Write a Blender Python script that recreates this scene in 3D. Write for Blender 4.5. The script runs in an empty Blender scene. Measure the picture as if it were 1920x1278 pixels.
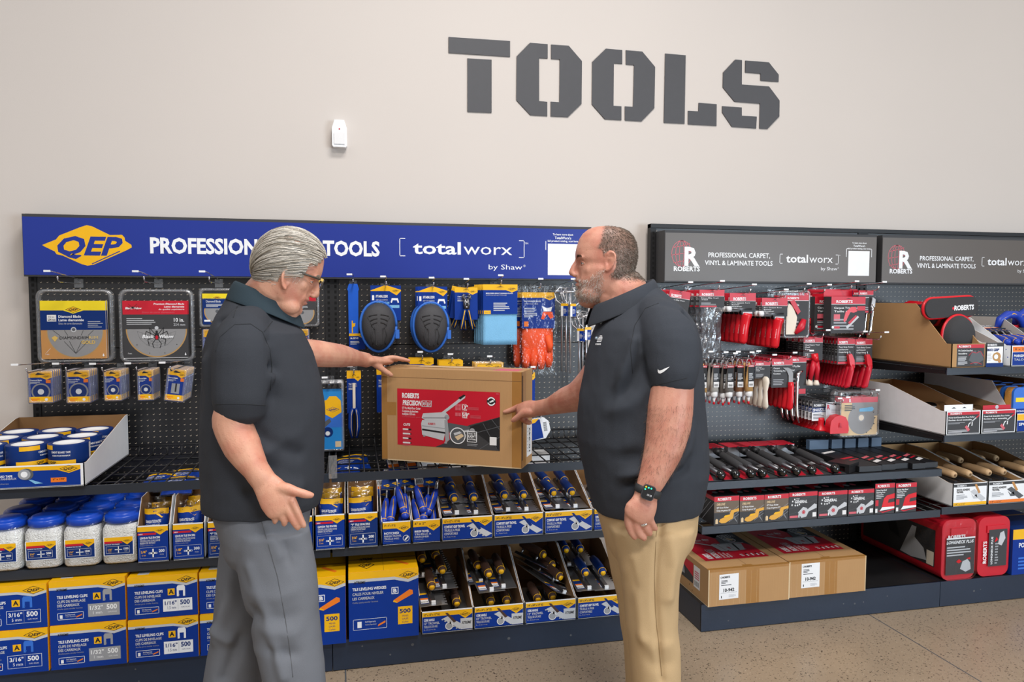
import bpy, math, random
from mathutils import Vector, Matrix, noise as mnoise
V = Vector
rnd = random.Random(7)
scn = bpy.context.scene
col = scn.collection

# ------------------------------------------------------------------ camera
F_PX, PITCH, YAW, ROLL, CAM_H, CAM_D = 1366.6, .0597, .2182, .0020, 1.4748, 3.496
_cy, _sy, _cp, _sp = math.cos(YAW), math.sin(YAW), math.cos(PITCH), math.sin(PITCH)
FWD = V((_sy*_cp, _cy*_cp, -_sp))
_r0 = V((_cy, -_sy, 0)); _u0 = _r0.cross(FWD)
RGT = _r0*math.cos(ROLL) + _u0*math.sin(ROLL)
UPV = -_r0*math.sin(ROLL) + _u0*math.cos(ROLL)
EYE = V((0, -CAM_D, CAM_H))
cam_d = bpy.data.cameras.new('camera')
cam = bpy.data.objects.new('camera', cam_d); col.objects.link(cam)
cam_d.sensor_width = 36; cam_d.lens = F_PX/1920*36; cam_d.clip_start = .05
cam.matrix_world = Matrix(((RGT.x, UPV.x, -FWD.x, EYE.x), (RGT.y, UPV.y, -FWD.y, EYE.y), (RGT.z, UPV.z, -FWD.z, EYE.z), (0, 0, 0, 1)))
scn.camera = cam
def ray(x, y): return FWD + RGT*((x-960)/F_PX) + UPV*((639-y)/F_PX)
def P(x, y, Y=0.0):
    d = ray(x, y); return EYE + d*((Y-EYE.y)/d.y)
def PZ(x, y, z):
    d = ray(x, y); return EYE + d*((z-EYE.z)/d.z)
def PD(x, y, dep): return EYE + ray(x, y)*dep

# ------------------------------------------------------------------ world, lights, exposure
scn.view_settings.view_transform = 'Standard'; scn.view_settings.look = 'None'
scn.view_settings.exposure = 0.56; scn.view_settings.gamma = 1.0
scn.view_settings.use_curve_mapping = False
w = bpy.data.worlds.new('world'); scn.world = w; w.use_nodes = True
w.node_tree.nodes['Background'].inputs[0].default_value = (.93, .95, 1, 1)
w.node_tree.nodes['Background'].inputs[1].default_value = .24
def area(name, loc, rot, sx, sy, power, color):
    d = bpy.data.lights.new(name, 'AREA'); d.shape = 'RECTANGLE'; d.size = sx; d.size_y = sy; d.energy = power; d.color = color
    o = bpy.data.objects.new(name, d); col.objects.link(o); o.location = loc; o.rotation_euler = rot
    return o
for lx, ly, pw, cl in ((-2.6, -2.2, 10, (1, .95, .90)), (.75, -2.2, 62, (1, .96, .93)), (4.2, -1.6, 9, (1, .76, .50)), (-2.6, -4.6, 38, (1, .95, .90)), (.6, -4.6, 90, (1, .96, .93)), (3.8, -4.6, 24, (1, .86, .70))):
    area('ceiling_lamp', (lx, ly, 4.3), (0, 0, 0), 1.3, .7, pw, cl)
area('shopfront_daylight', (6.6, -9.0, 1.3), (math.radians(90), 0, math.radians(14)), 4.0, 2.4, 300, (.72, .86, 1))

# ------------------------------------------------------------------ materials
def lin(h):
    c = [int(h[i:i+2], 16)/255 for i in (0, 2, 4)]
    return [x/12.92 if x <= .04045 else ((x+.055)/1.055)**2.4 for x in c] + [1]
def nd(nt, t, **k):
    n = nt.nodes.new(t)
    for a, b in k.items(): setattr(n, a, b)
    return n
def mat(name, hx, rough=.5, metal=0.0, var=.05, scale=30, bump=0, bscale=120, spec=.5, emit=0):
    m = bpy.data.materials.new(name); m.use_nodes = True
    nt = m.node_tree; b = nt.nodes['Principled BSDF']
    b.inputs['Roughness'].default_value = rough; b.inputs['Metallic'].default_value = metal
    b.inputs['Specular IOR Level'].default_value = spec
    c = lin(hx); tc = nd(nt, 'ShaderNodeTexCoord')
    nz = nd(nt, 'ShaderNodeTexNoise'); nz.inputs['Scale'].default_value = scale; nz.inputs['Detail'].default_value = 3
    nt.links.new(tc.outputs['Object'], nz.inputs['Vector'])
    mx = nd(nt, 'ShaderNodeMix', data_type='RGBA')
    mx.inputs[6].default_value = [min(1, x*(1-var)) for x in c[:3]] + [1]
    mx.inputs[7].default_value = [min(1, x*(1+var)) for x in c[:3]] + [1]
    nt.links.new(nz.outputs['Fac'], mx.inputs[0]); nt.links.new(mx.outputs[2], b.inputs['Base Color'])
    if bump:
        n2 = nd(nt, 'ShaderNodeTexNoise'); n2.inputs['Scale'].default_value = bscale; n2.inputs['Detail'].default_value = 4
        nt.links.new(tc.outputs['Object'], n2.inputs['Vector'])
        bp = nd(nt, 'ShaderNodeBump'); bp.inputs['Strength'].default_value = bump; bp.inputs['Distance'].default_value = .004
        nt.links.new(n2.outputs['Fac'], bp.inputs['Height']); nt.links.new(bp.outputs['Normal'], b.inputs['Normal'])
    if emit:
        b.inputs['Emission Color'].default_value = c; b.inputs['Emission Strength'].default_value = emit
    return m
def film(name, hx, opacity=.14, rough=.12, body=0.0):
    """thin clear plastic: transparent, with a glossy sheen and an optional milky share"""
    m = bpy.data.materials.new(name); m.use_nodes = True; nt = m.node_tree; L = nt.links.new
    b = nt.nodes['Principled BSDF']; b.inputs['Base Color'].default_value = lin(hx); b.inputs['Roughness'].default_value = .4
    out = nt.nodes['Material Output']; tr = nd(nt, 'ShaderNodeBsdfTransparent'); gl = nd(nt, 'ShaderNodeBsdfGlossy'); gl.inputs['Roughness'].default_value = rough
    lw = nd(nt, 'ShaderNodeLayerWeight'); lw.inputs['Blend'].default_value = .22
    ma = nd(nt, 'ShaderNodeMath', operation='MULTIPLY_ADD'); ma.inputs[1].default_value = .55; ma.inputs[2].default_value = opacity
    tc = nd(nt, 'ShaderNodeTexCoord'); nz = nd(nt, 'ShaderNodeTexNoise'); nz.inputs['Scale'].default_value = 45
    bp = nd(nt, 'ShaderNodeBump'); bp.inputs['Strength'].default_value = .45; bp.inputs['Distance'].default_value = .008
    L(tc.outputs['Object'], nz.inputs['Vector']); L(nz.outputs['Fac'], bp.inputs['Height']); L(bp.outputs['Normal'], gl.inputs['Normal'])
    m1 = nd(nt, 'ShaderNodeMixShader'); m1.inputs[0].default_value = body; L(tr.outputs[0], m1.inputs[1]); L(b.outputs[0], m1.inputs[2])
    m2 = nd(nt, 'ShaderNodeMixShader'); L(lw.outputs['Fresnel'], ma.inputs[0]); L(ma.outputs[0], m2.inputs[0]); L(m1.outputs[0], m2.inputs[1]); L(gl.outputs[0], m2.inputs[2])
    L(m2.outputs[0], out.inputs[0])
    return m
M = {}
def defm(**k):
    for n, a in k.items(): M[n] = mat(n, a[0], **(a[1] if len(a) > 1 else {}))
defm(bladeg=('8f8f90', dict(rough=.4)), black=('141416', dict(rough=.5)), ink=('16161a', dict(rough=.55)), char=('38383a', dict(rough=.6)), shelf=('272e38', dict(rough=.34, bump=.05)),
     kick=('222e40', dict(rough=.36, bump=.08, bscale=60, var=.12, scale=9)), deck=('19191b', dict(rough=.5, var=.35, scale=14)),
     blue=('08348c', dict(rough=.42, spec=.22)), navy=('0d2f70', dict(rough=.45, spec=.22)), sky=('7ebbe2', dict(rough=.85, bump=.5, bscale=350)), lblue=('2f6fd0', dict(rough=.5)),
     signb=('26388f', dict(rough=.34, spec=.3, var=.03, scale=3)), signk=('5d5650', dict(rough=.40, var=.03, scale=5)), yel=('f2b705', dict(rough=.45)), ylem=('f0d61e', dict(rough=.4)),
     ora=('ee7b1a', dict(rough=.5)), glove=('f2541b', dict(rough=.6, bump=.4, bscale=90)), red=('c4142c', dict(rough=.42)), red2=('d81626', dict(rough=.3)), pink=('d0606c', dict(rough=.5)),
     white=('eef0f2', dict(rough=.5)), paper=('e4e4e4', dict(rough=.7)), grey=('9a9da2', dict(rough=.5)), lgrey=('c3c6ca', dict(rough=.5)), dgrey=('55585c', dict(rough=.5)),
     steel=('c4c4c6', dict(rough=.28, metal=.9)), chrome=('e0e0e2', dict(rough=.1, metal=1)), dsteel=('6c6c70', dict(rough=.3, metal=.85)), gold=('d7b45e', dict(rough=.4)),
     copper=('c08a4e', dict(rough=.5)), foam=('3a3a3c', dict(rough=.9, bump=.25, bscale=400)), rubber=('404043', dict(rough=.7, bump=.3, bscale=200)),
     wood=('c9a67c', dict(rough=.6, var=.15, scale=25)), cork=('4a3228', dict(rough=.7, var=.35, scale=160)), tan=('b89058', dict(rough=.75)), ltan=('d8c09a', dict(rough=.7)), kraftin=('8f6a42', dict(rough=.85)),
     greybd=('b9b3ae', dict(rough=.8)), wire=('1c1c1e', dict(rough=.4)), beige=('e6dccb', dict(rough=.6)), teal=('2fc0a0', dict(rough=.4, emit=.6)), brown=('7a5a3a', dict(rough=.6)), sponge=('d99a4a', dict(rough=.95, bump=.5)))
M['film'] = film('film', 'ffffff', .03, .12); M['shell'] = film('shell', 'e8eaee', .10, .15, .12); M['haze'] = film('haze', 'd6d8da', .07, .15, .12); M['smoke'] = film('smoke', '5a5e66', .10, .16, .34)

def kraft(name, hx):
    m = mat(name, hx, rough=.82, var=.07, scale=6); nt = m.node_tree; b = nt.nodes['Principled BSDF']
    tc = nd(nt, 'ShaderNodeTexCoord'); wv = nd(nt, 'ShaderNodeTexWave'); wv.inputs['Scale'].default_value = 55; wv.inputs['Distortion'].default_value = .6
    bp = nd(nt, 'ShaderNodeBump'); bp.inputs['Strength'].default_value = .12; bp.inputs['Distance'].default_value = .002
    nt.links.new(tc.outputs['Object'], wv.inputs['Vector']); nt.links.new(wv.outputs['Fac'], bp.inputs['Height']); nt.links.new(bp.outputs['Normal'], b.inputs['Normal'])
    return m
M['kraft'] = kraft('kraft', 'b48c5e'); M['tape'] = mat('tape', 'a3743a', rough=.3, var=.08); M['cfill'] = mat('cfill', '5a4028', rough=.9, var=.5, scale=90)

def pegboard(name, base, lip, rough):
    m = bpy.data.materials.new(name); m.use_nodes = True; nt = m.node_tree; b = nt.nodes['Principled BSDF']
    L = nt.links.new
    tc = nd(nt, 'ShaderNodeTexCoord'); sx = nd(nt, 'ShaderNodeSeparateXYZ'); L(tc.outputs['Object'], sx.inputs[0])
    def mth(op, a, bb=None, c=None):
        n = nd(nt, 'ShaderNodeMath', operation=op)
        for i, q in enumerate((a, bb, c)):
            if q is None: continue
            if isinstance(q, (int, float)): n.inputs[i].default_value = q
            else: L(q, n.inputs[i])
        return n.outputs[0]
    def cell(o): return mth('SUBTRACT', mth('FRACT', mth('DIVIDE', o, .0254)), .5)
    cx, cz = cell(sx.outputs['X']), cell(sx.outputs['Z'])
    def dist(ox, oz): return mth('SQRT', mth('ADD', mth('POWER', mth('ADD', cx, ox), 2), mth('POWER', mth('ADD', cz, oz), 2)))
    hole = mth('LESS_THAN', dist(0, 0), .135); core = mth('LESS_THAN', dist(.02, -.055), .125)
    m1 = nd(nt, 'ShaderNodeMix', data_type='RGBA'); m1.inputs[6].default_value = lin(lip); m1.inputs[7].default_value = lin('060606'); L(core, m1.inputs[0])  # bare lower lip of each hole; the light it catches is painted in
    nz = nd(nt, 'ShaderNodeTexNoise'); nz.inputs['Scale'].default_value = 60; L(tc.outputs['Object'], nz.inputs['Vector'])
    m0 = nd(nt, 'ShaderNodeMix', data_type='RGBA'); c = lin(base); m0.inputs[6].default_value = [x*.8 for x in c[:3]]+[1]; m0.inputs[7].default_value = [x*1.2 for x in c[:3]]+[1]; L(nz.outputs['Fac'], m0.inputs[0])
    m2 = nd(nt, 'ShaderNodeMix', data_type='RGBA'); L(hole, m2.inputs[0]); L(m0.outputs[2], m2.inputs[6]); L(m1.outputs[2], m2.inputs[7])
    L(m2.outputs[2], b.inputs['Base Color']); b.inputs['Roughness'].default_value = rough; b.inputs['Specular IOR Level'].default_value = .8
    return m
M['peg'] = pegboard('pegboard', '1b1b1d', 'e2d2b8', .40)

# ------------------------------------------------------------------ mesh building
def wloc(o):
    p = V((0, 0, 0))
    while o is not None: p += V(o.location); o = o.parent
    return p
_tc = {}
def glyphs(s, bold, shear):
    k = (s, bold, shear)
    if k not in _tc:
        c = bpy.data.curves.new('t', 'FONT'); c.body = s; c.resolution_u = 2; c.offset = bold
        o = bpy.data.objects.new('t', c); me = bpy.data.meshes.new_from_object(o)
        vs = [(v.co.x+shear*v.co.y, v.co.y) for v in me.vertices]; fs = [tuple(p.vertices) for p in me.polygons]
        bpy.data.objects.remove(o); bpy.data.meshes.remove(me); bpy.data.curves.remove(c)
        x0 = min((v[0] for v in vs), default=0); x1 = max((v[0] for v in vs), default=1)
        _tc[k] = ([(x-x0, y) for x, y in vs], fs, max(x1-x0, 1e-4))
    return _tc[k]
class MB:
    def __init__(s): s.v, s.f, s.fm, s.sm, s.mats = [], [], [], [], []
    def mi(s, m):
        m = M[m] if isinstance(m, str) else m
        if m not in s.mats: s.mats.append(m)
        return s.mats.index(m)
    def add(s, vs, fs, m, smooth=False, T=None):
        b = len(s.v); i = s.mi(m)
        s.v += [tuple(T @ V(p)) if T else tuple(p) for p in vs]
        for f in fs: s.f.append(tuple(b+k for k in f)); s.fm.append(i); s.sm.append(smooth)
    def box(s, x0, y0, z0, x1, y1, z1, m, T=None, front=None, top=None):
        vs = [(x0, y0, z0), (x1, y0, z0), (x1, y1, z0), (x0, y1, z0), (x0, y0, z1), (x1, y0, z1), (x1, y1, z1), (x0, y1, z1)]
        fs = [(3, 2, 1, 0), (4, 5, 6, 7), (0, 1, 5, 4), (1, 2, 6, 5), (2, 3, 7, 6), (3, 0, 4, 7)]
        for k, f in enumerate(fs):
            s.add([vs[j] for j in f], [(0, 1, 2, 3)], front if (k == 2 and front) else top if (k == 1 and top) else m, T=T)
    def tube(s, pts, r, m, n=8, caps=True, T=None, flat=1.0):
        pts = [V(p) for p in pts]; k = len(pts); R = r if isinstance(r, (list, tuple)) else [r]*k
        vs, fs = [], []; ref = None
        for i, p in enumerate(pts):
            d = (pts[min(i+1, k-1)]-pts[max(i-1, 0)]).normalized()
            if ref is None:
                ref = V((0, 0, 1)) if abs(d.z) < .9 else V((1, 0, 0))
            a = d.cross(ref)
            if a.length < 1e-4: a = d.cross(V((1, .1, 0)))
            a.normalize(); b = a.cross(d).normalized(); ref = b
            for j in range(n):
                t = 2*math.pi*j/n; vs.append(p + a*(R[i]*math.cos(t)) + b*(R[i]*flat*math.sin(t)))
        for i in range(k-1):
            for j in range(n):
                q = (j+1) % n; fs.append((i*n+j, i*n+q, (i+1)*n+q, (i+1)*n+j))
        if caps: fs += [tuple(range(n))[::-1], tuple(range((k-1)*n, k*n))]
        s.add(vs, fs, m, True, T)
    def lathe(s, prof, m, n=24, c=(0, 0, 0), T=None, ax='z', sq=0, smooth=True, caps=True):
        vs, fs = [], []; k = len(prof)
        for r, h in prof:
            for j in range(n):
                t = 2*math.pi*j/n; ct, st = math.cos(t), math.sin(t)
                g = 1/((abs(ct)**(2+sq)+abs(st)**(2+sq))**(1/(2+sq))) if sq else 1
                x, y = r*g*ct, r*g*st
                q = (x, y, h) if ax == 'z' else (x, -h, y) if ax == 'y' else (h, x, y)
                vs.append((q[0]+c[0], q[1]+c[1], q[2]+c[2]))
        for i in range(k-1):
            for j in range(n):
                q = (j+1) % n; fs.append((i*n+j, i*n+q, (i+1)*n+q, (i+1)*n+j))
        cl = prof[0] == prof[-1]
        if prof[0][0] > 1e-5 and not cl and caps: fs.append(tuple(range(n))[::-1])
        if prof[-1][0] > 1e-5 and not cl and caps: fs.append(tuple(range((k-1)*n, k*n)))
        s.add(vs, fs, m, smooth, T)
    def ell(s, c, r, m, nu=16, nv=10, T=None):
        vs, fs = [], []
        for i in range(nv+1):
            a = math.pi*i/nv
            for j in range(nu):
                t = 2*math.pi*j/nu; vs.append((c[0]+r[0]*math.sin(a)*math.cos(t), c[1]+r[1]*math.sin(a)*math.sin(t), c[2]-r[2]*math.cos(a)))
        for i in range(nv):
            for j in range(nu):
                q = (j+1) % nu; fs.append((i*nu+j, i*nu+q, (i+1)*nu+q, (i+1)*nu+j))
        s.add(vs, fs, m, True, T)
    def prism(s, poly, y0, y1, m, ax='y', front=None, T=None, smooth=False):
        # poly in (x,z) extruded along y; ax='x': poly in (y,z) along x; ax='z': poly in (x,y) along z
        def q(a, b, h): return (a, h, b) if ax == 'y' else (h, a, b) if ax == 'x' else (a, b, h)
        n = len(poly); vs = [q(a, b, y0) for a, b in poly] + [q(a, b, y1) for a, b in poly]
        s.add(vs, [tuple(range(n))], front or m, T=T); s.add(vs, [tuple(range(2*n-1, n-1, -1))], m, T=T)
        s.add(vs, [(i, n+i, n+(i+1) % n, (i+1) % n) for i in range(n)], m, smooth, T=T)
    def draw(s, o, u, v, W, H, vp=None, T=None): return Draw(s, o, u, v, W, H, vp, T)
    def build(s, name, parent=None, world=False, loc=None, rz=0, bevel=0):
        me = bpy.data.meshes.new(name)
        off = wloc(parent) if (parent is not None and world) else V((0, 0, 0))
        if loc is not None and world: off = V(loc)
        me.from_pydata([(V(p)-off)[:] for p in s.v], [], s.f)
        for m in s.mats: me.materials.append(m)
        me.polygons.foreach_set('material_index', s.fm); me.polygons.foreach_set('use_smooth', s.sm)
        me.update()
        o = bpy.data.objects.new(name, me); col.objects.link(o)
        if parent is not None: o.parent = parent
        if loc is not None: o.location = loc
        if rz: o.rotation_euler.z = rz
        if bevel:
            b = o.modifiers.new('bevel', 'BEVEL'); b.width = bevel; b.segments = 2; b.limit_method = 'ANGLE'
        return o
FX, FY, FZ = V((1, 0, 0)), V((0, 1, 0)), V((0, 0, 1))
class Draw:
    """2-D printing on a flat face: o is the lower left corner, u/v the directions, vp=(x0,y0,x1,y1) the page units of its corners."""
    def __init__(s, mb, o, u, v, W, H, vp=None, T=None):
        s.mb, s.o, s.u, s.v, s.W, s.H, s.T = mb, V(o), V(u), V(v), W, H, T
        s.vp = vp or (0, 0, 1, 1); s.n = s.u.cross(s.v)
    def q(s, x, y, l):
        a, b, c, d = s.vp
        return s.o + s.u*((x-a)/(c-a)*s.W) + s.v*((y-b)/(d-b)*s.H) + s.n*(.0003*l)
    def p(s, pts, m, l=1): s.mb.add([s.q(x, y, l) for x, y in pts], [tuple(range(len(pts)))], m, T=s.T)
    def r(s, x0, y0, x1, y1, m, l=1): s.p([(x0, y0), (x1, y0), (x1, y1), (x0, y1)], m, l)
    def frame(s, x0, y0, x1, y1, t, m, l=1):
        a, b, c, d = s.vp; tx = t; ty = t*abs((d-b)/(c-a))*s.W/s.H
        if y1 < y0: y0, y1 = y1, y0
        if x1 < x0: x0, x1 = x1, x0
        s.r(x0, y0, x1, y0+ty, m, l); s.r(x0, y1-ty, x1, y1, m, l); s.r(x0, y0, x0+tx, y1, m, l); s.r(x1-tx, y0, x1, y1, m, l)
    def c(s, x, y, r, m, l=1, n=24, ry=None, a0=0, a1=360):
        a, b, c, d = s.vp; ry = ry if ry is not None else r*abs((d-b)/(c-a))*s.W/s.H
        pts = [(x+r*math.cos(math.radians(a0+(a1-a0)*i/n)), y+ry*math.sin(math.radians(a0+(a1-a0)*i/n))) for i in range(n if a1-a0 >= 360 else n+1)]
        s.p(pts, m, l)
    def arc(s, x, y, r, t, m, l=1, n=24, a0=0, a1=360, ry=None, ty=None):
        a, b, c, d = s.vp; k = abs((d-b)/(c-a))*s.W/s.H; ry = ry if ry is not None else r*k
        ti = ty if ty is not None else t*k
        for i in range(n):
            p, q = (math.radians(a0+(a1-a0)*(i+e)/n) for e in (0, 1))
            s.p([(x+R*math.cos(z), y+S*math.sin(z)) for R, S, z in ((r, ry, p), (r, ry, q), (r-t, ry-ti, q), (r-t, ry-ti, p))], m, l)
    def line(s, pts, t, m, l=1):
        a, b, c, d = s.vp; k = abs((d-b)/(c-a))*s.W/s.H
        for (x0, y0), (x1, y1) in zip(pts, pts[1:]):
            dx, dy = (x1-x0)*k, (y1-y0); L = math.hypot(dx, dy) or 1
            ox, oy = -dy/L*t/2, dx/L*t/2*k
            s.p([(x0-ox, y0-oy), (x1-ox, y1-oy), (x1+ox, y1+oy), (x0+ox, y0+oy)], m, l)
    def t(s, txt, x, y, h, m, w=None, l=3, b=.0, sh=0, al='l', vert=False):
        vs, fs, tw = glyphs(txt, b, sh); k = h/.70
        a, bb, c, d = s.vp; asp = abs((c-a)/(d-bb))*s.H/s.W
        kx = (w/tw) if w else k*asp
        x0 = x - (tw*kx/2 if al == 'c' else tw*kx if al == 'r' else 0)
        sg = 1 if d > bb else -1
        if vert: s.mb.add([s.q(x-vy*h/.7*asp, y+vx*(w/tw if w else k), l) for vx, vy in vs], fs, m, T=s.T)
        else: s.mb.add([s.q(x0+vx*kx, y+sg*vy*k, l) for vx, vy in vs], fs, m, T=s.T)
    def bars(s, x, y, w, h, n, m, l=2, seed=1):
        r = random.Random(seed); st = h/n
        for i in range(n): s.r(x, y+st*i+st*.2, x+w*r.uniform(.6, 1), y+st*i+st*.7, m, l)
    def qep(s, cx, cy, w, l=3, bg='yel', fg='ink'):
        a, b, c, d = s.vp; k = abs((d-b)/(c-a))*s.W/s.H; sg = 1 if d > b else -1; h = w*.42*k*sg
        def dia(f): return [(cx-w/2*f, cy), (cx, cy-h/2*f), (cx+w/2*f, cy), (cx, cy+h/2*f)]
        s.p(dia(1.0), fg, l); s.p(dia(.88), bg, l+1)
        s.t('QEP', cx, cy-h*.16, abs(h)*.33, fg, w=w*.56, l=l+2, b=.03, sh=.25, al='c')
def empty(name, loc, rz=0):
    o = bpy.data.objects.new(name, None); col.objects.link(o); o.location = loc; o.rotation_euler.z = rz; o.empty_display_size = .05
    return o
def tag(o, label, cat, group=None):
    o['label'] = label; o['category'] = cat
    if group: o['group'] = group
    return o
def thing(name, label, cat, loc=(0, 0, 0), rz=0, group=None): return tag(empty(name, loc, rz), label, cat, group)
def dup(o, loc, rz=None, label=None, ry=None):
    c = o.copy(); col.objects.link(c); c.location = loc
    if rz is not None: c.rotation_euler.z = rz
    if ry is not None: c.rotation_euler.y = ry
    if label: c['label'] = label
    for ch in list(o.children):
        k = ch.copy(); col.objects.link(k); k.parent = c
        for g in ch.children:
            h = g.copy(); col.objects.link(h); h.parent = k
    return c
ORD = ['front', 'second', 'third', 'fourth', 'fifth', 'sixth', 'seventh', 'eighth', 'ninth', 'tenth']
def ordn(i, n): return ORD[i] if i < n-1 or n == 1 else 'rearmost'
def series(o, n, dy, fmt, dx=0, jit=0.0, jy=0.0):
    """copies of a hanging thing behind the first, along the same hook"""
    o['label'] = fmt % ordn(0, n)
    for i in range(1, n):
        dup(o, (o.location.x+dx*i, o.location.y+dy*i, o.location.z), o.rotation_euler.z+rnd.uniform(-jit, jit), fmt % ordn(i, n), ry=o.rotation_euler.y+jy*(1 if i % 2 else -1)*(.5+.5*((i+1)//2)))
# ------------------------------------------------------------------ the room
WALLY = .07
def struct(mb, name):
    o = mb.build(name); o['kind'] = 'structure'; return o
def wallmat():
    m = mat('wall_paint', 'cdc5be', rough=.85, var=.02, scale=2, bump=.06, bscale=260); return m
def floormat():
    m = mat('polished_concrete', '9c8b76', rough=.3, var=.13, scale=5); nt = m.node_tree; b = nt.nodes['Principled BSDF']; L = nt.links.new
    src = b.inputs['Base Color'].links[0].from_socket
    tc = nd(nt, 'ShaderNodeTexCoord')
    def speck(scale, thr, hx, src, rand):
        vo = nd(nt, 'ShaderNodeTexVoronoi'); vo.inputs['Scale'].default_value = scale; vo.inputs['Randomness'].default_value = 1
        nz = nd(nt, 'ShaderNodeTexNoise'); nz.inputs['Scale'].default_value = scale*.9; L(tc.outputs['Object'], nz.inputs['Vector'])
        mp = nd(nt, 'ShaderNodeMixRGB'); mp.blend_type = 'ADD'; mp.inputs[0].default_value = .02; L(tc.outputs['Object'], mp.inputs[1]); L(nz.outputs['Color'], mp.inputs[2])
        L(mp.outputs[0], vo.inputs['Vector'])
        sc = nd(nt, 'ShaderNodeSeparateColor'); L(vo.outputs['Color'], sc.inputs[0])
        ml = nd(nt, 'ShaderNodeMath', operation='MULTIPLY'); L(sc.outputs[0], ml.inputs[0]); ml.inputs[1].default_value = thr
        lt = nd(nt, 'ShaderNodeMath', operation='LESS_THAN'); L(vo.outputs['Distance'], lt.inputs[0]); L(ml.outputs[0], lt.inputs[1])
        mx = nd(nt, 'ShaderNodeMix', data_type='RGBA'); L(lt.outputs[0], mx.inputs[0]); L(src, mx.inputs[6]); mx.inputs[7].default_value = lin(hx)
        return mx.outputs[2]
    s = speck(95, .36, '63574a', src, 1); s = speck(60, .22, '4a3d33', s, 1); s = speck(150, .26, 'b8a996', s, 1)
    L(s, b.inputs['Base Color']); b.inputs['Specular IOR Level'].default_value = .35
    return m
mb = MB(); mb.box(-7, WALLY, -.02, 11, WALLY+.15, 5.2, wallmat()); struct(mb, 'wall_back')
mb = MB(); mb.box(-7, -10, -.1, 11, WALLY, 0, floormat())
d = mb.draw((-7, -10, 0), FX, FY, 18, 10+WALLY, vp=(-7, -10, 11, WALLY))
j1, j2 = PZ(1630, 1152, 0), PZ(1840, 1278, 0)
e1 = j1+(j1-j2)*1.5; e2 = j2+(j2-j1)*6
d.line([(e1.x, e1.y), (e2.x, e2.y)], .006, 'dgrey', .6)
j3 = PZ(648, 1262, 0); jd = (j2-j1).normalized()
d.line([(j3.x-jd.x*.6, j3.y-jd.y*.6), (j3.x+jd.x*5, j3.y+jd.y*5)], .006, 'dgrey', .6)
struct(mb, 'floor')

# TOOLS lettering, cut stencil letters stuck on the wall, traced at the wall plane
def wp(pts): return [(P(800+x/2.743, 40+y/2.743, WALLY).x, P(800+x/2.743, 40+y/2.743, WALLY).z) for x, y in pts]
LET = [
 [[(112, 82), (428, 103), (428, 184), (112, 163)], [(209, 192), (333, 199), (333, 471), (209, 466)]],
 [[(530, 112), (621, 119), (621, 192), (577, 190), (577, 411), (619, 415), (619, 488), (532, 483), (460, 406), (462, 181)],
  [(639, 121), (729, 127), (797, 206), (795, 425), (725, 493), (637, 489), (637, 414), (681, 417), (683, 197), (639, 194)]],
 [[(920, 142), (1004, 149), (1004, 220), (961, 217), (959, 435), (1000, 438), (1000, 509), (915, 504), (848, 428), (850, 210)],
  [(1023, 150), (1107, 157), (1173, 236), (1169, 447), (1103, 515), (1018, 510), (1018, 438), (1060, 441), (1065, 226), (1023, 223)]],
 [[(1225, 167), (1330, 176), (1324, 527), (1218, 522)], [(1397, 420), (1489, 427), (1488, 538), (1342, 530), (1343, 461), (1396, 464)]],
 [[(1585, 198), (1619, 201), (1618, 326), (1758, 336), (1812, 408), (1811, 490), (1750, 554), (1709, 552), (1712, 424), (1581, 414), (1521, 341), (1523, 264)],
  [(1637, 203), (1757, 212), (1808, 276), (1807, 312), (1715, 306), (1715, 270), (1636, 264)], [(1518, 437), (1618, 444), (1618, 486), (1695, 491), (1692, 551), (1567, 543), (1518, 470)]]]
M['letter'] = mat('letter', '47474a', rough=.6)
wl = thing('wall_lettering', 'large charcoal stencil word TOOLS fixed high on the beige wall', 'lettering', (P(1150, 160, WALLY).x, WALLY, P(1150, 160, WALLY).z))
for L_ in LET:
    mb = MB()
    for pol in L_: mb.prism(wp(pol), WALLY-.006, WALLY-.0002, 'letter')
    mb.build('letter', wl, world=True)
# motion sensor
s0, s1 = P(622, 225, WALLY-.03), P(651, 277, WALLY-.03)
sx, W_, H_ = (s0.x+s1.x)/2, (s1.x-s0.x)*.98, s0.z-s1.z
ms = thing('motion_sensor', 'small white motion detector mounted on the wall above the blue sign', 'sensor', (sx, WALLY, s1.z))
mb = MB(); pf = [(-.5, .06), (-.42, 0), (.42, 0), (.5, .06), (.5, .7), (.32, 1), (-.32, 1), (-.5, .7)]
mb.prism([(a*W_, b*H_) for a, b in pf], -.045, 0, 'white'); mb.build('housing', ms, bevel=.006)
mb = MB(); mb.prism([(-.36*W_, .1*H_), (.36*W_, .1*H_), (.36*W_, .52*H_), (0, .56*H_), (-.36*W_, .52*H_)], -.05, -.04, 'paper'); mb.build('lens', ms, bevel=.003)
mb = MB(); mb.box(-.003, -.047, .66*H_-.003, .003, -.044, .66*H_+.003, 'red'); mb.build('indicator', ms)

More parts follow.
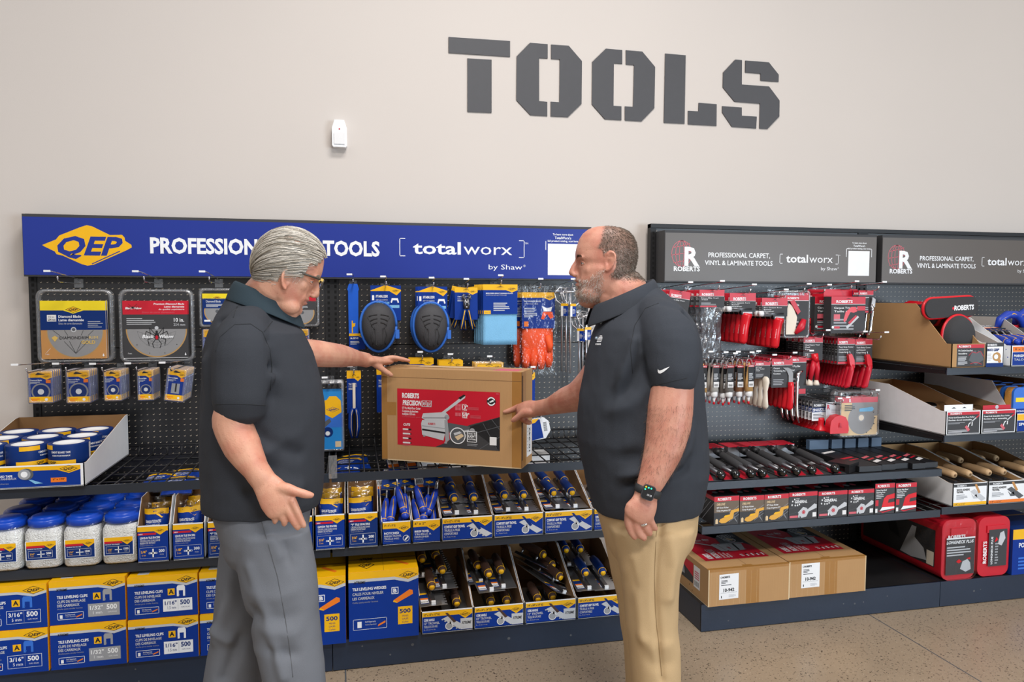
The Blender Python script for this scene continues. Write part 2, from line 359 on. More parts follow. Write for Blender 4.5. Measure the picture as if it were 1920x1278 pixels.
# ------------------------------------------------------------------ gondola shelving
DECK, BASED = .125, .61
def gondola(label, x0, xs, x1, ztop, name='gondola_shelving'):
    g = thing(name, label, 'shelving', ((x0+x1)/2, 0, 0))
    for a, b in ((x0, xs), (xs, x1)):
        for z0, z1 in ((DECK, .66), (.66, 1.25), (1.25, ztop-.02)):
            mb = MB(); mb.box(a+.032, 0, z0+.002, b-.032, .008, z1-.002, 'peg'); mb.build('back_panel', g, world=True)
        mb = MB(); mb.box(a+.002, -BASED, DECK-.02, b-.002, 0, DECK-.001, 'deck'); mb.build('base_deck', g, world=True)
        mb = MB(); mb.box(a+.0015, -BASED-.006, .004, b-.0015, -BASED+.004, DECK-.001, 'kick')
        for xx in (a+.0015, b-.0085): mb.box(xx, -BASED, .004, xx+.007, 0, DECK-.0012, 'kick')
        dd = mb.draw((a, -BASED-.006, 0), FX, FZ, b-a, DECK)
        for _ in range(5): dd.c(rnd.uniform(.05, .95), rnd.uniform(.3, .8), rnd.uniform(.002, .005), 'dgrey', .5, 9)
        mb.build('kick_plate', g, world=True)
    for x, s in ((x0, 1), (xs, -1), (xs, 1), (x1, -1)):
        mb = MB(); a, b = sorted((x, x+s*.031)); mb.box(a, -.004, 0, b, .035, ztop, 'black')
        dd = mb.draw((a, -.004, 0), FX, FZ, b-a, ztop, vp=(0, 0, 1, ztop))
        z = DECK+.02
        while z < ztop-.03: dd.r(.36, z, .7, z+.014, 'wall_slot', 1); z += .0254
        mb.build('upright', g, world=True)
    mb = MB(); mb.box(x0, -.01, ztop-.02, x1, .035, ztop, 'black'); mb.build('top_rail', g, world=True)
    return g
M['wall_slot'] = mat('wall_slot', '050505', rough=.9)
LX0, LXS, LX1, RX0, RXS, RX1 = -1.34, -.083, 1.165, 1.495, 2.735, 3.975
gl = gondola('black pegboard shelving stocked with blue and yellow goods', LX0, LXS, LX1, 1.825)
gr = gondola('black pegboard shelving stocked with red and black goods', RX0, RXS, RX1, 1.85)
def shelf(g, xa, xb, z, dep=.60, wires=True, lip=.034, br=True):
    s = MB(); s.box(xa+.004, -dep-.004, z-lip, xb-.004, -dep+.004, z-.0005, 'shelf')
    lipo = s.build('shelf_lip', g, world=True)
    s = MB()
    if wires:
        n = int((xb-xa)/.058)
        for i in range(n+1):
            x = xa+.014+(xb-xa-.028)*i/n
            s.tube([(x, -dep, z-.004), (x, -.05, z-.004), (x, -.035, z+.012), (x, -.03, z+.03)], .0031, 'wire', 6)
        for y in (-.52, -.40, -.27, -.14, -.045): s.tube([(xa+.01, y, z-.010), (xb-.01, y, z-.010)], .0032, 'wire', 6)
        s.tube([(xa+.01, -.03, z+.03), (xb-.01, -.03, z+.03)], .003, 'wire', 6)
        s.build('wire_shelf', g, world=True)
    else:
        s.box(xa+.004, -dep, z-.012, xb-.004, -.01, z-.0008, 'deck'); s.build('shelf_board', g, world=True)
    if br:
        for x in (xa+.006, xb-.011):
            s = MB(); s.prism([(0-.006, z-.055), (-.006, z-.014), (-dep+.01, z-.014), (-dep+.01, z-.03), (-.12, z-.052)], x, x+.005, 'black', ax='x'); s.build('shelf_bracket', g, world=True)
ZL1, ZL2 = .787, .490
for a, b in ((LX0, LXS), (LXS, LX1)): shelf(gl, a, b, ZL1); shelf(gl, a, b, ZL2, wires=False, br=True)
ZR1, ZR2, ZS1, ZS2, ZS3 = .667, .470, 1.148, .828, .480
shelf(gr, RX0, RXS, ZR1, wires=False); shelf(gr, RX0, RXS, ZR2, wires=True)
shelf(gr, RXS, RX1, ZS1, wires=False); shelf(gr, RXS, RX1, ZS2, wires=False); shelf(gr, RXS, RX1, ZS3, wires=True)

# ------------------------------------------------------------------ header signs
M['qr'] = M['white']
def worx(d, x0, x1, yb, h, m, byx, byy, byh, tm=True):
    t = (x1-x0)*.012; wk = (x1-x0)
    lo, hi = yb+h*.48, yb-h*1.62
    for x, s in ((x0, 1), (x1, -1)):
        a, b = sorted((x, x+s*t*1.4)); d.r(a, lo, b, hi, m)
        a, b = sorted((x, x+s*wk*.055)); d.r(a, lo, b, lo-abs(h)*.1, m); d.r(a, hi+abs(h)*.1, b, hi, m)
    d.t('total', x0+wk*.115, yb, h*1.35, m, w=wk*.40, b=.022); d.t('worx', x0+wk*.525, yb, h*1.35, m, w=wk*.36)
    d.t('by Shaw', byx, byy, byh, m, w=wk*.30); d.t('®', byx+wk*.31, byy-byh*.6, byh*.5, m); d.t('TM', x1+wk*.01, hi+abs(h)*.35, h*.22, m)
def qrbox(d, x0, y0, x1, y1, m):
    cx, wd = (x0+x1)/2, (x1-x0); t = wd*.02
    d.t('To learn more about', cx, y0-wd*.34, wd*.055, m, w=wd*.72, al='c', b=.02); d.t('TotalWorx\'s', cx, y0-wd*.19, wd*.075, m, w=wd*.62, al='c', b=.02)
    d.t('full product catalog, scan here', cx, y0-wd*.07, wd*.06, m, w=wd*1.02, al='c', b=.02)
    for x, s in ((x0-wd*.08, 1), (x1+wd*.08, -1)):
        a, b = sorted((x, x+s*t)); d.r(a, y0+wd*.22, b, y0-wd*.1, m); a, b = sorted((x, x+s*wd*.07)); d.r(a, y0-wd*.1+t, b, y0-wd*.1, m)
    d.r(x0, y1, x1, y0, 'qr')
def sign(label, xa, xb, z0, z1, yb, yf, name, bg, fn, vp):
    s = thing(name, label, 'sign', ((xa+xb)/2, yb, z0))
    mb = MB(); mb.box(xa, yf, z0, xb, yb, z1, 'char'); mb.build('sign_frame', s, world=True)
    mb = MB(); mb.box(xa+.002, yf-.002, z0+.007, xb-.002, yf+.001, z1-.012, bg)
    d = mb.draw((xa, yf-.002, z0), FX, FZ, xb-xa, z1-z0, vp=vp); fn(d); mb.build('graphic_panel', s, world=True)
    return s
# blue sign: page units are photograph pixels mapped through its own plane
SY = -.045
def signL(d):
    def X(x): return P(x, 470, SY).x
    A = lambda x: X(x)
    y0 = 4.0
    zz = lambda x, y: P(x, y, SY).z
    # diamond logo
    def pp(pts): return [(P(x/3.994, 380+y/3.994, SY).x, P(x/3.994, 380+y/3.994, SY).z) for x, y in pts]
    d.p(pp([(318, 316), (420, 275), (445, 245), (610, 180), (650, 168), (690, 176), (825, 242), (915, 240), (935, 262), (938, 285), (985, 315), (988, 335), (940, 360), (700, 465), (655, 471), (610, 458), (470, 395), (425, 385), (412, 365), (330, 325)]), 'yel', 1)
    d.line(pp([(690, 458), (900, 362)]), .004, 'signb', 2)
    b0 = pp([(425, 385), (930, 385)]); z1 = pp([(480, 250)])[0][1]
    d.t('QEP', b0[0][0]+.004, b0[0][1], (z1-b0[0][1])*.98, 'signb', w=(b0[1][0]-b0[0][0])*.97, l=2, b=.035, sh=.28)
    a, b = P(282, 474, SY), P(712, 479, SY)
    d.t('PROFESSIONAL TILE TOOLS', a.x, (a.z+b.z)/2, P(282, 446, SY).z-a.z, 'white', w=b.x-a.x, b=.036, l=2)
    a, b = P(749, 482, SY), P(983, 484, SY)
    h = P(860, 459, SY).z-P(860, 476, SY).z
    t = .0032; wk = b.x-a.x; zb = P(860, 476.5, SY).z; lo, hi = zb-h*.30, zb+h*1.66
    for x, s in ((a.x, 1), (b.x, -1)):
        p, q = sorted((x, x+s*t)); d.r(p, lo, q, hi, 'white')
        p, q = sorted((x, x+s*wk*.045)); d.r(p, lo, q, lo+t, 'white'); d.r(p, hi-t, q, hi, 'white')
    d.t('total', P(774, 470, SY).x, zb, h*1.32, 'white', w=P(864, 470, SY).x-P(774, 470, SY).x, b=.02, l=2); d.t('worx', P(869, 470, SY).x, zb, h*1.32, 'white', w=P(960, 470, SY).x-P(869, 470, SY).x, l=2)
    z = P(950, 505, SY).z; d.t('by Shaw', P(916, 500, SY).x, z, h*.55, 'white', w=P(979, 500, SY).x-P(916, 500, SY).x, l=2)
    d.t('®', P(981, 500, SY).x, z+h*.3, h*.25, 'white'); d.t('TM', P(984, 460, SY).x, P(984, 458, SY).z, h*.2, 'white')
    x0, x1 = P(1027, 480, SY).x, P(1083, 480, SY).x; zt = P(1050, 457, SY).z; wd = x1-x0; cx = (x0+x1)/2
    d.t('To learn more about', cx, zt+wd*.27, wd*.06, 'white', w=wd*.68, al='c', b=.02); d.t('TotalWorx\'s', cx, zt+wd*.15, wd*.08, 'white', w=wd*.55, al='c', b=.02)
    d.t('full product catalog, scan here', cx, zt+wd*.06, wd*.06, 'white', w=wd*1.02, al='c', b=.02)
    d.r(x0, zt-wd, x1, zt, 'white')
    for x, s in ((x0-.012, 1), (x1+.012, -1)):
        p, q = sorted((x, x+s*.003)); d.r(p, zt-wd*.2, q, zt+wd*.08, 'white')
zb, zt = P(43, 518, SY).z, P(40, 402, SY).z
sL = sign('long royal blue sign reading professional tile tools with yellow diamond logo', LX0, LX1, zb, zt+.004, -.0125, SY, 'header_sign', 'signb', signL, (LX0, zb, LX1, zt+.004))
RY = -.12
def signR(xo):
    def f(d):
        def q(x, y): p = P(1200+x/4.174, 410+y/4.174, RY); return (p.x+xo, p.z)
        cx, cz = q(325, 272); r = q(405, 272)[0]-cx
        for k in range(3): d.arc(cx, cz, r*(1, .62, .25)[k], .0028, 'pink', 1, 24, ry=r*1.18, ty=.0028)
        for k in (-.6, 0, .6):
            hw = r*math.sqrt(1-k*k); d.line([(cx-hw, cz+r*1.15*k-.008), (cx, cz+r*1.15*k), (cx+hw, cz+r*1.15*k+.012)], .0028, 'pink', 1)
        a, b = q(345, 362), q(462, 362); hh = q(345, 222)[1]-a[1]
        d.t('R', a[0], a[1], hh, 'white', w=b[0]-a[0], b=.035, l=3)
        a, b = q(262, 408), q(466, 408); d.t('ROBERTS', a[0], a[1], q(262, 372)[1]-a[1], 'white', w=b[0]-a[0], b=.03)
        a, b = q(533, 300), q(1015, 302); d.t('PROFESSIONAL CARPET,', a[0], a[1], .0235, 'white', w=b[0]-a[0], b=.015)
        a, b = q(505, 361), q(1035, 364); d.t('VINYL & LAMINATE TOOLS', a[0], a[1], .0235, 'white', w=b[0]-a[0], b=.015)
        a, b = q(1090, 350), q(1550, 354); lo, hi = a[1], q(1090, 274)[1]; t = .0026
        for x, s in ((a[0], 1), (b[0], -1)):
            u, v = sorted((x, x+s*t)); d.r(u, lo, v, hi, 'white'); u, v = sorted((x, x+s*.017)); d.r(u, lo, v, lo+t, 'white'); d.r(u, hi-t, v, hi, 'white')
        c = q(1140, 340); d.t('total', c[0], c[1], .040, 'white', w=q(1312, 340)[0]-c[0], b=.02); c2 = q(1322, 340); d.t('worx', c2[0], c[1], .040, 'white', w=q(1505, 340)[0]-c2[0])
        c = q(1413, 402); d.t('by Shaw', c[0], c[1], .0165, 'white', w=q(1540, 402)[0]-c[0]); d.t('®', q(1543, 390)[0], q(1543, 390)[1], .007, 'white'); d.t('TM', q(1552, 290)[0], q(1552, 290)[1], .005, 'white')
        x0, x1 = q(1630, 250)[0], q(1795, 250)[0]; zt_ = q(1700, 252)[1]; wd = x1-x0; cc = (x0+x1)/2
        d.r(x0, zt_-wd*1.02, x1, zt_, 'white')
        d.t('To learn more about', cc, zt_+wd*.30, wd*.06, 'white', w=wd*.68, al='c', b=.02); d.t('TotalWorx\'s', cc, zt_+wd*.17, wd*.08, 'white', w=wd*.55, al='c', b=.02)
        d.t('full product catalog, scan here', cc, zt_+wd*.07, wd*.06, 'white', w=wd*1.02, al='c', b=.02)
        for x, s in ((x0-.014, 1), (x1+.014, -1)):
            u, v = sorted((x, x+s*.003)); d.r(u, zt_-wd*.25, v, zt_+wd*.1, 'white'); u, v = sorted((x, x+s*.014)); d.r(u, zt_+wd*.1-.003, v, zt_+wd*.1, 'white')
    return f
zb, zt = P(1246, 529, RY).z, P(1247, 433, RY).z
xa = P(1246, 480, RY).x; xb = P(1643, 480, RY).x; pitch = RXS-RX0
for i in range(2):
    sR = sign(('brown grey header sign between the man in khaki and the next sign', 'second brown grey header sign, over the cartons of knee pads')[i], xa+pitch*i, xb+pitch*i, zb, zt+.005, -.0125, RY, 'header_sign', 'signk', signR(pitch*i), (xa+pitch*i, zb, xb+pitch*i, zt+.005))
# ------------------------------------------------------------------ goods on the blue sign's shelving
def band(d, x0, y0, x1, y1, hb, cx=.78, tip=.5, ln='white', lt=.0):
    """yellow band with the pointed drop under the logo; y1 is the top"""
    s = 1 if y1 > y0 else -1
    yb = y1-s*hb; w = (x1-x0); hw = w*.20
    c = x0+w*cx
    if lt: d.p([(x0, yb-s*lt), (c-hw, yb-s*lt), (c, yb-s*(hb*tip+lt)), (min(c+hw, x1), yb-s*lt), (x1, yb-s*lt), (x1, yb), (x0, yb)], ln, 2)
    d.p([(x0, y1), (x0, yb), (c-hw, yb), (c, yb-s*hb*tip), (min(c+hw, x1), yb), (x1, yb), (x1, y1)], 'yel', 3)
    d.qep(c, yb+s*hb*.14, w*.27, l=4)
# --- tile levelling cartons
def clip_print(d, frac, mm, col_, badge):
    d.r(0, 0, 1, 1, 'blue', .5); band(d, 0, 0, 1, 1, .14, cx=.84, lt=.06, ln='lgrey')
    d.t('XTREME', .09, .775, .05, 'ink', w=.15, b=.03, sh=.3, l=4)
    d.t('TILE LEVELING CLIPS', .10, .60, .062, 'white', w=.40, b=.03); d.t('CLIPS DE NIVELAGE', .10, .50, .058, 'lgrey', w=.37, b=.025); d.t('DES CARREAUX', .10, .41, .058, 'lgrey', w=.29, b=.025)
    d.t('Anclas para nivelar losetas', .10, .345, .035, 'grey', w=.33)
    d.r(.57, .52, .67, .68, 'yel', 2); d.t('A', .62, .555, .10, 'ink', al='c', b=.04)
    d.p([(.70, .48), (.70, .70), (.715, .745), (.805, .745), (.82, .70), (.82, .48), (.79, .48), (.79, .62), (.73, .62), (.73, .48)], col_, 2); d.r(.725, .50, .735, .53, col_, 2)
    d.r(.50, .13, .92, .43, col_ if badge else 'white', 2)
    if not badge: d.r(.505, .137, .915, .423, 'blue', 2.5)
    tc_ = 'white' if col_ != 'white' or not badge else 'navy'
    d.t(frac, .525, .29, .09, tc_, w=.17, b=.02); d.t(mm, .565, .185, .07, tc_, w=.12); d.t('500', .745, .28, .11, tc_, w=.14, b=.03); d.t('CLIPS / ECLAS', .76, .20, .03, tc_, w=.12)
    d.r(.713, .16, .716, .41, 'grey', 3)
    d.frame(.10, .11, .44, .27, .006, 'white', 2); d.r(.13, .14, .165, .22, 'white', 3); d.t('Sold Separately', .20, .205, .03, 'white', w=.13); d.t('Vendues Séparément', .20, .165, .026, 'lgrey', w=.14); d.p([(.34, .14), (.42, .19), (.42, .22), (.345, .17)], 'ora', 3)
def carton(name, label, cat, x0, x1, yf, dep, z0, h, fn, topfn=None, side='yel', group=None):
    t = thing(name, label, cat, ((x0+x1)/2, yf+dep/2, z0), 0, group)
    mb = MB(); mb.box(x0, yf, z0, x1, yf+dep, z0+h, side)
    d = mb.draw((x0, yf, z0), FX, FZ, x1-x0, h); fn(d)
    o = mb.build('carton_body', t, world=True)
    mb = MB(); mb.box(x0+.001, yf+.001, z0+h, x1-.001, yf+dep-.001, z0+h+.0015, side)
    d = mb.draw((x0, yf, z0+h+.0015), FX, FY, x1-x0, dep); d.r(0, .48, 1, .52, 'tape', 1)
    if topfn: topfn(d)
    mb.build('top_flap', t, world=True)
    return t
def clip_top(d):
    d.r(.12, .05, .28, .3, 'lgrey', 1); d.p([(.4, .25), (.52, .12), (.64, .25), (.52, .38)], 'ink', 1); d.p([(.42, .25), (.52, .14), (.62, .25), (.52, .36)], 'yel', 2); d.t('QEP', .52, .21, .08, 'ink', w=.12, al='c', b=.03, sh=.25, l=3)
def cl_side(d):
    d.r(0, 0, 1, 1, 'blue', .5)
CLIPS = [('3/16"', '5 mm', 'lblue', False, -1.34, -1.075, .1585, 'outermost by the shelf end'), ('1/32"', '1 mm', 'grey', True, -1.070, -.816, .1610, 'grey badge'), ('1/16"', '1.5 mm', 'white', True, -.812, -.568, .1570, 'white badge'), ('1/8"', '3 mm', 'red', True, -.564, -.322, .1570, 'behind the grey trouser leg')]
for fr, mm, cc, bd, a, b, h, wh in CLIPS:
    for k in range(2):
        lab = {'3/16"': 'blue carton of %s clips with a blue clip picture, %s of its stack', '1/32"': 'blue carton of %s clips with a grey badge, %s of its stack', '1/16"': 'blue carton of %s clips with a white badge, %s of its stack', '1/8"': 'blue tile clip carton half hidden behind the grey trousers, %s%s'}[fr]
        lab = lab % ((fr, ('bottom', 'top')[k]) if fr != '1/8"' else ('', ('bottom one', 'top one')[k]))
        carton('clip_carton', lab, 'carton', a, b-.003, -.636+.004*k, .44, DECK+k*(h+.003), h, lambda d: clip_print(d, fr, mm, cc, bd), clip_top, group='tile levelling clip cartons')
def wedge_print(d):
    d.r(0, 0, 1, 1, 'blue', .5); band(d, 0, 0, 1, 1, .10, cx=.85, lt=.045, ln='lgrey')
    d.t('XTREME', .07, .835, .035, 'ink', w=.17, b=.03, sh=.3, l=4)
    d.t('TILE LEVELING WEDGES', .055, .735, .04, 'white', w=.48, b=.03); d.t('CALES POUR NIVELER', .055, .665, .038, 'lgrey', w=.44, b=.02); d.t('LES CARREAUX', .055, .60, .038, 'lgrey', w=.31, b=.02); d.t('Cuñas para nivelar losetas', .055, .55, .024, 'grey', w=.36)
    d.r(.61, .645, .71, .745, 'white', 2); d.r(.62, .655, .70, .735, 'blue', 2.5); d.t('B', .66, .668, .055, 'white', w=.05, al='c', b=.04, l=4)
    d.p([(.63, .53), (.69, .51), (.92, .625), (.915, .68), (.87, .695), (.64, .555)], 'ora', 2); d.p([(.63, .53), (.69, .51), (.69, .525), (.64, .555)], 'yel', 3)
    d.r(.70, .19, .91, .45, 'yel', 2); d.t('500', .805, .355, .06, 'navy', w=.16, al='c', b=.03)
    for i, s in enumerate(('WEDGES', 'CALES', 'Cuñas')): d.t(s, .805, .30-i*.045, .024, 'navy', w=.09, al='c')
    d.frame(.06, .16, .54, .315, .005, 'white', 2); d.r(.12, .19, .18, .28, 'white', 3); d.t('Sold Separately', .23, .26, .022, 'white', w=.15); d.t('Vendues Séparément', .23, .22, .02, 'lgrey', w=.16); d.p([(.41, .19), (.52, .24), (.52, .27), (.42, .22)], 'ora', 3)
def wedge_top(d):
    d.r(.5, 0, .503, 1, 'ink', 1); d.p([(.14, .25), (.26, .1), (.38, .25), (.26, .4)], 'ink', 1); d.p([(.16, .25), (.26, .12), (.36, .25), (.26, .38)], 'yel', 2); d.t('QEP', .26, .2, .1, 'ink', w=.12, al='c', b=.03, sh=.25, l=3)
    d.t('XTREME', .16, .45, .1, 'ink', w=.2, b=.03, sh=.3); d.p([(.65, .35), (.85, .15), (.88, .2), (.68, .42)], 'ora', 1)
carton('wedge_carton', 'large blue carton of 500 tile levelling wedges beside the trowel trays', 'carton', -.019, .253, -.64, .27, DECK, .275, wedge_print, wedge_top, group='tile levelling wedge cartons')
carton('wedge_carton', 'blue wedge carton partly behind the grey trousers', 'carton', -.302, -.030, -.645, .27, DECK, .268, wedge_print, wedge_top, group='tile levelling wedge cartons')

# --- display trays with sloping sides
def tray(name, label, x0, x1, yf, dep, z0, hf, hb, fn, outer='white', inner='kraftin', cut=.5, cat='tray', group=None, flat=.35):
    t = thing(name, label, cat, ((x0+x1)/2, yf+dep/2, z0), 0, group); e = .0035
    mb = MB(); mb.box(x0, yf, z0+.001, x1, yf+dep, z0+e, inner); mb.box(x0, yf+dep-e, z0, x1, yf+dep, z0+hb, inner); mb.build('tray_bottom', t, world=True)
    mb = MB(); mb.box(x0, yf, z0, x1, yf+e, z0+hf, outer)
    d = mb.draw((x0, yf, z0), FX, FZ, x1-x0, hf)
    if fn: fn(d)
    mb.build('front_panel', t, world=True)
    for xx, si in ((x0, 1), (x1-e, -1)):
        mb = MB(); pol = [(yf, z0), (yf+dep, z0), (yf+dep, z0+hb), (yf+dep*(1-flat), z0+hb), (yf+dep*.06, z0+hf), (yf, z0+hf)]
        m1, m2 = (outer, inner) if si > 0 else (inner, outer)
        mb.prism(pol, xx, xx+e/2, m1, ax='x'); mb.prism(pol, xx+e/2, xx+e, m2, ax='x'); mb.build('side_panel', t, world=True)
    return t
def trowel_print(size, l1, l2, l3, xt=False, notch=True):
    def f(d):
        d.r(.02, .04, .98, .96, 'blue', 1)
        d.r(.02, .76, .98, .96, 'yel', 2); d.p([(.72, .76), (.84, .56), (.97, .76)], 'yel', 2); d.qep(.84, .76, .2, l=4)
        d.t(size, .05, .81, .09, 'ink', w=.30, b=.03)
        d.t(l1, .05, .56, .11, 'white', w=.40 if not xt else .2, b=.03); d.t(l2, .05, .41, .10, 'lgrey', w=.30, b=.02); d.t(l3, .05, .26, .10, 'lgrey', w=.26, b=.02); d.t('Llana', .05, .15, .06, 'grey', w=.22)
        if xt: d.r(.75, .06, .98, .56, 'lgrey', 2); d.t('XTREME', .77, .30, .12, 'ink', w=.19, b=.03, sh=.3)
        ox = -.10 if xt else 0
        d.p([(.50+ox, .62), (.60+ox, .72), (.98+ox*1.3, .20), (.86+ox*1.3, .08)], 'lgrey', 5)
        if notch:
            for k in range(6):
                u = k/6; x, y = .50+ox+(.36+ox*.3)*u, .62-.54*u; d.p([(x-.02, y-.03), (x+.005, y+.01), (x+.025, y-.03), (x, y-.07)], 'lgrey', 5)
        d.p([(.555+ox, .88), (.60+ox, .88), (.77+ox, .46), (.72+ox, .40)], 'cork' if xt else 'navy', 6); d.p([(.64+ox, .5), (.67+ox, .5), (.67+ox, .36), (.64+ox, .36)], 'steel', 6)
        d.arc(.63+ox, .27, .075, .012, 'white', 6); d.c(.63+ox, .27, .063, 'grey', 6)
    return f
def margin_print(size, l1, l2, l3, ci):
    def f(d):
        d.r(.03, .04, .97, .96, 'blue', 1); d.r(.03, .70, .97, .96, 'yel', 2); d.p([(.5, .70), (.74, .50), (.97, .70)], 'yel', 2); d.qep(.74, .72, .34, l=4)
        d.t(size, .08, .80, .09, 'ink', w=.38, b=.02); d.t(l1, .08, .46, .09, 'white', w=.5, b=.03); d.t(l2, .08, .34, .08, 'lgrey', w=.58, b=.02); d.t(l3, .08, .23, .07, 'lgrey', w=.5, b=.02); d.t('Cuchara', .08, .14, .05, 'grey', w=.3)
        if ci: d.c(.82, .25, .11, 'white', 3); d.c(.82, .25, .095, 'navy', 4); d.p([(.76, .2), (.86, .34), (.9, .3), (.8, .16)], 'white', 5)
    return f
TR2 = [(-.0+.112, .228, margin_print('1/4" x 1/4" x 1/4" SQ', 'NOTCHED', 'MARGIN TROWEL', 'TRUELLE AVEC', True), 'white tray of blue handled notched margin trowels'),
       (.232, .346, margin_print('6" x 2"', 'MARGIN TROWEL', 'TRUELLE A', 'MARGINER', False), 'white tray of plain margin trowels beside the comfort grip trays'),
       (.349, .560, trowel_print('1/2" x 1/2" x 1/2" SQ', 'COMFORT GRIP TROWEL', 'TRUELLE A PRISE', 'CONFORTABLE'), 'comfort grip trowel tray marked half inch, beside the margin trowels'),
       (.563, .774, trowel_print('1/4" x 1/4" x 1/4" SQ', 'COMFORT GRIP TROWEL', 'TRUELLE A PRISE', 'CONFORTABLE', notch=False), 'comfort grip trowel tray marked quarter inch on the upper shelf'),
       (.777, .988, trowel_print('3/16" x 5/32" V', 'COMFORT GRIP TROWEL', 'TRUELLE A PRISE', 'CONFORTABLE', notch=False), 'comfort grip trowel tray marked 3/16 inch, nearest the khaki trousers'),
       (.992, 1.15, trowel_print('1/8" x 1/8"', 'COMFORT GRIP TROWEL', 'TRUELLE A PRISE', 'CONFORTABLE'), 'white tray mostly hidden behind the khaki trousers, shelf above the deck')]
for a, b, fn, lab in TR2:
    tray('display_tray', lab, a, b, -.62, .40, ZL2+.004, .093, .20, fn, group='trowel display trays on the middle shelf')
ck = ('CORK HANDLE', '12" TROWEL', 'TRUELLE DE 12 PO AVEC')
TR3 = [(.264, .475, trowel_print('1/2" x 1/2" x 1/2" SQ', *ck, xt=True), 'cork handle trowel tray beside the large wedge carton'),
       (.477, .687, trowel_print('1/4" x 1/4" x 1/4" SQ', *ck, xt=True, notch=False), 'second cork handle trowel tray from the wedge carton'),
       (.691, .913, trowel_print('1/4" x 3/8" x 1/4" SQ', *ck, xt=True), 'cork handle trowel tray holding a slipped heap of tilted trowels'),
       (.917, 1.128, trowel_print('1/4" x 1/4" x 1/4" SQ', 'COMFORT GRIP TROWEL', 'TRUELLE A PRISE', 'CONFORTABLE', notch=False), 'lowest tray of blue grip trowels, beside the khaki trousers')]
for a, b, fn, lab in TR3:
    tray('display_tray', lab, a, b, -.637, .46, DECK+.001, .09, .225, fn, group='trowel display trays on the deck')
# spacer boxes and bags
def spacer_print(frac, mm, cnt, l1='LEAVE-IN TILE SPACERS', bg='blue', sub=True):
    def f(d):
        d.r(.03, .03, .97, .97, bg, 1); band(d, .03, .03, .97, .97, .13, cx=.74, tip=.8)
        d.r(.03, .745, .60, .80, 'red', 2); d.t('NEW', .07, .757, .03, 'white', w=.12, b=.03)
        d.t(l1, .10, .64, .055, 'white', w=.62, b=.03)
        d.t('CROISILLONS DURS DANS', .10, .565, .05, 'lgrey', w=.62, b=.02); d.t('RESEIN DE RETRAIT', .10, .50, .05, 'lgrey', w=.48, b=.02); d.t('Separadores', .10, .45, .03, 'grey', w=.4)
        d.frame(.08, .10, .90, .40, .008, 'lgrey', 2)
        d.t(frac, .13, .25, .07, 'yel', w=.17, b=.02); d.t(mm, .15, .17, .05, 'yel', w=.12)
        d.r(.36, .22, .62, .265, 'white', 3); d.r(.47, .13, .515, .36, 'white', 3); d.c(.3925, .243, .02, 'navy', 4); d.c(.59, .243, .02, 'navy', 4)
        d.t(cnt, .67, .26, .075, 'white', w=.18, b=.03); d.t('PIECES', .70, .18, .03, 'lgrey', w=.12)
    return f
def pouch(W, H, T, print_fn, name='spacer_bag', seed=3, win='film'):
    """soft pillow pouch, origin at the bottom centre"""
    mb = MB(); r = random.Random(seed); nx, nz = 12, 14; vs = []; fs = []
    for side in (-1, 1):
        for i in range(nz+1):
            for j in range(nx+1):
                u, v = j/nx, i/nz; b = (max(0, math.sin(math.pi*u))**.6)*(max(0, math.sin(math.pi*v))**.5)
                y = side*(T*.5*b*(1+.25*mnoise.noise((u*5+seed, v*5, side)))) if 0 < u < 1 and 0 < v < 1 else 0
                vs.append(((u-.5)*W*(1-.06*math.sin(math.pi*v)), y, v*H + .004*mnoise.noise((u*6, v*2, seed))))
    k = (nx+1)*(nz+1)
    for i in range(nz):
        for j in range(nx):
            a = i*(nx+1)+j; fs.append((a, a+1, a+nx+2, a+nx+1)); fs.append((k+a+nx+1, k+a+nx+2, k+a+1, k+a))
    mb.add(vs, fs, 'film', True)
    # printed sheet hugs the front of the pouch
    def S(x, z, l):
        j = min(nx-1, max(0, int(x*nx))); i = min(nz-1, max(0, int(z*nz))); fu, fv = x*nx-j, z*nz-i
        def g(a, b): return V(vs[b*(nx+1)+a])
        p = (g(j, i)*(1-fu)+g(j+1, i)*fu)*(1-fv)+(g(j, i+1)*(1-fu)+g(j+1, i+1)*fu)*fv
        return p+V((0, -.0006-.0004*l, 0))
    class PD_(Draw):
        def q(s, x, y, l): return S(x, y, l)
        def p(s, pts, m, l=1):
            s.mb.add([s.q(x, y, l) for x, y in pts], [tuple(range(len(pts)))], m, True)
        def r(s, x0, y0, x1, y1, m, l=1):
            n = max(1, int(abs(x1-x0)*nx)); k2 = max(1, int(abs(y1-y0)*nz)); g = []
            for i in range(k2+1):
                for j in range(n+1): g.append(s.q(x0+(x1-x0)*j/n, y0+(y1-y0)*i/k2, l))
            s.mb.add(g, [(i*(n+1)+j, i*(n+1)+j+1, (i+1)*(n+1)+j+1, (i+1)*(n+1)+j) for i in range(k2) for j in range(n)], m, True)
    d = PD_(mb, (0, 0, 0), FX, FZ, W, H); print_fn(d)
    return mb
def bag_print(frac, cnt):
    def f(d):
        d.r(.04, .04, .96, .84, 'blue', 0); d.r(.04, .78, .96, .88, 'yel', 1); d.p([(.5, .78), (.72, .70), (.94, .78)], 'yel', 1.5); d.qep(.72, .80, .3, l=2)
        d.t('LEAVE-IN TILE SPACERS', .1, .62, .05, 'white', w=.6, b=.03); d.t('CROISILLONS DURS', .1, .55, .045, 'lgrey', w=.55, b=.02); d.t('RESEIN DE RETRAIT', .1, .48, .045, 'lgrey', w=.5, b=.02)
        d.t(frac, .1, .22, .06, 'yel', w=.16, b=.02); d.r(.4, .235, .66, .27, 'white', 2); d.r(.51, .16, .55, .34, 'white', 2); d.t(cnt, .72, .22, .06, 'white', w=.18, b=.03)
    return f
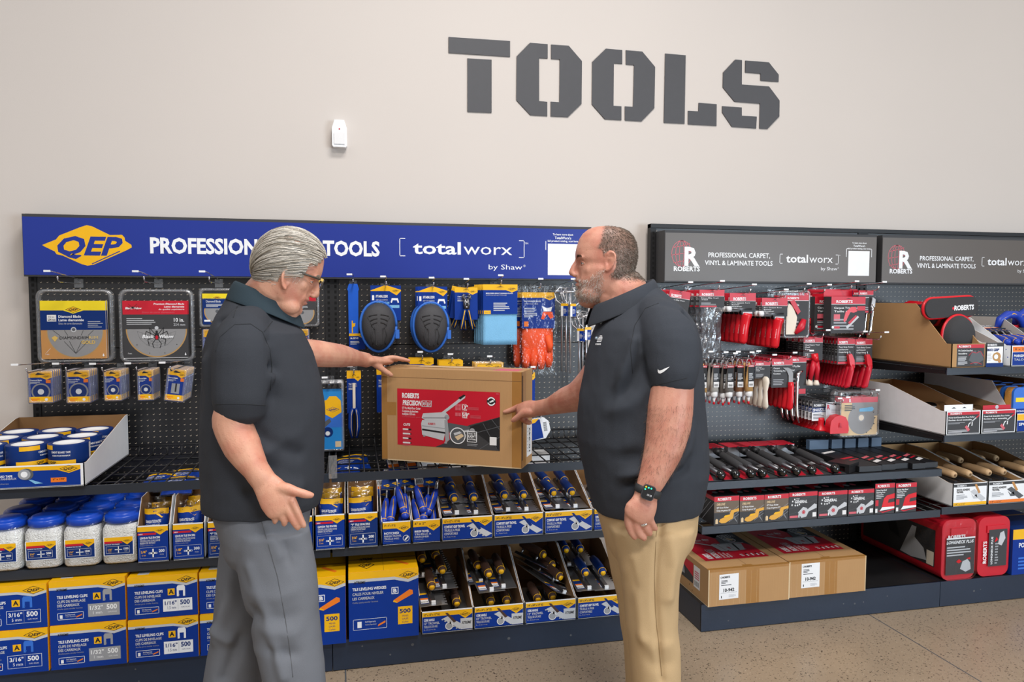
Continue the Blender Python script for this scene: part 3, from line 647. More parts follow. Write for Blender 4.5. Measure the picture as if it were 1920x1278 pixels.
SP = [(-.778, -.667, '1/4"', '6 mm', '200', None, 'outermost, next to the lidded jars'), (-.657, -.545, '1/8"', '3 mm', '300', None, 'beside the grey shirt hem'), (-.535, -.424, '1/16"', '1.5 mm', '500', '"T" TILE SPACERS', 'half hidden by the grey trousers'),
      (-.262, -.150, '1/8"', '3 mm', '250', None, 'a sliver beside the grey trousers'), (-.144, -.028, '3/16"', '5 mm', '200', None, 'between the left hand and the T spacers'), (-.019, .099, '3/16"', '5 mm', '200', '"T" TILE SPACERS', 'beside the margin trowels')]
WHERE = ['next to the lidded jars', 'second box from the lidded jars', 'half hidden by the grey trousers', 'a sliver beside the grey trousers', 'just past the hanging hand', 'beside the margin trowel tray']
for i, (a, b, fr, mm, n, l1, wh) in enumerate(SP):
    tray('spacer_box', 'upright white and blue tile spacer box, '+WHERE[i], a, b, -.622, .30, ZL2+.004, .137, .225, spacer_print(fr, mm, n, l1 or 'LEAVE-IN TILE SPACERS', 'blue' if not l1 else 'navy'), cat='box', group='tile spacer boxes', flat=.75)
    for k in range(3):
        mb = pouch((b-a)*.85, .20, .040, bag_print(fr, n), seed=i*5+k)
        o = mb.build('spacer_bag', loc=((a+b)/2+rnd.uniform(-.003, .003), -.575+.075*k, ZL2+.012)); o.rotation_euler = (math.radians(-(9+4*k)), math.radians(rnd.uniform(-3, 3)), math.radians(rnd.uniform(-2, 2)))
        tag(o, '%s blue plastic bag of tile spacers in the box %s' % (('front', 'middle', 'rear')[k], WHERE[i]), 'bag', 'bags of tile spacers')
for k, (px, py, rot) in enumerate(((345, 900, 4), (300, 893, -8), (372, 878, 10), (650, 878, -5), (672, 872, 6))):
    p = PZ(px, py, .735); mb = pouch(.12, .17, .03, bag_print('1/8"', '300'), seed=40+k)
    o = mb.build('spacer_bag', loc=(p.x, -.52+.055*k, .712+.003*k)); o.rotation_euler = (math.radians(-78), 0, math.radians(rot))
    tag(o, ('clear and blue spacer bag lying flat on top of the box second from the jars', 'crumpled spacer bag lying flat above the box next to the jars', 'spacer bag lying under the wire shelf by the grey shirt', 'spacer bag lying flat above the box past the hanging hand', 'spacer bag lying flat above the T spacer box')[k], 'bag', 'bags of tile spacers')
# --- lidded jars of spacers
def jar_stuff():
    m = mat('spacer_fill', 'f2f2ee', rough=.5, var=.1, scale=80); nt = m.node_tree; b = nt.nodes['Principled BSDF']
    tc = nd(nt, 'ShaderNodeTexCoord'); vo = nd(nt, 'ShaderNodeTexVoronoi'); vo.inputs['Scale'].default_value = 120; vo.feature = 'DISTANCE_TO_EDGE'
    bp = nd(nt, 'ShaderNodeBump'); bp.inputs['Strength'].default_value = 1; bp.inputs['Distance'].default_value = .006
    nt.links.new(tc.outputs['Object'], vo.inputs['Vector']); nt.links.new(vo.outputs['Distance'], bp.inputs['Height']); nt.links.new(bp.outputs['Normal'], b.inputs['Normal'])
    return m
M['fill'] = jar_stuff(); M['lid'] = mat('lid', '1246b8', rough=.28)
def jar_label(frac, cnt):
    def f(d):
        d.r(-.03, -.03, 1.03, 1.03, 'white', 0); d.r(0, 0, 1, 1, 'navy', 1); d.r(0, .78, 1, 1, 'yel', 2); d.p([(.6, .78), (.8, .56), (1, .78)], 'yel', 2); d.qep(.8, .79, .26, l=4)
        d.p([(0, .66), (.64, .66), (.58, .78), (0, .78)], 'red', 2); d.t('LEAVE-IN TILE SPACERS', .04, .58, .05, 'white', w=.5, b=.02); d.frame(.06, .1, .88, .5, .01, 'lgrey', 2)
        d.t(frac, .12, .27, .1, 'yel', w=.15, b=.02); d.t('2 mm', .14, .17, .07, 'yel', w=.1); d.r(.36, .28, .62, .32, 'white', 3); d.r(.475, .12, .505, .48, 'white', 3); d.t(cnt, .67, .28, .11, 'white', w=.17, b=.03); d.t('PIECES', .7, .17, .05, 'lgrey', w=.1)
    return f
def jar(frac, cnt, loc, label):
    t = thing('spacer_jar', label, 'jar', loc, 0, 'blue lidded jars of tile spacers')
    mb = MB(); mb.lathe([(.0, .004), (.058, .004), (.0605, .012), (.0605, .128), (.054, .142), (.0, .150)], 'fill', 28, sq=3); mb.build('spacers', t)
    mb = MB(); mb.lathe([(.0, 0), (.059, 0), (.0625, .008), (.0625, .135), (.056, .150), (.054, .158), (.0, .158)], 'film', 28, sq=3)
    d = mb.draw((-.048, -.0632, .036), FX, FZ, .096, .066); jar_label(frac, cnt)(d); mb.build('jar_body', t)
    mb = MB(); mb.lathe([(.0575, .150), (.0605, .152), (.0615, .171), (.057, .176), (.050, .177), (.049, .182), (.043, .184), (0, .184)], 'lid', 36); mb.build('lid', t)
JROW = ['front row', 'second row', 'third row', 'back row']
JCOL = ['at the shelf end', 'second along', 'third along', 'beside the spacer box']
for c in range(4):
    for r_ in range(4):
        x = -1.226+.1285*c + .0; y = -.552+.128*r_ + rnd.uniform(-.004, .004)
        jar(('1/8"', '3/16"', '1/16"', '1/16"')[c], ('1000', '500', '1500', '1500')[c], (x, y, ZL2+.002), 'clear jar with royal blue lid, %s, %s' % (JROW[r_], JCOL[c]))
# --- tape tray on the wire shelf
def tapebox_print(d):
    d.r(0, .06, .97, .94, 'blue', 1); d.r(0, .76, .97, .94, 'yel', 2); d.p([(.79, .76), (.88, .60), (.97, .76)], 'yel', 2); d.qep(.88, .80, .14, l=4)
    d.t('CEMENT BOARD TAPE', .22, .52, .09, 'white', w=.23, b=.03); d.t('RUBAN POUR PANNEAUX', .22, .41, .085, 'lgrey', w=.26, b=.02); d.t('DE CIMENT', .22, .30, .085, 'lgrey', w=.12, b=.02); d.t('Cinta para placas', .22, .22, .05, 'grey', w=.2)
    d.c(.555, .62, .055, 'dgrey', 5, ry=.25); d.c(.54, .62, .048, 'grey', 6, ry=.23); d.c(.54, .62, .026, 'white', 7, ry=.13); d.p([(.57, .38), (.60, .36), (.68, .20), (.62, .18)], 'sky', 5)
    d.r(.74, .22, .86, .42, 'ora', 3); d.t('2" x 150\'', .80, .31, .07, 'navy', w=.09, al='c', b=.02)
tx1 = P(157, 850, -.625).x
tray('tape_display_tray', 'white corrugated tray of cement board tape on the upper wire shelf', tx1-.42, tx1, -.625, .54, ZL1+.006, .082, .175, tapebox_print, group=None, flat=.06)
def tape_roll(loc, rz, label, core='paper'):
    t = thing('tape_roll', label, 'tape', loc, rz, 'rolls of cement board tape')
    R, r, h = .067, .047, .07
    mb = MB(); mb.lathe([(r, 0), (R-.003, 0), (R-.001, .003), (R-.001, h-.003), (R-.003, h), (r, h), (r, 0)], 'paper', 40); mb.build('tape', t)
    mb = MB(); mb.lathe([(r+.004, h+.0004), (R, h+.0008), (R+.0006, h-.001), (R+.0006, .003), (R, .001), (r+.004, .001)], 'navy', 40, caps=False)
    # bright end of the wrapper and printing
    for a0, a1, m, z0, z1 in ((-150, -95, 'yel', .054, h), (-160, -30, 'yel', .0015, .016), (20, 150, 'paper', .002, h-.001)):
        n = 14; vs = []
        for i in range(n+1):
            a = math.radians(a0+(a1-a0)*i/n); vs += [((R+.0012)*math.cos(a), (R+.0012)*math.sin(a), z0), ((R+.0012)*math.cos(a), (R+.0012)*math.sin(a), z1)]
        mb.add(vs, [(2*i, 2*i+2, 2*i+3, 2*i+1) for i in range(n)], m, True)
    for s_, z0, hh, wd, ac in (('CEMENT BOARD TAPE', .042, .007, .066, -72), ('RUBAN POUR PANNEAUX', .031, .005, .06, -70), ('QEP', .004, .008, .026, -95)):
        vs, fs, tw = glyphs(s_, .02, 0); k = wd/tw
        mb.add([((R+.0018)*math.cos(math.radians(ac)+(vx*k-wd/2)/R), (R+.0018)*math.sin(math.radians(ac)+(vx*k-wd/2)/R), z0+vy*hh/.7) for vx, vy in vs], fs, 'white' if s_ != 'QEP' else 'ink')
    mb.build('wrapper', t)
    mb = MB(); mb.lathe([(.0, .002), (r, .002), (r, h-.0005), (r-.003, h-.001), (r-.006, h-.006), (0, h-.007)], core, 32); mb.build('core', t)
TN = ['front', 'middle', 'rear']
for r_ in range(3):
    for c in range(3):
        for k in range(2):
            tape_roll((tx1-.0745-.1365*c, -.545+.138*r_, ZL1+.010+.0725*k), rnd.uniform(-.6, .6)+(1.2 if (r_+c) % 2 else 0), '%s roll of white and blue tape, %s row, %s' % (('lower', 'upper')[k], TN[r_], ('against the tall tray side', 'in the tray middle', 'at the tray end')[c]))
# ------------------------------------------------------------------ peg hooks and hanging goods, blue side
def make_hook(L, tipw=.028):
    t = empty('peg_hook', (0, 0, 0))
    mb = MB(); mb.box(-.017, -.010, -.026, .017, -.0008, .012, 'haze'); mb.build('back_plate', t)
    mb = MB(); mb.tube([(0, -.004, -.008), (0, -L+.015, -.004), (0, -L+.004, .004), (0, -L, .012)], .0028, 'chrome', 8); mb.ell((0, -L, .013), (.004, .004, .004), 'chrome', 8, 6); mb.build('rod', t)
    mb = MB(); mb.tube([(0, -.006, .006), (0, -.03, .014), (0, -L-.05, .034), (-.008, -L-.056, .035), (-tipw, -L-.056, .035)], .0020, 'chrome', 7)
    mb.box(-tipw, -L-.060, .032, -.004, -L-.057, .0395, 'white'); mb.build('label_arm', t)
    return t
_hk = {}
def hook(x, z, L, label):
    k = round(L, 3)
    o = dup(_hk[k], (x, 0, z)) if k in _hk else make_hook(L)
    _hk.setdefault(k, o); o.location = (x, 0, z); tag(o, label, 'hook', 'chrome peg hooks'); return o
def rrect(w, h, r, n=5, top=None):
    pts = []
    for cx, cz, a0 in ((w/2-r, r, -90), (w/2-r, h-r, 0), (-w/2+r, h-r, 90), (-w/2+r, r, 180)):
        for i in range(n+1):
            a = math.radians(a0+90*i/n); pts.append((cx+r*math.cos(a), cz+r*math.sin(a)))
    return pts
def shell(mb, W, z0, z1, T, m='shell', hump=0):
    """clear clamshell: a bulged rim and a thin front sheet"""
    pts = rrect(W, z1-z0, min(W, z1-z0)*.09); pts = [(a, b+z0) for a, b in pts]
    if hump: pts = [(a, b+(hump*(1-(2*a/W)**2) if b > z1-.03 else 0)) for a, b in pts]
    n = len(pts); cx, cz = 0, (z0+z1)/2
    def inner(f): return [(a*(1-f*2*.012/W), cz+(b-cz)*(1-f*2*.012/(z1-z0))) for a, b in pts]
    rings = [[(a, T, b) for a, b in pts], [(a, 0, b) for a, b in pts], [(a, -T*.3, b) for a, b in inner(.35)], [(a, -T*.3, b) for a, b in inner(.8)], [(a, T*.1, b) for a, b in inner(1.0)]]
    vs = [p for r in rings for p in r]; fs = []
    for k in range(len(rings)-1):
        for i in range(n): fs.append((k*n+i, k*n+(i+1) % n, (k+1)*n+(i+1) % n, (k+1)*n+i))
    mb.add(vs, fs, m, True)
    mb.add(rings[-1], [tuple(range(n))], 'film')
def card(W, z0, z1, T, fn, m='dgrey', y=0, vp=None, x0=None):
    mb = MB(); a = -W/2 if x0 is None else x0; mb.box(a, y, z0, a+W, y+T, z1, m); fn(mb.draw((a, y, z0), FX, FZ, W, z1-z0, vp)); return mb
# --- ten inch blades; page units are the photograph's enlarged crop
def blade_gold(mb, W, H):
    d = mb.draw((-W/2, -.001, -H), FX, FZ, W, H, vp=(258, 1190, 858, 600))
    d.r(290, 1158, 806, 686, 'copper', 1); d.c(560, 930, 228, 'tan', 2, n=48, ry=222); d.c(560, 930, 219, 'bladeg', 3, n=48, ry=213)
    d.r(290, 922, 806, 762, 'navy', 4); d.r(290, 764, 806, 686, 'ylem', 5); d.p([(470, 764), (548, 790), (630, 764)], 'ylem', 5); d.qep(550, 757, 128, l=6)
    d.r(342, 853, 414, 799, 'paper', 5); d.t('10 in.', 378, 824, 16, 'ink', w=44, al='c', l=6); d.t('254 mm', 378, 846, 16, 'ink', w=60, al='c', l=6, b=.02)
    d.t('Diamond Blade', 432, 823, 20, 'white', w=178, b=.02, l=6); d.t('Lame diamantée', 432, 851, 20, 'white', w=200, b=.02, l=6); d.t('Disco de corte diamantado', 432, 877, 15, 'lgrey', w=186, l=6)
    for i in range(4): d.r(662, 852+i*15, 662+(100, 120, 80, 110)[i], 857+i*15, 'lgrey', 6)
    d.t('DIAMONDRIM', 436, 998, 24, 'dgrey', w=230, l=6); d.t('DIAMONDRIM', 436, 998, 24, 'dgrey', w=230, l=6); d.r(666, 998, 742, 970, 'bladeg', 6.5); d.t('RIM', 668, 996, 23, 'gold', w=72, l=7)
    d.t('GOLD', 606, 1036, 26, 'gold', w=112, l=7, b=.03); d.p([(372, 985), (398, 968), (424, 985), (398, 1018)], 'gold', 6)
    for a, b in (((385, 925), (560, 1115)), ((475, 925), (560, 1115)), ((625, 925), (560, 1115)), ((706, 925), (560, 1115))): d.line([a, ((a[0]+b[0])/2*.6+a[0]*.4, a[1]+42)], 3, 'ink', 5)
    for x in (470, 512, 608, 660): d.line([(x, 1015), (560, 1115)], 3, 'ink', 5)
    d.arc(548, 920, 22, 8, 'lgrey', 6); d.c(548, 920, 12, 'dgrey', 6); d.line([(330, 1105), (362, 1070)], 2, 'white', 6); d.t('7 mm', 320, 1124, 12, 'white', w=30, l=6); d.p([(772, 1135), (780, 1115), (788, 1135), (780, 1142)], 'white', 6)
def blade_widow(mb, W, H):
    d = mb.draw((-W/2, -.001, -H), FX, FZ, W, H, vp=(883, 1185, 1455, 605))
    d.r(914, 1148, 1414, 690, 'char', 1); d.c(1170, 920, 236, 'tan', 2, n=48, ry=226); d.c(1170, 920, 226, 'bladeg', 3, n=48, ry=216)
    d.r(914, 918, 1414, 800, 'char', 4); d.r(914, 800, 1414, 690, 'red', 5)
    d.t('BlackWidow', 935, 757, 16, 'white', w=126, b=.03, sh=.2, l=6); d.t('Premium Diamond Blade', 1152, 722, 14, 'white', w=236, b=.02, sh=.15, l=6); d.t('Lame diamantée', 1232, 744, 14, 'white', w=156, b=.02, sh=.15, l=6); d.t('de qualité supérieure', 1190, 764, 12, 'white', w=198, sh=.15, l=6); d.t('Disco de corte diamantado', 1062, 788, 12, 'pink', w=250, sh=.15, l=6)
    d.c(992, 745, 9, 'ink', 6.5); [d.line([(992, 745), (992+dx, 745+dy)], 2.5, 'ink', 6.5) for dx, dy in ((-35, -30), (-45, -8), (-40, 22), (35, -30), (45, -8), (40, 22))]
    d.t('10 in.', 1305, 859, 30, 'white', w=80, b=.02, l=6); d.t('254 mm', 1302, 893, 22, 'lgrey', w=90, l=6)
    for i in range(4): d.r(942, 830+i*15, 942+(120, 210, 220, 190)[i], 835+i*15, 'lgrey', 6)
    for k in (1, .75, .5):
        pts = [(1170+x*k, 985+y*k) for x, y in ((-150, -50), (-130, 10), (-80, 60), (0, 85), (80, 60), (130, 10), (150, -50))]; d.line(pts, 1.6, 'dgrey', 4)
    for x, y in ((-150, -50), (-130, 10), (-80, 60), (0, 85), (80, 60), (130, 10), (150, -50)): d.line([(1170, 985), (1170+x, 985+y)], 1.6, 'dgrey', 4)
    d.c(1170, 975, 17, 'ink', 7, ry=30); d.c(1170, 985, 11, 'red', 8, ry=16); d.c(1170, 940, 10, 'ink', 7)
    for sx_ in (-1, 1):
        for pts in (((10, -15), (55, -70), (48, -15)), ((12, -5), (80, -40), (95, 20)), ((12, 10), (70, 25), (60, 75)), ((8, 22), (35, 60), (22, 95))): d.line([(1170+sx_*a, 975+b) for a, b in pts], 5, 'ink', 7)
    d.t('Black', 1058, 990, 26, 'white', w=92, b=.035, sh=.2, l=9); d.t('Widow', 1190, 990, 26, 'white', w=112, b=.035, sh=.2, l=9); d.c(1170, 908, 15, 'lgrey', 6); d.t('7 mm', 945, 1118, 12, 'white', w=30, l=6)
    d.p([(1384, 1128), (1390, 1108), (1397, 1128), (1390, 1134)], 'white', 6)
    for a in range(0, 360, 36): d.c(1170+190*math.cos(math.radians(a)), 935+185*math.sin(math.radians(a)), 4, 'ink', 3.5, n=8) if math.sin(math.radians(a)) > .1 else None
def blade_pack(px0, py0, px1, py1, Y0, fn, label, n, dy, T=.016, name='blade_pack', group='large saw blade packs'):
    a, b = P(px0, py0, Y0), P(px1, py1, Y0); W, H = b.x-a.x, a.z-b.z; cx = (a.x+b.x)/2
    t = thing(name, '', 'saw blade', (cx, Y0, a.z-.008), 0, group)
    mb = MB(); big = W > .2; mb.box(-W/2+W*(.053 if big else .1), 0, -H*(.945 if big else .92), -W/2+W*(.915 if big else .9), .002, -H*(.148 if big else .12), 'paper'); fn(mb, W, H); mb.build('printed_insert', t)
    mb = MB(); shell(mb, W, -H, 0, T, hump=.012); mb.build('clear_shell', t)
    series(t, n, dy, label)
    return t
blade_pack(66, 540, 213, 675, -.055, blade_gold, '%s ten inch gold rim diamond blade pack with blue and yellow card', 2, .024)
blade_pack(221, 540, 364, 674, -.055, blade_widow, '%s ten inch blade pack with red and black spider card', 2, .024)
def blade_small(hd, bd):
    def f(mb, W, H):
        d = mb.draw((-W/2, -.001, -H), FX, FZ, W, H); d.r(.1, .08, .9, .88, bd, 1); d.c(.5, .42, .36, 'tan', 2, n=36); d.c(.5, .42, .33, 'bladeg', 3, n=36); d.c(.5, .42, .05, 'dgrey', 4)
        d.r(.1, .5, .9, .76, bd, 5); d.r(.1, .74, .9, .88, hd, 5)
        if hd == 'ylem': d.qep(.5, .78, .2, l=6)
        d.t('Diamond Blade', .2, .65, .06, 'white', w=.4, l=6); d.bars(.2, .53, .5, .09, 3, 'lgrey', 6)
    return f
blade_pack(372, 538, 442, 610, -.055, blade_small('ylem', 'navy'), '%s shiny small blade pack behind the older man’s shoulder', 2, .02, group='small saw blade packs')
blade_pack(534, 545, 599, 609, -.055, blade_small('red', 'char'), '%s small blade pack with dark red card beside the older man’s chin', 3, .016, group='small saw blade packs')
for px, py, L, lab in ((140, 530, .24, 'peg hook carrying the gold rim blade pack'), (292, 530, .24, 'peg hook carrying the spider blade pack'), (407, 530, .24, 'peg hook by the older man’s shoulder, top row'), (567, 533, .2, 'peg hook behind the older man’s face')):
    p = P(px, py, -.055); hook(p.x, p.z+.006, L, lab)
# --- small grinder blade packs, five hooks
def mini_pack(W, H, disc):
    t = empty('grinder_blade_pack', (0, 0, 0))
    mb = MB(); mb.box(-W/2+.003, .002, -H+.003, W/2-.003, .004, -.002, 'blue')
    d = mb.draw((-W/2, .002, -H), FX, FZ, W, H); d.r(.05, .79, .95, .98, 'yel', 1); d.p([(.5, .79), (.72, .72), (.95, .79)], 'yel', 1); d.qep(.74, .82, .3, l=2); d.p([(.3, .87), (.4, .94), (.7, .87)], 'ink', 3)
    d.t('Diamond Blade', .1, .69, .04, 'white', w=.45, b=.02); d.bars(.1, .6, .4, .07, 2, 'lgrey', 2); d.r(.7, .62, .88, .72, 'ora', 2)
    if disc: d.c(.5, .36, .36*disc, 'bladeg', 2, n=30); d.c(.5, .36, .30*disc, 'navy', 3, n=30); d.c(.5, .36, .12, 'lgrey', 4)
    else: d.r(.3, .25, .7, .55, 'grey', 2); d.r(.48, .3, .56, .55, 'ink', 3)
    d.r(.05, .04, .95, .21, 'yel', 4); d.bars(.12, .07, .35, .1, 2, 'ora', 5); d.c(.7, .125, .06, 'paper', 5)
    mb.build('printed_card', t)
    mb = MB(); shell(mb, W, -H, 0, .009); mb.build('clear_shell', t)
    return t
for (x0, y0, x1, y1, Yf, n, dsc, rot, wh) in ((50, 694, 102, 755, -.183, 5, 1, 0, 'outermost hook of the lower row'), (122, 692, 172, 755, -.140, 5, 1.05, 0, 'second hook of the lower row'), (193, 692, 230, 751, -.132, 6, .9, 0, 'middle hook of the lower row'), (256, 691, 290, 750, -.129, 6, .9, 0, 'fourth hook of the lower row'), (314, 690, 354, 752, -.215, 7, 0, 8, 'hook beside the grey shirt')):
    a, b = P(x0, y0, Yf), P(x1, y1, Yf); W, H = b.x-a.x, a.z-b.z
    t = mini_pack(W, H, dsc); t.location = ((a.x+b.x)/2, Yf, a.z-.002); t.rotation_euler.y = math.radians(rot)
    tag(t, '', 'saw blade', 'small grinder blade packs'); series(t, n, .021 if n < 7 else .024, '%s small blue and yellow blade pack on the '+wh, jit=.06)
    hook(t.location.x, a.z+.004, -Yf+.13, 'peg hook with small blade packs, '+wh)
for x0, y0, x1, y1, lab in ((378, 616, 440, 690, '%s small blue pack mostly hidden by the older man’s sleeve'), (540, 616, 581, 672, '%s small yellow topped pack behind the older man’s chest')):
    a, b = P(x0, y0, -.05), P(x1, y1, -.05); t = mini_pack(b.x-a.x, a.z-b.z, .9); t.location = ((a.x+b.x)/2, -.05, a.z); tag(t, '', 'saw blade', 'small grinder blade packs'); series(t, 2, .02, lab)
    hook(t.location.x, a.z+.004, .14, 'peg hook above '+('the older man’s sleeve' if x0 < 400 else 'the older man’s reaching arm'))
# --- chisel in a blue sleeve
p = P(662, 532, -.04); q = P(662, 657, -.04); H = p.z-q.z
t = thing('tool_sleeve', 'tall royal blue plastic tool sleeve with small card, hanging beside the knee pads', 'tool', (p.x, -.04, p.z))
M['bplast'] = mat('bplast', '1560d4', rough=.35)
mb = MB(); s_ = H/690
def zz(y): return -(y-165)*H/690*.83
mb.prism([(-.021, zz(990)), (.021, zz(990)), (.022, zz(640)), (.023, zz(250)), (.027, zz(235)), (.019, zz(165)), (-.019, zz(165)), (-.027, zz(235)), (-.023, zz(250)), (-.022, zz(640))], -.012, .012, 'bplast'); mb.build('sleeve', t, bevel=.004)
mb = MB(); mb.box(-.021, -.014, zz(980), .052, -.0125, zz(780), 'blue'); d = mb.draw((-.021, -.014, zz(980)), FX, FZ, .073, zz(780)-zz(980)); d.r(0, .84, 1, 1, 'yel', 1); d.p([(.6, .84), (.8, .72), (1, .84)], 'yel', 1); d.qep(.8, .87, .3, l=2); d.t('SLEEVE', .08, .66, .09, 'white', w=.5, b=.02); d.bars(.08, .3, .6, .25, 3, 'lgrey', 2); mb.build('card', t)
mb = MB(); mb.box(-.008, -.013, zz(775), -.003, -.0122, zz(620), 'yel'); d = mb.draw((-.006, -.013, zz(705)), FX, FZ, .016, .02); d.p([(0, 0), (.8, .3), (.9, 1), (.1, .9)], 'yel', 1); mb.build('mark', t)
hook(p.x, p.z+.004, .12, 'peg hook holding the blue tool sleeve')
# --- knee pad pairs
def knee_pad(t, dx=0, dz=0):
    """domed cap with ribs; origin at the hang hole"""
    W, H = .150, .215
    mb = MB(); vs, fs = [], []; nu, nv = 28, 14
    for i in range(nv+1):
        r = i/nv
        for j in range(nu):
            a = 2*math.pi*j/nu; ex = math.cos(a); ez = math.sin(a); wx = W/2*(1+.08*ez)*(1 if ez > 0 else 1-.10*ez*ez)
            x, z = wx*r*ex, H/2*r*ez
            vs.append((x+dx, -.055*math.sqrt(max(0, 1-r**2.6))+.0, z+dz-.185))
    for i in range(nv):
        for j in range(nu):
            q = (j+1) % nu; fs.append((i*nu+j, i*nu+q, (i+1)*nu+q, (i+1)*nu+j))
    mb.add(vs, fs, 'rubber', True)
    def surf(u, v):
        r = min(.97, math.hypot(u, v)); return (u*W/2*(1+.08*v)+dx, -.055*math.sqrt(max(0, 1-r**2.6))-.0015, v*H/2+dz-.185)
    for s in (-1, 1):
        for k in range(3): mb.tube([surf(s*(.10+.0*k), .52-.16*k), surf(s*.3, .50-.17*k), surf(s*(.56-.06*k), .44-.19*k)], .003, 'foam', 6)
        mb.tube([surf(s*.62, .42), surf(s*.34, -.02), surf(s*.22, -.08), surf(s*.20, -.72), surf(s*.10, -.80)], .0032, 'foam', 6)
        mb.tube([surf(s*.34, -.02), surf(s*.48, -.35), surf(s*.38, -.62), surf(s*.42, -.74)], .003, 'foam', 6)
    mb.build('cap', t)
    mb = MB(); pts = [((W/2+.004)*(1+.08*math.sin(a))*math.cos(a)+dx, .004, (H/2+.005)*math.sin(a)+dz-.185) for a in (2*math.pi*i/36 for i in range(37))]
    mb.tube(pts, .0065, 'lblue', 8); mb.build('blue_piping', t)
    mb = MB(); mb.prism([((W/2+.012)*math.cos(a)+dx+.008, (H/2-.002)*math.sin(a)+dz-.185) for a in (2*math.pi*i/28 for i in range(28))], .006, .045, 'foam'); mb.box(dx+W/2+.000, -.006, dz-.24, dx+W/2+.017, .02, dz-.20, 'lblue'); mb.build('foam_back', t)
    mb = MB(); d = mb.draw((dx-.018, -.041, dz-.122), FX, V((0, .28, .96)), .036, .016); d.qep(.5, .5, .95, l=1, fg='ora'); mb.build('badge', t)
def knee_card(d):
    d.r(0, 0, 1, 1, 'blue', 1); d.p([(0, .86), (.45, 1), (.55, 1), (1, .88), (1, .84), (.86, .72), (.62, .84), (0, .84)], 'yel', 2); d.qep(.82, .85, .24, l=3)
    d.r(.05, .58, .12, .72, 'white', 2); d.t('STABILIZER', .17, .66, .065, 'white', w=.4, b=.03, sh=.15); d.t('GRIP CAP KNEEPADS', .17, .57, .04, 'lgrey', w=.4, sh=.15); d.t('MEMORY FOAM', .2, .48, .06, 'sky', w=.42, b=.03, sh=.1); d.bars(.05, .3, .3, .1, 3, 'lgrey', 2); d.r(.62, .36, .95, .44, 'sky', 2); d.p([(.66, .52), (.7, .64), (.9, .64), (.94, .52), (.9, .5), (.87, .58), (.73, .58), (.7, .5)], 'white', 2)
for i, (px, py, rz) in enumerate(((723, 535, .0), (811, 537, -.02))):
    Y0 = -.15; p = P(px, py, Y0)
    t = thing('knee_pad_pair', '', 'knee pads', (p.x, Y0, p.z), rz, 'knee pad pairs')
    W, H = .135, .158
    mb = MB(); mb.prism([(-W/2, -H), (W/2, -H), (W/2, -.022), (.02, -.0), (-.015, 0), (-W/2, -.025)], .0, .0015, 'blue'); knee_card(mb.draw((-W/2, 0, -H), FX, FZ, W, H)); mb.build('header_card', t)
    knee_pad(t, dx=(-.033 if i == 0 else -.008), dz=0)
    series(t, 2, .075, '%s knee pad pair with black domed caps, '+('next to the blue tool sleeve' if i == 0 else 'next to the pincers'), dx=.006 if i == 0 else -.004)
    hook(p.x, p.z+.002, .2, 'peg hook above the knee pads '+('beside the tool sleeve' if i == 0 else 'beside the pincers'))
# --- tile nippers on cards
def blue_card(l1, l2, tip=True):
    def f(d):
        d.r(0, 0, 1, 1, 'blue', .5); d.r(0, .85, 1, 1, 'yel', 1); d.p([(.55, .85), (.78, .78), (1, .85)], 'yel', 1); d.qep(.78, .88, .28, l=2); d.p([(.38, .915), (.5, .945), (.62, .915), (.62, .93), (.5, .957), (.38, .93)], 'ink', 2)
        d.t(l1, .12, .70, .035, 'white', w=.55, b=.02); d.t(l2, .12, .65, .03, 'lgrey', w=.6); d.bars(.12, .57, .5, .06, 2, 'lgrey', 2)
    return f
p = P(874, 539, -.15); q = P(896, 599, -.15); W = P(896, 540, -.15).x-P(853, 540, -.15).x; H = p.z-q.z
t = thing('nipper_pack', '', 'pincers', (p.x, -.15, p.z), 0, 'tile nippers on blue cards')
card(W, -H, 0, .0015, blue_card('COMPOUND TILE NIPPER', 'PINCE A CARRELAGE')).build('card', t)
mb = MB()
for s in (-1, 1):
    mb.tube([(s*.004, -.012, -.055), (s*.013, -.012, -.048), (s*.018, -.012, -.040), (s*.014, -.012, -.033), (s*.003, -.012, -.036)], [.005, .007, .006, .005, .003], 'dsteel', 8)
    mb.tube([(s*.005, -.012, -.05), (s*.008, -.012, -.075), (s*.006, -.012, -.10)], [.008, .009, .007], 'dsteel', 8)
mb.ell((0, -.016, -.068), (.005, .004, .005), 'chrome', 8, 6); mb.ell((0, -.016, -.090), (.005, .004, .005), 'chrome', 8, 6); mb.build('jaws', t)
for s in (-1, 1):
    mb = MB(); mb.tube([(s*.006, -.012, -.10), (s*.012, -.013, -.125), (s*.022, -.014, -.17), (s*.027, -.014, -.195)], [.008, .0095, .0085, .005], 'navy', 8)
    mb.tube([(s*.009, -.0215, -.105), (s*.0145, -.0225, -.13), (s*.0225, -.0222, -.17), (s*.027, -.019, -.19)], .0022, 'yel', 6); mb.build('handle', t)
series(t, 4, .032, '%s pair of blue handled tile nippers beside the sky blue cloths', jit=.25, jy=.13)
hook(p.x, p.z+.002, .2, 'peg hook above the tile nippers')
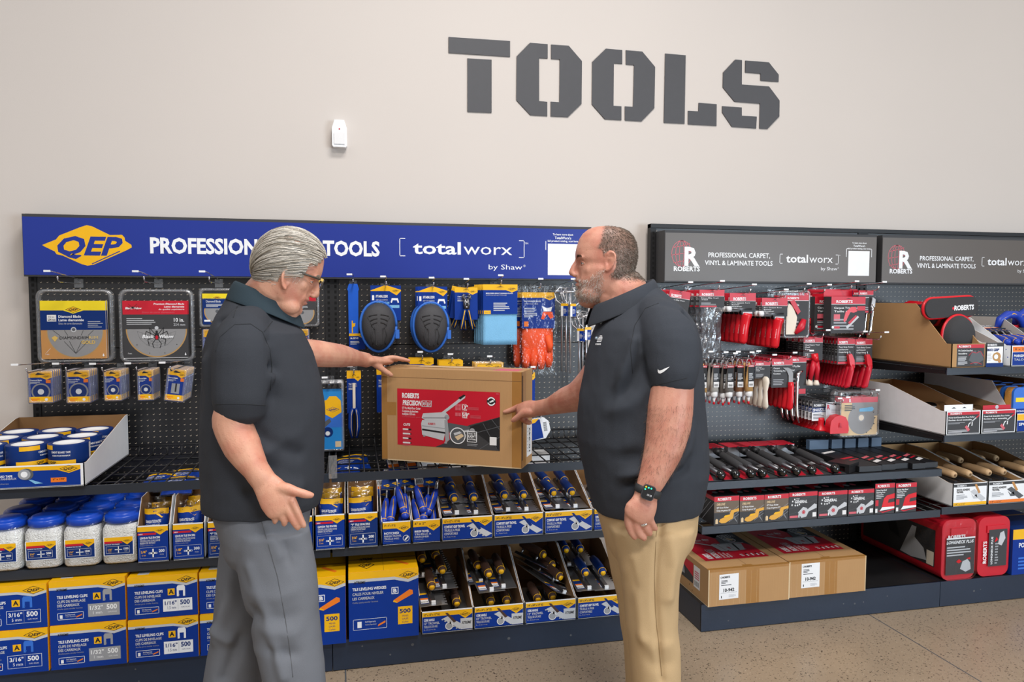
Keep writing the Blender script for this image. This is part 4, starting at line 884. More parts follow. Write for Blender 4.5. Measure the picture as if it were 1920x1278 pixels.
# --- microfibre cloths
p = P(938, 533, -.17); W = P(970, 590, -.17).x-P(907, 590, -.17).x; H = p.z-P(938, 646, -.17).z
t = thing('cloth_pack', '', 'cloth', (p.x, -.17, p.z), -.04, 'sky blue cloth packs')
mb = MB(); n = 10; vs = []; fs = []
for s_, yy in ((0, .003), (1, .014)):
    for i in range(n+1):
        for j in range(n+1): vs.append(((j/n-.5)*W*(.97+.04*(1-i/n)), yy+.003*mnoise.noise((j*.5, i*.5, s_)), -H+H*.93*i/n))
for s_ in (0, 1):
    for i in range(n):
        for j in range(n):
            a = s_*(n+1)**2+i*(n+1)+j; fs.append((a, a+1, a+n+2, a+n+1) if s_ == 0 else (a+n+1, a+n+2, a+1, a))
for i in range(n):
    for a, b in ((i, i+1), (n*(n+1)+i+1, n*(n+1)+i)): fs.append((a, a+(n+1)**2, b+(n+1)**2, b))
    for a, b in (((i+1)*(n+1), i*(n+1)), (i*(n+1)+n, (i+1)*(n+1)+n)): fs.append((a, a+(n+1)**2, b+(n+1)**2, b))
mb.add(vs, fs, 'sky', True); mb.build('cloth', t)
mb = MB(); mb.box(-W/2-.001, -.003, -H*.49, W/2+.001, -.001, 0, 'blue'); d = mb.draw((-W/2-.001, -.003, -H*.49), FX, FZ, W+.002, H*.49)
d.r(0, .81, 1, 1, 'yel', 1); d.p([(.66, .81), (.84, .73), (1, .81)], 'yel', 1); d.qep(.84, .85, .26, l=2); d.t('MICROFIBER GROUT CLEANING CLOTH', .08, .68, .04, 'white', w=.78, b=.02); d.t('CHIFFON DE NETTOYAGE', .08, .62, .035, 'lgrey', w=.6); d.bars(.3, .1, .5, .3, 5, 'lgrey', 2); d.r(.02, 0, .22, .12, 'yel', 2); d.t('12 x 12', .05, .04, .035, 'navy', w=.14); d.p([(.38, .90), (.5, .94), (.62, .90), (.5, .915)], 'ink', 2); mb.build('header_card', t)
series(t, 6, .026, '%s sky blue cloth pack with blue and yellow header, between nippers and gloves', jit=.05, dx=-.004)
hook(p.x, p.z+.004, .2, 'peg hook above the sky blue cloths')
# --- orange gloves in clear bags
p = P(1008, 536, -.10); W = P(1041, 600, -.10).x-P(974, 600, -.10).x; H = p.z-P(1008, 703, -.10).z
t = thing('glove_pack', '', 'gloves', (p.x, -.10, p.z), 0, 'orange glove packs')
mb = MB(); w2 = W*.44
mb.tube([(0, .004, -H*.40), (0, .004, -H*.62), (0, .004, -H*.76), (0, .002, -H*.82)], [.020, .021, .020, .012], 'glove', 20, flat=w2/.0205)
for i in range(4):
    x = (-.72+.48*i)*w2; mb.tube([(x, -.004, -H*.70), (x*1.02, -.006, -H*.84), (x*1.0, -.002, -H*(.93-.02*(i in (0, 3))))], [.015, .015, .010], 'glove', 12, flat=w2*.25/.0145)
mb.tube([(w2*.6, -.012, -H*.55), (w2*.75, -.016, -H*.66), (w2*.7, -.014, -H*.74)], [.015, .014, .010], 'glove', 12, flat=1.2); mb.build('gloves', t)
card(W*.92, -H*.47, -H*.07, .0015, lambda d: (d.r(0, 0, 1, 1, 'blue', .5), d.r(0, .85, 1, 1, 'yel', 1), d.p([(.66, .85), (.84, .78), (1, .85)], 'yel', 1), d.qep(.84, .87, .26, l=2), d.t('MULTI-PURPOSE GLOVES', .07, .73, .04, 'white', w=.5, b=.02), d.t('GANTS MULTI-USAGE', .07, .66, .035, 'lgrey', w=.42), d.bars(.07, .3, .42, .28, 6, 'lgrey', 2), d.r(.07, .05, .2, .19, 'ora', 2), d.p([(.58, .26), (.64, .46), (.92, .46), (.96, .3), (.86, .26), (.76, .4), (.66, .24)], 'glove', 2), d.p([(.6, .62), (.66, .47), (.88, .47), (.92, .6), (.76, .56)], 'white', 2)), 'blue', y=-.018).build('header_card', t)
mb = MB()
for s, yy in ((0, -.021), (1, .024)):
    g = 9; vs = [((j/g-.5)*W*1.04, yy+.004*mnoise.noise((j*.9, i*.9, 7+s)), -H+H*i/g) for i in range(g+1) for j in range(g+1)]
    mb.add(vs, [(i*(g+1)+j, i*(g+1)+j+1, (i+1)*(g+1)+j+1, (i+1)*(g+1)+j) for i in range(g) for j in range(g)], 'film', True)
mb.build('clear_bag', t)
series(t, 2, .055, '%s clear bag of orange gloves beside the mixing paddles', dx=-.03)
hook(p.x, p.z-.004, .16, 'peg hook above the orange gloves')
# --- mixing paddles hung by their wire heads
def paddle():
    t = empty('mixing_paddle', (0, 0, 0))
    mb = MB(); mb.tube([(0, 0, -.0), (0, 0, -.40)], .0045, 'steel', 8); mb.build('shaft', t)
    mb = MB()
    for s in (-1, 1): mb.tube([(0, 0, 0), (s*.03, -.01, .005), (s*.055, -.015, -.02), (s*.045, -.02, -.055), (s*.02, -.022, -.075), (0, -.008, -.10)], .003, 'steel', 7)
    mb.tube([(-.055, -.015, -.02), (0, -.035, -.012), (.055, -.015, -.02)], .003, 'steel', 7); mb.build('wire_head', t)
    mb = MB(); mb.box(-.02, -.028, -.13, .012, -.027, -.07, 'blue'); d = mb.draw((-.02, -.028, -.13), FX, FZ, .032, .06); d.r(0, .8, 1, 1, 'yel', 1); d.r(0, 0, .35, .8, 'white', 1); d.bars(.4, .2, .5, .4, 4, 'lgrey', 2); mb.build('tag', t)
    return t
pp = paddle(); tag(pp, '', 'mixing paddle', 'mixing paddles')
W2 = ['front', 'middle', 'rear']
for i, (px, py, Yd) in enumerate(((1070, 541, -.20), (1062, 541, -.14), (1054, 542, -.08), (1100, 585, -.20), (1093, 588, -.14), (1086, 590, -.08))):
    p = P(px, py, Yd); lab = '%s wire headed mixing paddle on the %s hook beside the orange gloves' % (W2[i % 3], ('upper', 'lower')[i//3])
    if i == 0: pp.location = p; pp.rotation_euler.z = .3; pp['label'] = lab
    else: dup(pp, p, (.3, -.5, .9, .1, -.6, .6)[i], lab)
p = P(1058, 540, -.1); hook(p.x, p.z+.004, .24, 'peg hook holding the upper mixing paddles'); p = P(1092, 587, -.1); hook(p.x, p.z+.004, .24, 'peg hook holding the lower mixing paddles')
# --- yellow topped packs peeking over the held carton
for i, (x0, x1, y0, ytop) in enumerate(((768, 813, 672, 'yellow topped pack nearest the older man’s fingers'), (823, 868, 676, 'yellow topped pack behind the middle of the held carton'), (890, 944, 680, 'clear topped pack behind the held carton, next to the gloves'))):
    Y0 = -.15; a, b = P(x0, y0, Y0), P(x1, y0, Y0); W = b.x-a.x
    t = thing('carded_pack', '', 'pack', ((a.x+b.x)/2, Y0, a.z), 0, 'carded packs behind the held carton')
    card(W, -.17, 0, .006, blue_card('TILE TOOL', 'OUTIL'), 'yel').build('card', t)
    if i == 2: mb = MB(); shell(mb, W, -.17, .004, .012); mb.build('clear_shell', t)
    series(t, 3, .035, '%s '+ytop); hook(t.location.x, a.z+.002, .19, 'peg hook above the '+ytop)
# --- hose blister and tile snips between the older man and the carton
Y0 = -.20; a, b = P(590, 716, Y0), P(646, 848, Y0); W, H = b.x-a.x, a.z-(ZL1+.004)
t = thing('cutter_blister', '', 'blister pack', ((a.x+b.x)/2, Y0, a.z), 0, 'tile cutter blister packs')
M['bluep'] = mat('bluep', '1d86cf', rough=.45)
def cut_print(d):
    d.r(0, 0, 1, 1, 'bluep', .5); d.r(0, .38, 1, .62, 'lblue', 1); d.p([(0, .82), (.12, .95), (.25, .84), (.4, .86), (.5, .92), (.75, .92), (.92, .84), (.95, .64), (.6, .54), (.25, .63), (0, .66)], 'yel', 2); d.qep(.62, .69, .5, l=3, bg='yel', fg='navy')
    d.c(.42, .30, .2, 'navy', 2); d.c(.42, .28, .09, 'lgrey', 3); d.c(.42, .28, .07, 'white', 4); d.p([(.1, .42), (.5, .54), (.55, .48), (.2, .34)], 'dgrey', 3); d.r(.7, .04, .92, .14, 'ltan', 2)
card(W*.92, -H*.97, -H*.14, .002, cut_print, 'bluep').build('card', t)
mb = MB(); shell(mb, W, -H, 0, .014); mb.build('clear_shell', t); series(t, 4, .03, '%s blue blister pack beside the older man’s belly', dx=.0); hook(t.location.x, a.z-.006, .24, 'peg hook holding the blue blister packs')
Y0 = -.17; a, b = P(650, 698, Y0), P(678, 820, Y0); W, H = b.x-a.x, a.z-b.z
t = thing('snips_pack', '', 'snips', ((a.x+b.x)/2, Y0, a.z), 0, 'tile snips on cards')
card(W, -H*.62, 0, .002, blue_card('TILE SNIPS', 'CISAILLES'), 'blue').build('card', t)
mb = MB(); mb.box(-.006, -.010, -H*.56, .006, -.003, -H*.16, 'beige'); mb.build('blades', t, bevel=.002)
for s in (-1, 1):
    mb = MB(); mb.tube([(s*.006, -.009, -H*.54), (s*.016, -.012, -H*.64), (s*.018, -.012, -H*.82), (s*.010, -.012, -H*.99)], [.007, .010, .010, .006], 'blue', 8); mb.tube([(s*.008, -.019, -H*.56), (s*.013, -.022, -H*.66), (s*.014, -.022, -H*.82), (s*.009, -.019, -H*.96)], .0016, 'ltan', 6); mb.build('handle', t)
series(t, 3, .04, '%s pair of blue handled tile snips beside the held carton', jit=.1); hook(t.location.x, a.z+.002, .22, 'peg hook holding the tile snips')
for (x0, y0, x1, y1, Y0, lab, n) in ((706, 690, 735, 772, -.12, '%s narrow blue pack hanging just behind the carton edge', 2), (985, 698, 1003, 765, -.12, '%s thin blue pack behind the pointing hand', 2)):
    a, b = P(x0, y0, Y0), P(x1, y1, Y0); t = thing('carded_pack', '', 'pack', ((a.x+b.x)/2, Y0, a.z), 0, 'blue carded packs'); card(b.x-a.x, b.z-a.z, 0, .008, blue_card('TILE TOOL', 'OUTIL'), 'blue').build('card', t); series(t, n, .03, lab); hook(t.location.x, a.z+.002, .18, 'peg hook holding the '+('narrow blue packs' if n == 2 and x0 < 900 else 'thin blue packs by the pointing hand'))
a, b = P(998, 784, -.22), P(1029, 822, -.22); t = thing('carded_pack', 'blue pack with white barcode end below the pointing hand', 'pack', ((a.x+b.x)/2, -.22, a.z), 0, 'blue carded packs'); W, H = b.x-a.x, a.z-b.z; t.rotation_euler.y = math.radians(-8)
mb = MB(); mb.prism([(-W*.75, -H), (W*.15, -H), (W*.5, -H*.65), (W*.45, -H*.2), (W*.2, 0), (-W*.75, 0)], 0, .02, 'white'); d = mb.draw((-W*.75, 0, -H), FX, FZ, W*1.25, H); d.p([(0, 0), (.62, .05), (.55, .95), (0, 1)], 'blue', 1); d.p([(0, .8), (.3, .82), (.52, 1), (0, 1)], 'yel', 2); [d.r(.68, .35+.05*k, .85, .375+.05*k, 'ink', 1) for k in range(9)]; mb.build('carton', t)
hook(t.location.x, a.z+.01, .24, 'peg hook above the barcode pack')
# clear strip hanging off the shelf edge by the shirt
p = P(624, 868, -.61); t = thing('shelf_tag', 'clear plastic tag strip hanging off the wire shelf edge beside the grey shirt', 'tag', (p.x, -.608, p.z))
mb = MB(); mb.box(-.016, -.003, -.06, .016, -.001, .03, 'haze'); mb.build('strip', t)
# ------------------------------------------------------------------ trowels
def trowel(hm, notch):
    t = empty('notched_trowel', (0, 0, 0)); hl = .14
    mb = MB(); w2 = .056; pts = [(-w2, -hl), (w2, -hl), (w2, hl), (-w2, hl)]
    if notch:
        pts = [(-w2, -hl), (w2, -hl)]; k = 14; st = 2*hl/k
        for i in range(k): y = -hl+st*i; pts += [(w2, y+st*.5), (w2-.009, y+st*.5), (w2-.009, y+st), (w2, y+st)]
        pts += [(-w2, hl)]
    mb.prism(pts, 0, .0012, 'steel', ax='z'); mb.build('blade', t)
    mb = MB(); mb.prism([(-.013, .0012), (.013, .0012), (.008, .013), (-.008, .013)], -hl+.012, hl-.06, 'dsteel'); mb.box(-.0085, -hl+.008, .0015, .0085, -hl+.016, .0145, 'white')
    for y in (-.045, .05): mb.tube([(0, y, .010), (0, y, .036)], .006, 'steel', 8)
    mb.build('mounting_rail', t)
    mb = MB(); mb.tube([(0, .075, .046), (0, .06, .050), (0, .02, .053), (0, -.03, .053), (0, -.068, .050), (0, -.078, .047)], [.010, .016, .0185, .0185, .0175, .015], hm, 16)
    mb.tube([(0, -.066, .0500), (0, -.069, .0498)], .0186, 'yel', 16)
    mb.tube([(0, -.0785, .0475), (0, -.081, .0475)], .0115, 'yel', 16)
    if hm == 'cork':
        d = mb.draw((.0188, -.055, .044), FY, FZ, .07, .018); d.t('QEP', .1, .3, .4, 'yel', w=.32, b=.03, sh=.2); mb.tube([(.0135, -.066, .062), (.0135, -.01, .064), (.016, .0, .058), (.0165, .05, .058)], .0012, 'yel', 5)
    mb.build('handle', t)
    mb = MB(); mb.box(-.050, -hl+.02, .0016, -.016, -hl+.10, .0026, 'navy'); d = mb.draw((-.050, -hl+.02, .0026), FX, FY, .034, .08); d.r(.05, .02, .95, .35, 'white', 1); [d.r(.1+.1*k, .06, .15+.1*k, .2, 'ink', 2) for k in range(8)]; d.r(.05, .36, .95, .5, 'ora', 1); d.r(.05, .85, .95, 1, 'yel', 1); mb.build('price_label', t)
    return t
TP = {}
def put_trowel(hm, notch, x, y, z, tilt, yaw, roll, label, group):
    k = (hm, notch); first = k not in TP
    if first: TP[k] = trowel(hm, notch)
    o = TP[k] if first else dup(TP[k], (0, 0, 0))
    o.rotation_mode = 'XYZ'; o.location = (x, y, z); o.rotation_euler = (math.radians(tilt), math.radians(roll), math.radians(yaw)); tag(o, label, 'trowel', group); return o
UP = ['next to the margin trowels', 'between two comfort grip trays', 'next to the khaki trousers']
for ti, (a, b) in enumerate(((.349, .560), (.563, .774), (.777, .988))):
    cx = (a+b)/2
    for r_ in range(2):
        for c in range(2):
            put_trowel('navy', ti != 2, cx-.047+.088*c+(.006 if r_ else 0), -.452+.128*r_, ZL2+.108+.016*r_-.003*c, 4, 4-4*c, 0, 'blue handled trowel, %s %s of the tray %s' % (('front', 'rear')[r_], ('near side', 'far side')[c], UP[ti]), 'comfort grip trowels on the middle shelf')
    for c in range(2): put_trowel('navy', False, cx-.046+.09*c, -.46, ZL2+.045, 3, 0, 0, 'buried blue handled trowel, %s, in the tray %s' % (('near side', 'far side')[c], UP[ti]), 'comfort grip trowels on the middle shelf')
put_trowel('navy', True, 1.05, -.452, ZL2+.108, 4, 0, 0, 'blue handled trowel in the tray hidden behind the khaki trousers', 'comfort grip trowels on the middle shelf')
G2 = 'trowels in the trays on the deck'
def low(px, py, Yd, hm, notch, tilt, yaw, roll, lab):
    """placed by the end of its handle"""
    e = V((0, -.081, .0475)); R = Matrix.Rotation(math.radians(yaw), 3, 'Z') @ Matrix.Rotation(math.radians(roll), 3, 'Y') @ Matrix.Rotation(math.radians(tilt), 3, 'X')
    p = P(px, py, Yd)-R @ e; put_trowel(hm, notch, p.x, p.y, p.z, tilt, yaw, roll, lab, G2)
low(810, 1101, -.575, 'cork', True, 7, 2, 0, 'cork handled trowel lowest at the front of the first cork tray'); low(830, 1071, -.51, 'cork', True, 7, 3, 0, 'cork handled trowel in the middle of the first cork tray'); low(792, 1050, -.43, 'cork', True, 7, 2, 0, 'rear cork handled trowel against the wedge carton'); low(818, 1044, -.41, 'cork', True, 7, 4, 0, 'rear cork handled trowel, far side of the first cork tray')
low(917, 1077, -.555, 'cork', False, 5, 3, 0, 'cork handled trowel at the front of the second cork tray'); low(940, 1071, -.545, 'cork', False, 5, 0, 0, 'cork handled trowel at the far side of the second cork tray'); low(897, 1062, -.47, 'cork', False, 5, 4, 0, 'rear cork handled trowel in the second cork tray')
low(1052, 1083, -.54, 'cork', False, 9, 28, 24, 'front cork handled trowel of the slipped tilted heap'); low(1038, 1061, -.46, 'cork', False, 7, 30, 28, 'middle cork handled trowel of the slipped tilted heap'); low(1021, 1041, -.42, 'cork', False, 5, 32, 30, 'rear cork handled trowel of the slipped tilted heap'); low(1063, 1078, -.46, 'cork', False, 3, 20, 18, 'cork handled trowel pressed against the cardboard side of the tilted heap')
low(1099, 1075, -.56, 'navy', False, 5, 0, 0, 'blue handled trowel, front near side of the lowest tray'); low(1131, 1074, -.56, 'navy', True, 5, 0, 0, 'blue handled trowel, front far side of the lowest tray'); low(1062, 1032, -.36, 'navy', False, 5, 0, 0, 'blue handled trowel, rear near side of the lowest tray'); low(1089, 1031, -.36, 'navy', True, 5, 0, 0, 'blue handled trowel, rear far side of the lowest tray')
for px, py, hm, lab in ((857, 1132, 'cork', 'buried trowel showing one yellow end above the first cork tray label'), (921, 1130, 'cork', 'buried trowel showing a yellow end, near side of second cork tray'), (951, 1128, 'cork', 'buried trowel showing a yellow end, far side of second cork tray'), (1009, 1124, 'cork', 'buried trowel under the tilted heap, near side'), (1037, 1120, 'cork', 'buried trowel under the tilted heap, far side')):
    low(px, py, -.565, hm, False, 3, 0, 0, lab)
# --- margin trowels
M['mblue'] = mat('mblue', '1c3fb0', rough=.4)
def margin():
    t = empty('margin_trowel', (0, 0, 0))
    mb = MB(); mb.tube([(0, -.075, 0), (0, -.071, 0), (0, -.062, 0), (0, -.055, 0), (0, -.02, 0), (0, .03, 0), (0, .05, 0)], [.005, .013, .0165, .0145, .0165, .0135, .008], 'mblue', 14); mb.tube([(0, -.056, 0), (0, -.053, 0)], .0152, 'yel', 12); mb.tube([(.006, -.05, .0135), (.004, 0, .0155), (0, .03, .0125)], .0018, 'yel', 5); mb.build('handle', t)
    mb = MB(); mb.tube([(0, .045, 0), (0, .065, .004), (0, .075, .012), (0, .09, .014)], .004, 'steel', 8); mb.box(-.024, .085, .012, .024, .20, .0132, 'dsteel'); mb.build('blade', t)
    mb = MB(); mb.box(-.025, .09, .0136, .025, .198, .0146, 'navy'); d = mb.draw((-.025, .09, .0146), FX, FY, .05, .108); d.r(.05, .62, .95, .98, 'white', 1); [d.r(.1+.1*k, .7, .15+.1*k, .92, 'ink', 2) for k in range(8)]; d.r(.05, .48, .95, .62, 'ora', 1); d.qep(.5, .15, .8, l=1); mb.build('label_card', t)
    return t
mt = margin(); tag(mt, '', 'trowel', 'blue handled margin trowels'); k = 0
for ti, cx in enumerate((.170, .289)):
    spots = [(-.040, -.550, .125, 38, -10), (-.010, -.552, .132, 40, -14), (.022, -.535, .165, 42, 12), (.040, -.545, .140, 36, -4), (-.03, -.56, .092, 30, 6), (.03, -.56, .088, 28, -8)] if ti == 0 else [(-.036, -.550, .115, 38, 8), (-.02, -.54, .165, 44, 16), (.006, -.552, .130, 40, -18), (.036, -.535, .148, 40, -30), (.0, -.56, .09, 30, 4), (.035, -.56, .09, 26, -6)]
    nm = ['near side, front', 'second from the near side', 'sticking up at the back', 'against the far side', 'buried at the near side', 'buried at the far side']
    for i, (dx, y, dz, tl, yw) in enumerate(spots):
        lab = 'blue handled margin trowel, %s of the %s tray' % (nm[i], ('notched', 'plain')[ti]); loc = (cx+dx, y+(.04 if i > 3 else .014), ZL2+dz)
        o = mt if k == 0 else dup(mt, loc); o.location = loc; o['label'] = lab; o.rotation_euler = (math.radians(tl), 0, math.radians(yw)); k += 1
# pale boxes lying behind the trowel trays, seen through the wire shelf
for i, (a, b) in enumerate(((.30, .50), (.52, .72), (.74, .93))):
    t = thing('white_carton', ('white carton seen through the wire shelf under the held carton', 'white carton under the wire shelf, next to the first', 'white carton seen through the wire shelf near the khaki trousers')[i], 'carton', ((a+b)/2, -.12, ZL2))
    mb = MB(); mb.box(a+.005, -.165, ZL2+.001, b-.005, -.03, ZL2+.235, 'white'); mb.build('carton_body', t, world=True); mb = MB(); mb.box(a+.006, -.164, ZL2+.2355, b-.006, -.031, ZL2+.2365, 'paper'); mb.build('lid', t, world=True)
# ------------------------------------------------------------------ goods on the brown signs' shelving
def rcard(lines=(), red=.26, foot=None, name='ROBERTS', nx=.10, icon=None):
    def f(d):
        d.r(0, 0, 1, 1, 'char', .5); d.r(0, 1-red, 1, 1, 'red', 1); d.r(0, 1-red-.012, 1, 1-red, 'white', 1)
        d.t(name, nx, 1-red+.03, red*.36, 'white', w=.48, b=.03, l=2); d.p([(.40, 1-red*.34), (.50, 1-red*.18), (.60, 1-red*.34), (.5, 1-red*.28)], 'ink', 2)
        for i, s in enumerate(lines): d.t(s, .08, 1-red-.13-.095*i, .05, 'white', w=min(.84, .05*len(s)), b=.01, l=2)
        d.bars(.08, .12 if foot else .08, .6, max(.02, 1-red-.17-.095*len(lines)-.1), 4, 'grey', 2, seed=len(lines))
        if foot: d.r(.04, .02, .7, .1, 'red', 2)
        if icon: icon(d)
    return f
defm(brown2=('6b5c4c',), gold2=('dfa63c',), boxk=('17171a', dict(rough=.45)), flapb=('50657c', dict(rough=.5)))
def put(name, cat, group, px, py, Y0, rz=0):
    p = P(px, py, Y0); return thing(name, '', cat, (p.x, Y0, p.z), rz, group), p
# --- clear bags with red header cards
def bag(t, W, Hc, Hb, tilt=0):
    card(W, -Hc, 0, .003, rcard(('Non-Slip Stair', 'Tread'), red=.36, foot=True)).build('header_card', t)
    mb = MB(); g = 10
    for s, yy in ((0, -.008), (1, .014)):
        vs = [((j/g-.5)*W*.86*(1-.10*math.sin(math.pi*i/g)), yy*math.sin(math.pi*j/g)**.5+.012*mnoise.noise((j*.7, i*.6, 3+s)), -Hc-Hb+Hb*i/g) for i in range(g+1) for j in range(g+1)]
        mb.add(vs, [(i*(g+1)+j, i*(g+1)+j+1, (i+1)*(g+1)+j+1, (i+1)*(g+1)+j) for i in range(g) for j in range(g)], 'smoke', False)
    mb.build('clear_bag', t)
t, p = put('bagged_part', 'bag', 'bagged parts with red headers', 1276, 545, -.22); t.rotation_euler.y = math.radians(8)
bag(t, .11, .10, .17); series(t, 3, .05, '%s clear bag beside the shoulder of the man in khaki'); hook(p.x, p.z+.004, .3, 'peg hook by the shoulder of the man in khaki')
t, p = put('bagged_part', 'bag', 'bagged parts with red headers', 1335, 543, -.26); bag(t, .132, .085, .245); series(t, 4, .055, '%s long clear bag with a red header, beside the red gripped knives'); hook(p.x, p.z+.004, .33, 'peg hook holding the long clear bags')
# --- red handled tools with white rollers
def red_handle():
    t = empty('floor_tool_pack', (0, 0, 0))
    card(.14, -.092, 0, .003, rcard(('Pro Carpet Row', 'Runner', 'Finisher'), red=.42, nx=.14)).build('card', t)
    mb = MB(); mb.tube([(-.085, .0, -.078), (-.065, .0, -.078)], [.014, .014], 'white', 14); mb.tube([(-.065, .006, -.078), (.05, .006, -.078)], .008, 'dsteel', 8); mb.build('roller', t)
    mb = MB(); mb.prism([(-.01, -.105), (.05, -.105), (.055, -.085), (-.015, -.085)], -.012, .012, 'black'); mb.box(-.005, -.013, -.1, .045, -.0122, -.092, 'lgrey'); mb.build('head', t)
    mb = MB(); mb.tube([(.022, 0, -.10), (.020, 0, -.112), (.018, 0, -.125), (.010, 0, -.17), (.004, 0, -.235), (.002, 0, -.247)], [.027, .028, .0235, .0225, .0215, .014], 'red2', 16)
    d = mb.draw((-.006, -.0235, -.20), V((.15, 0, .98)), V((-1, 0, .1)), .05, .006); d.t('ROBERTS', .05, .1, .7, 'white', w=.9, l=1); mb.build('red_handle', t)
    return t
rh = red_handle()
for k, (px, py, Y0, wh) in enumerate(((1393, 549, -.26, 'next to the long clear bags'), (1453, 558, -.27, 'next to the retractable knife pack'))):
    p = P(px, py, Y0); o = rh if k == 0 else dup(rh, p); o.location = p; tag(o, '', 'floor tool', 'red handled floor tools'); series(o, 6, .046, '%s red handled roller tool on the hook '+wh, jit=.06); hook(p.x, p.z+.004, .33, 'peg hook holding the red roller tools '+wh)
# --- knife in a clear blister, scissors, trimmer boxes, curved knives
t, p = put('knife_blister', 'blister pack', None, 1495, 546, -.24); W, H = .148, .235
card(W*.9, -H*.97, -.02, .002, rcard(('Vinyl Tile', 'Cutter', 'Coupe'), red=.12), 'char').build('card', t)
mb = MB(); mb.prism([(-.06, -.215), (-.012, -.215), (.0, -.13), (-.025, -.075), (-.048, -.06), (-.06, -.10)], -.004, -.002, 'beige'); mb.prism([(-.045, -.05), (-.02, -.045), (.015, -.10), (.0, -.115)], -.010, -.003, 'red'); mb.tube([(-.01, -.008, -.21), (.02, -.010, -.18), (.035, -.010, -.14)], [.008, .019, .012], 'red', 12); mb.build('knife', t)
mb = MB(); shell(mb, W, -H, .005, .012); mb.build('clear_shell', t); series(t, 3, .05, '%s clear blister with a red and cream cutter beside the scissors'); hook(p.x, p.z, .3, 'peg hook holding the cutter blisters')
t, p = put('scissors_pack', 'scissors', None, 1521, 549, -.15); card(.085, -.15, 0, .002, rcard(('Napping Shears', 'Ciseaux'), red=.2)).build('card', t)
for s in (-1, 1):
    mb = MB(); pts = [(s*.018+.014*math.cos(a)-.01, -.006, -.185+.026*math.sin(a)) for a in (2*math.pi*i/18 for i in range(19))]; mb.tube(pts, .005, 'red2', 8); mb.tube([(s*.018-.014*s-.01, -.006, -.165), (-.01+s*.002, -.006, -.13)], .006, 'red2', 8); mb.build('handle', t)
mb = MB(); mb.prism([(-.018, -.13), (-.002, -.13), (-.006, -.05), (-.012, -.05)], -.006, -.002, 'steel'); mb.build('blades', t); series(t, 2, .045, '%s red handled scissors on a grey card'); hook(p.x, p.z+.004, .26, 'peg hook holding the scissors')
def trim_icon(d):
    d.p([(.36, .35), (.42, .58), (.58, .72), (.72, .72), (.76, .6), (.66, .56), (.56, .58), (.46, .38), (.4, .3)], 'red2', 3); d.p([(.44, .18), (.78, .48), (.82, .44), (.48, .12)], 'lgrey', 4); d.p([(.5, .3), (.72, .5), (.76, .46), (.54, .24)], 'red', 5); d.r(.08, .34, .26, .52, 'pink', 2); d.r(.76, .62, 1, .74, 'red', 2); d.c(.06, .17, .035, 'white', 2); d.r(.1, .13, .26, .2, 'red', 2)
t, p = put('trimmer_box', 'boxed tool', None, 1577, 542, -.22); W, H = .195, .222
mb = MB(); mb.box(-W/2, .002, -H*.2, W/2, .004, 0, 'red'); mb.build('hang_tab', t)
mb = MB(); mb.box(-W/2, -.06, -H, W/2, 0, -H*.17, 'char', top='red'); rcard(('Carpet Trimmer', 'Taille tapis'), red=.2, icon=trim_icon, nx=.14)(mb.draw((-W/2, -.06, -H), FX, FZ, W, H*.83)); mb.build('carton', t); series(t, 2, .09, '%s hanging carpet trimmer carton with a red loop handle picture', dx=-.03); hook(p.x, p.z+.002, .3, 'peg hook holding the trimmer cartons')
t, p = put('seam_iron_knife', 'floor tool', 'curved chrome floor tools', 1624, 544, -.27); card(.085, -.115, 0, .002, rcard(('Tile Stripper', 'Plinthe'), red=.2, foot=True), 'navy').build('card', t)
mb = MB(); mb.tube([(.028, -.012, -.07), (.030, -.012, -.11), (.022, -.014, -.16), (.020, -.014, -.20), (.004, -.014, -.225)], [.010, .010, .009, .010, .012], 'chrome', 10, flat=.7); mb.prism([(.02, -.085), (.042, -.085), (.044, -.045), (.028, -.035)], -.016, -.012, 'lgrey'); mb.build('blade_arm', t)
mb = MB(); mb.lathe([(.017, -.022), (.017, .0)], 'red2', 18, (.034, 0, -.10), ax='y'); mb.build('red_knob', t); series(t, 5, .045, '%s curved chrome tool with a red knob beside the kraft knee pad tray'); hook(p.x, p.z+.004, .36, 'long peg hook holding the curved chrome tools')
# --- caulk tubes
def tube_pack(cm):
    t = empty('caulk_tube', (0, 0, 0))
    mb = MB(); mb.tube([(-.017, 0, -.035), (-.015, 0, -.012), (-.008, 0, .002), (0, 0, .006), (.008, 0, .002), (.015, 0, -.012), (.017, 0, -.035)], .0035, 'haze', 8); mb.build('hang_loop', t)
    mb = MB(); mb.tube([(0, 0, -.02), (0, 0, -.04), (0, 0, -.10), (0, 0, -.158)], [.004, .007, .013, .017], cm, 16, flat=1.35)
    mb.box(-.016, -.0182, -.075, .016, -.0172, -.028, 'ink'); mb.box(-.0165, -.0190, -.037, .0165, -.0180, -.026, 'red'); mb.box(-.016, -.0195, -.135, .016, -.0182, -.075, 'ink'); mb.box(-.014, -.0202, -.135, .014, -.0192, -.108, 'paper')
    d = mb.draw((-.016, -.0196, -.135), FX, FZ, .032, .1); d.bars(.1, .35, .8, .35, 6, 'lgrey', 1); [d.r(.18+.08*k, .06, .22+.08*k, .16, 'ink', 4) for k in range(8)]; d2 = mb.draw((-.0165, -.019, -.037), FX, FZ, .033, .011); d2.t('ROBERTS', .1, .2, .5, 'white', w=.8, b=.02, l=1); mb.build('tube_body', t)
    mb = MB(); mb.lathe([(.013, -.185), (.017, -.18), (.017, -.157), (.012, -.155)], 'paper', 14); mb.lathe([(.0045, -.215), (.009, -.183)], 'paper', 12); mb.build('nozzle', t)
    mb = MB(); mb.lathe([(.003, -.222), (.0055, -.220), (.0055, -.208), (.004, -.206)], 'red2', 10); mb.build('red_tip', t)
    return t
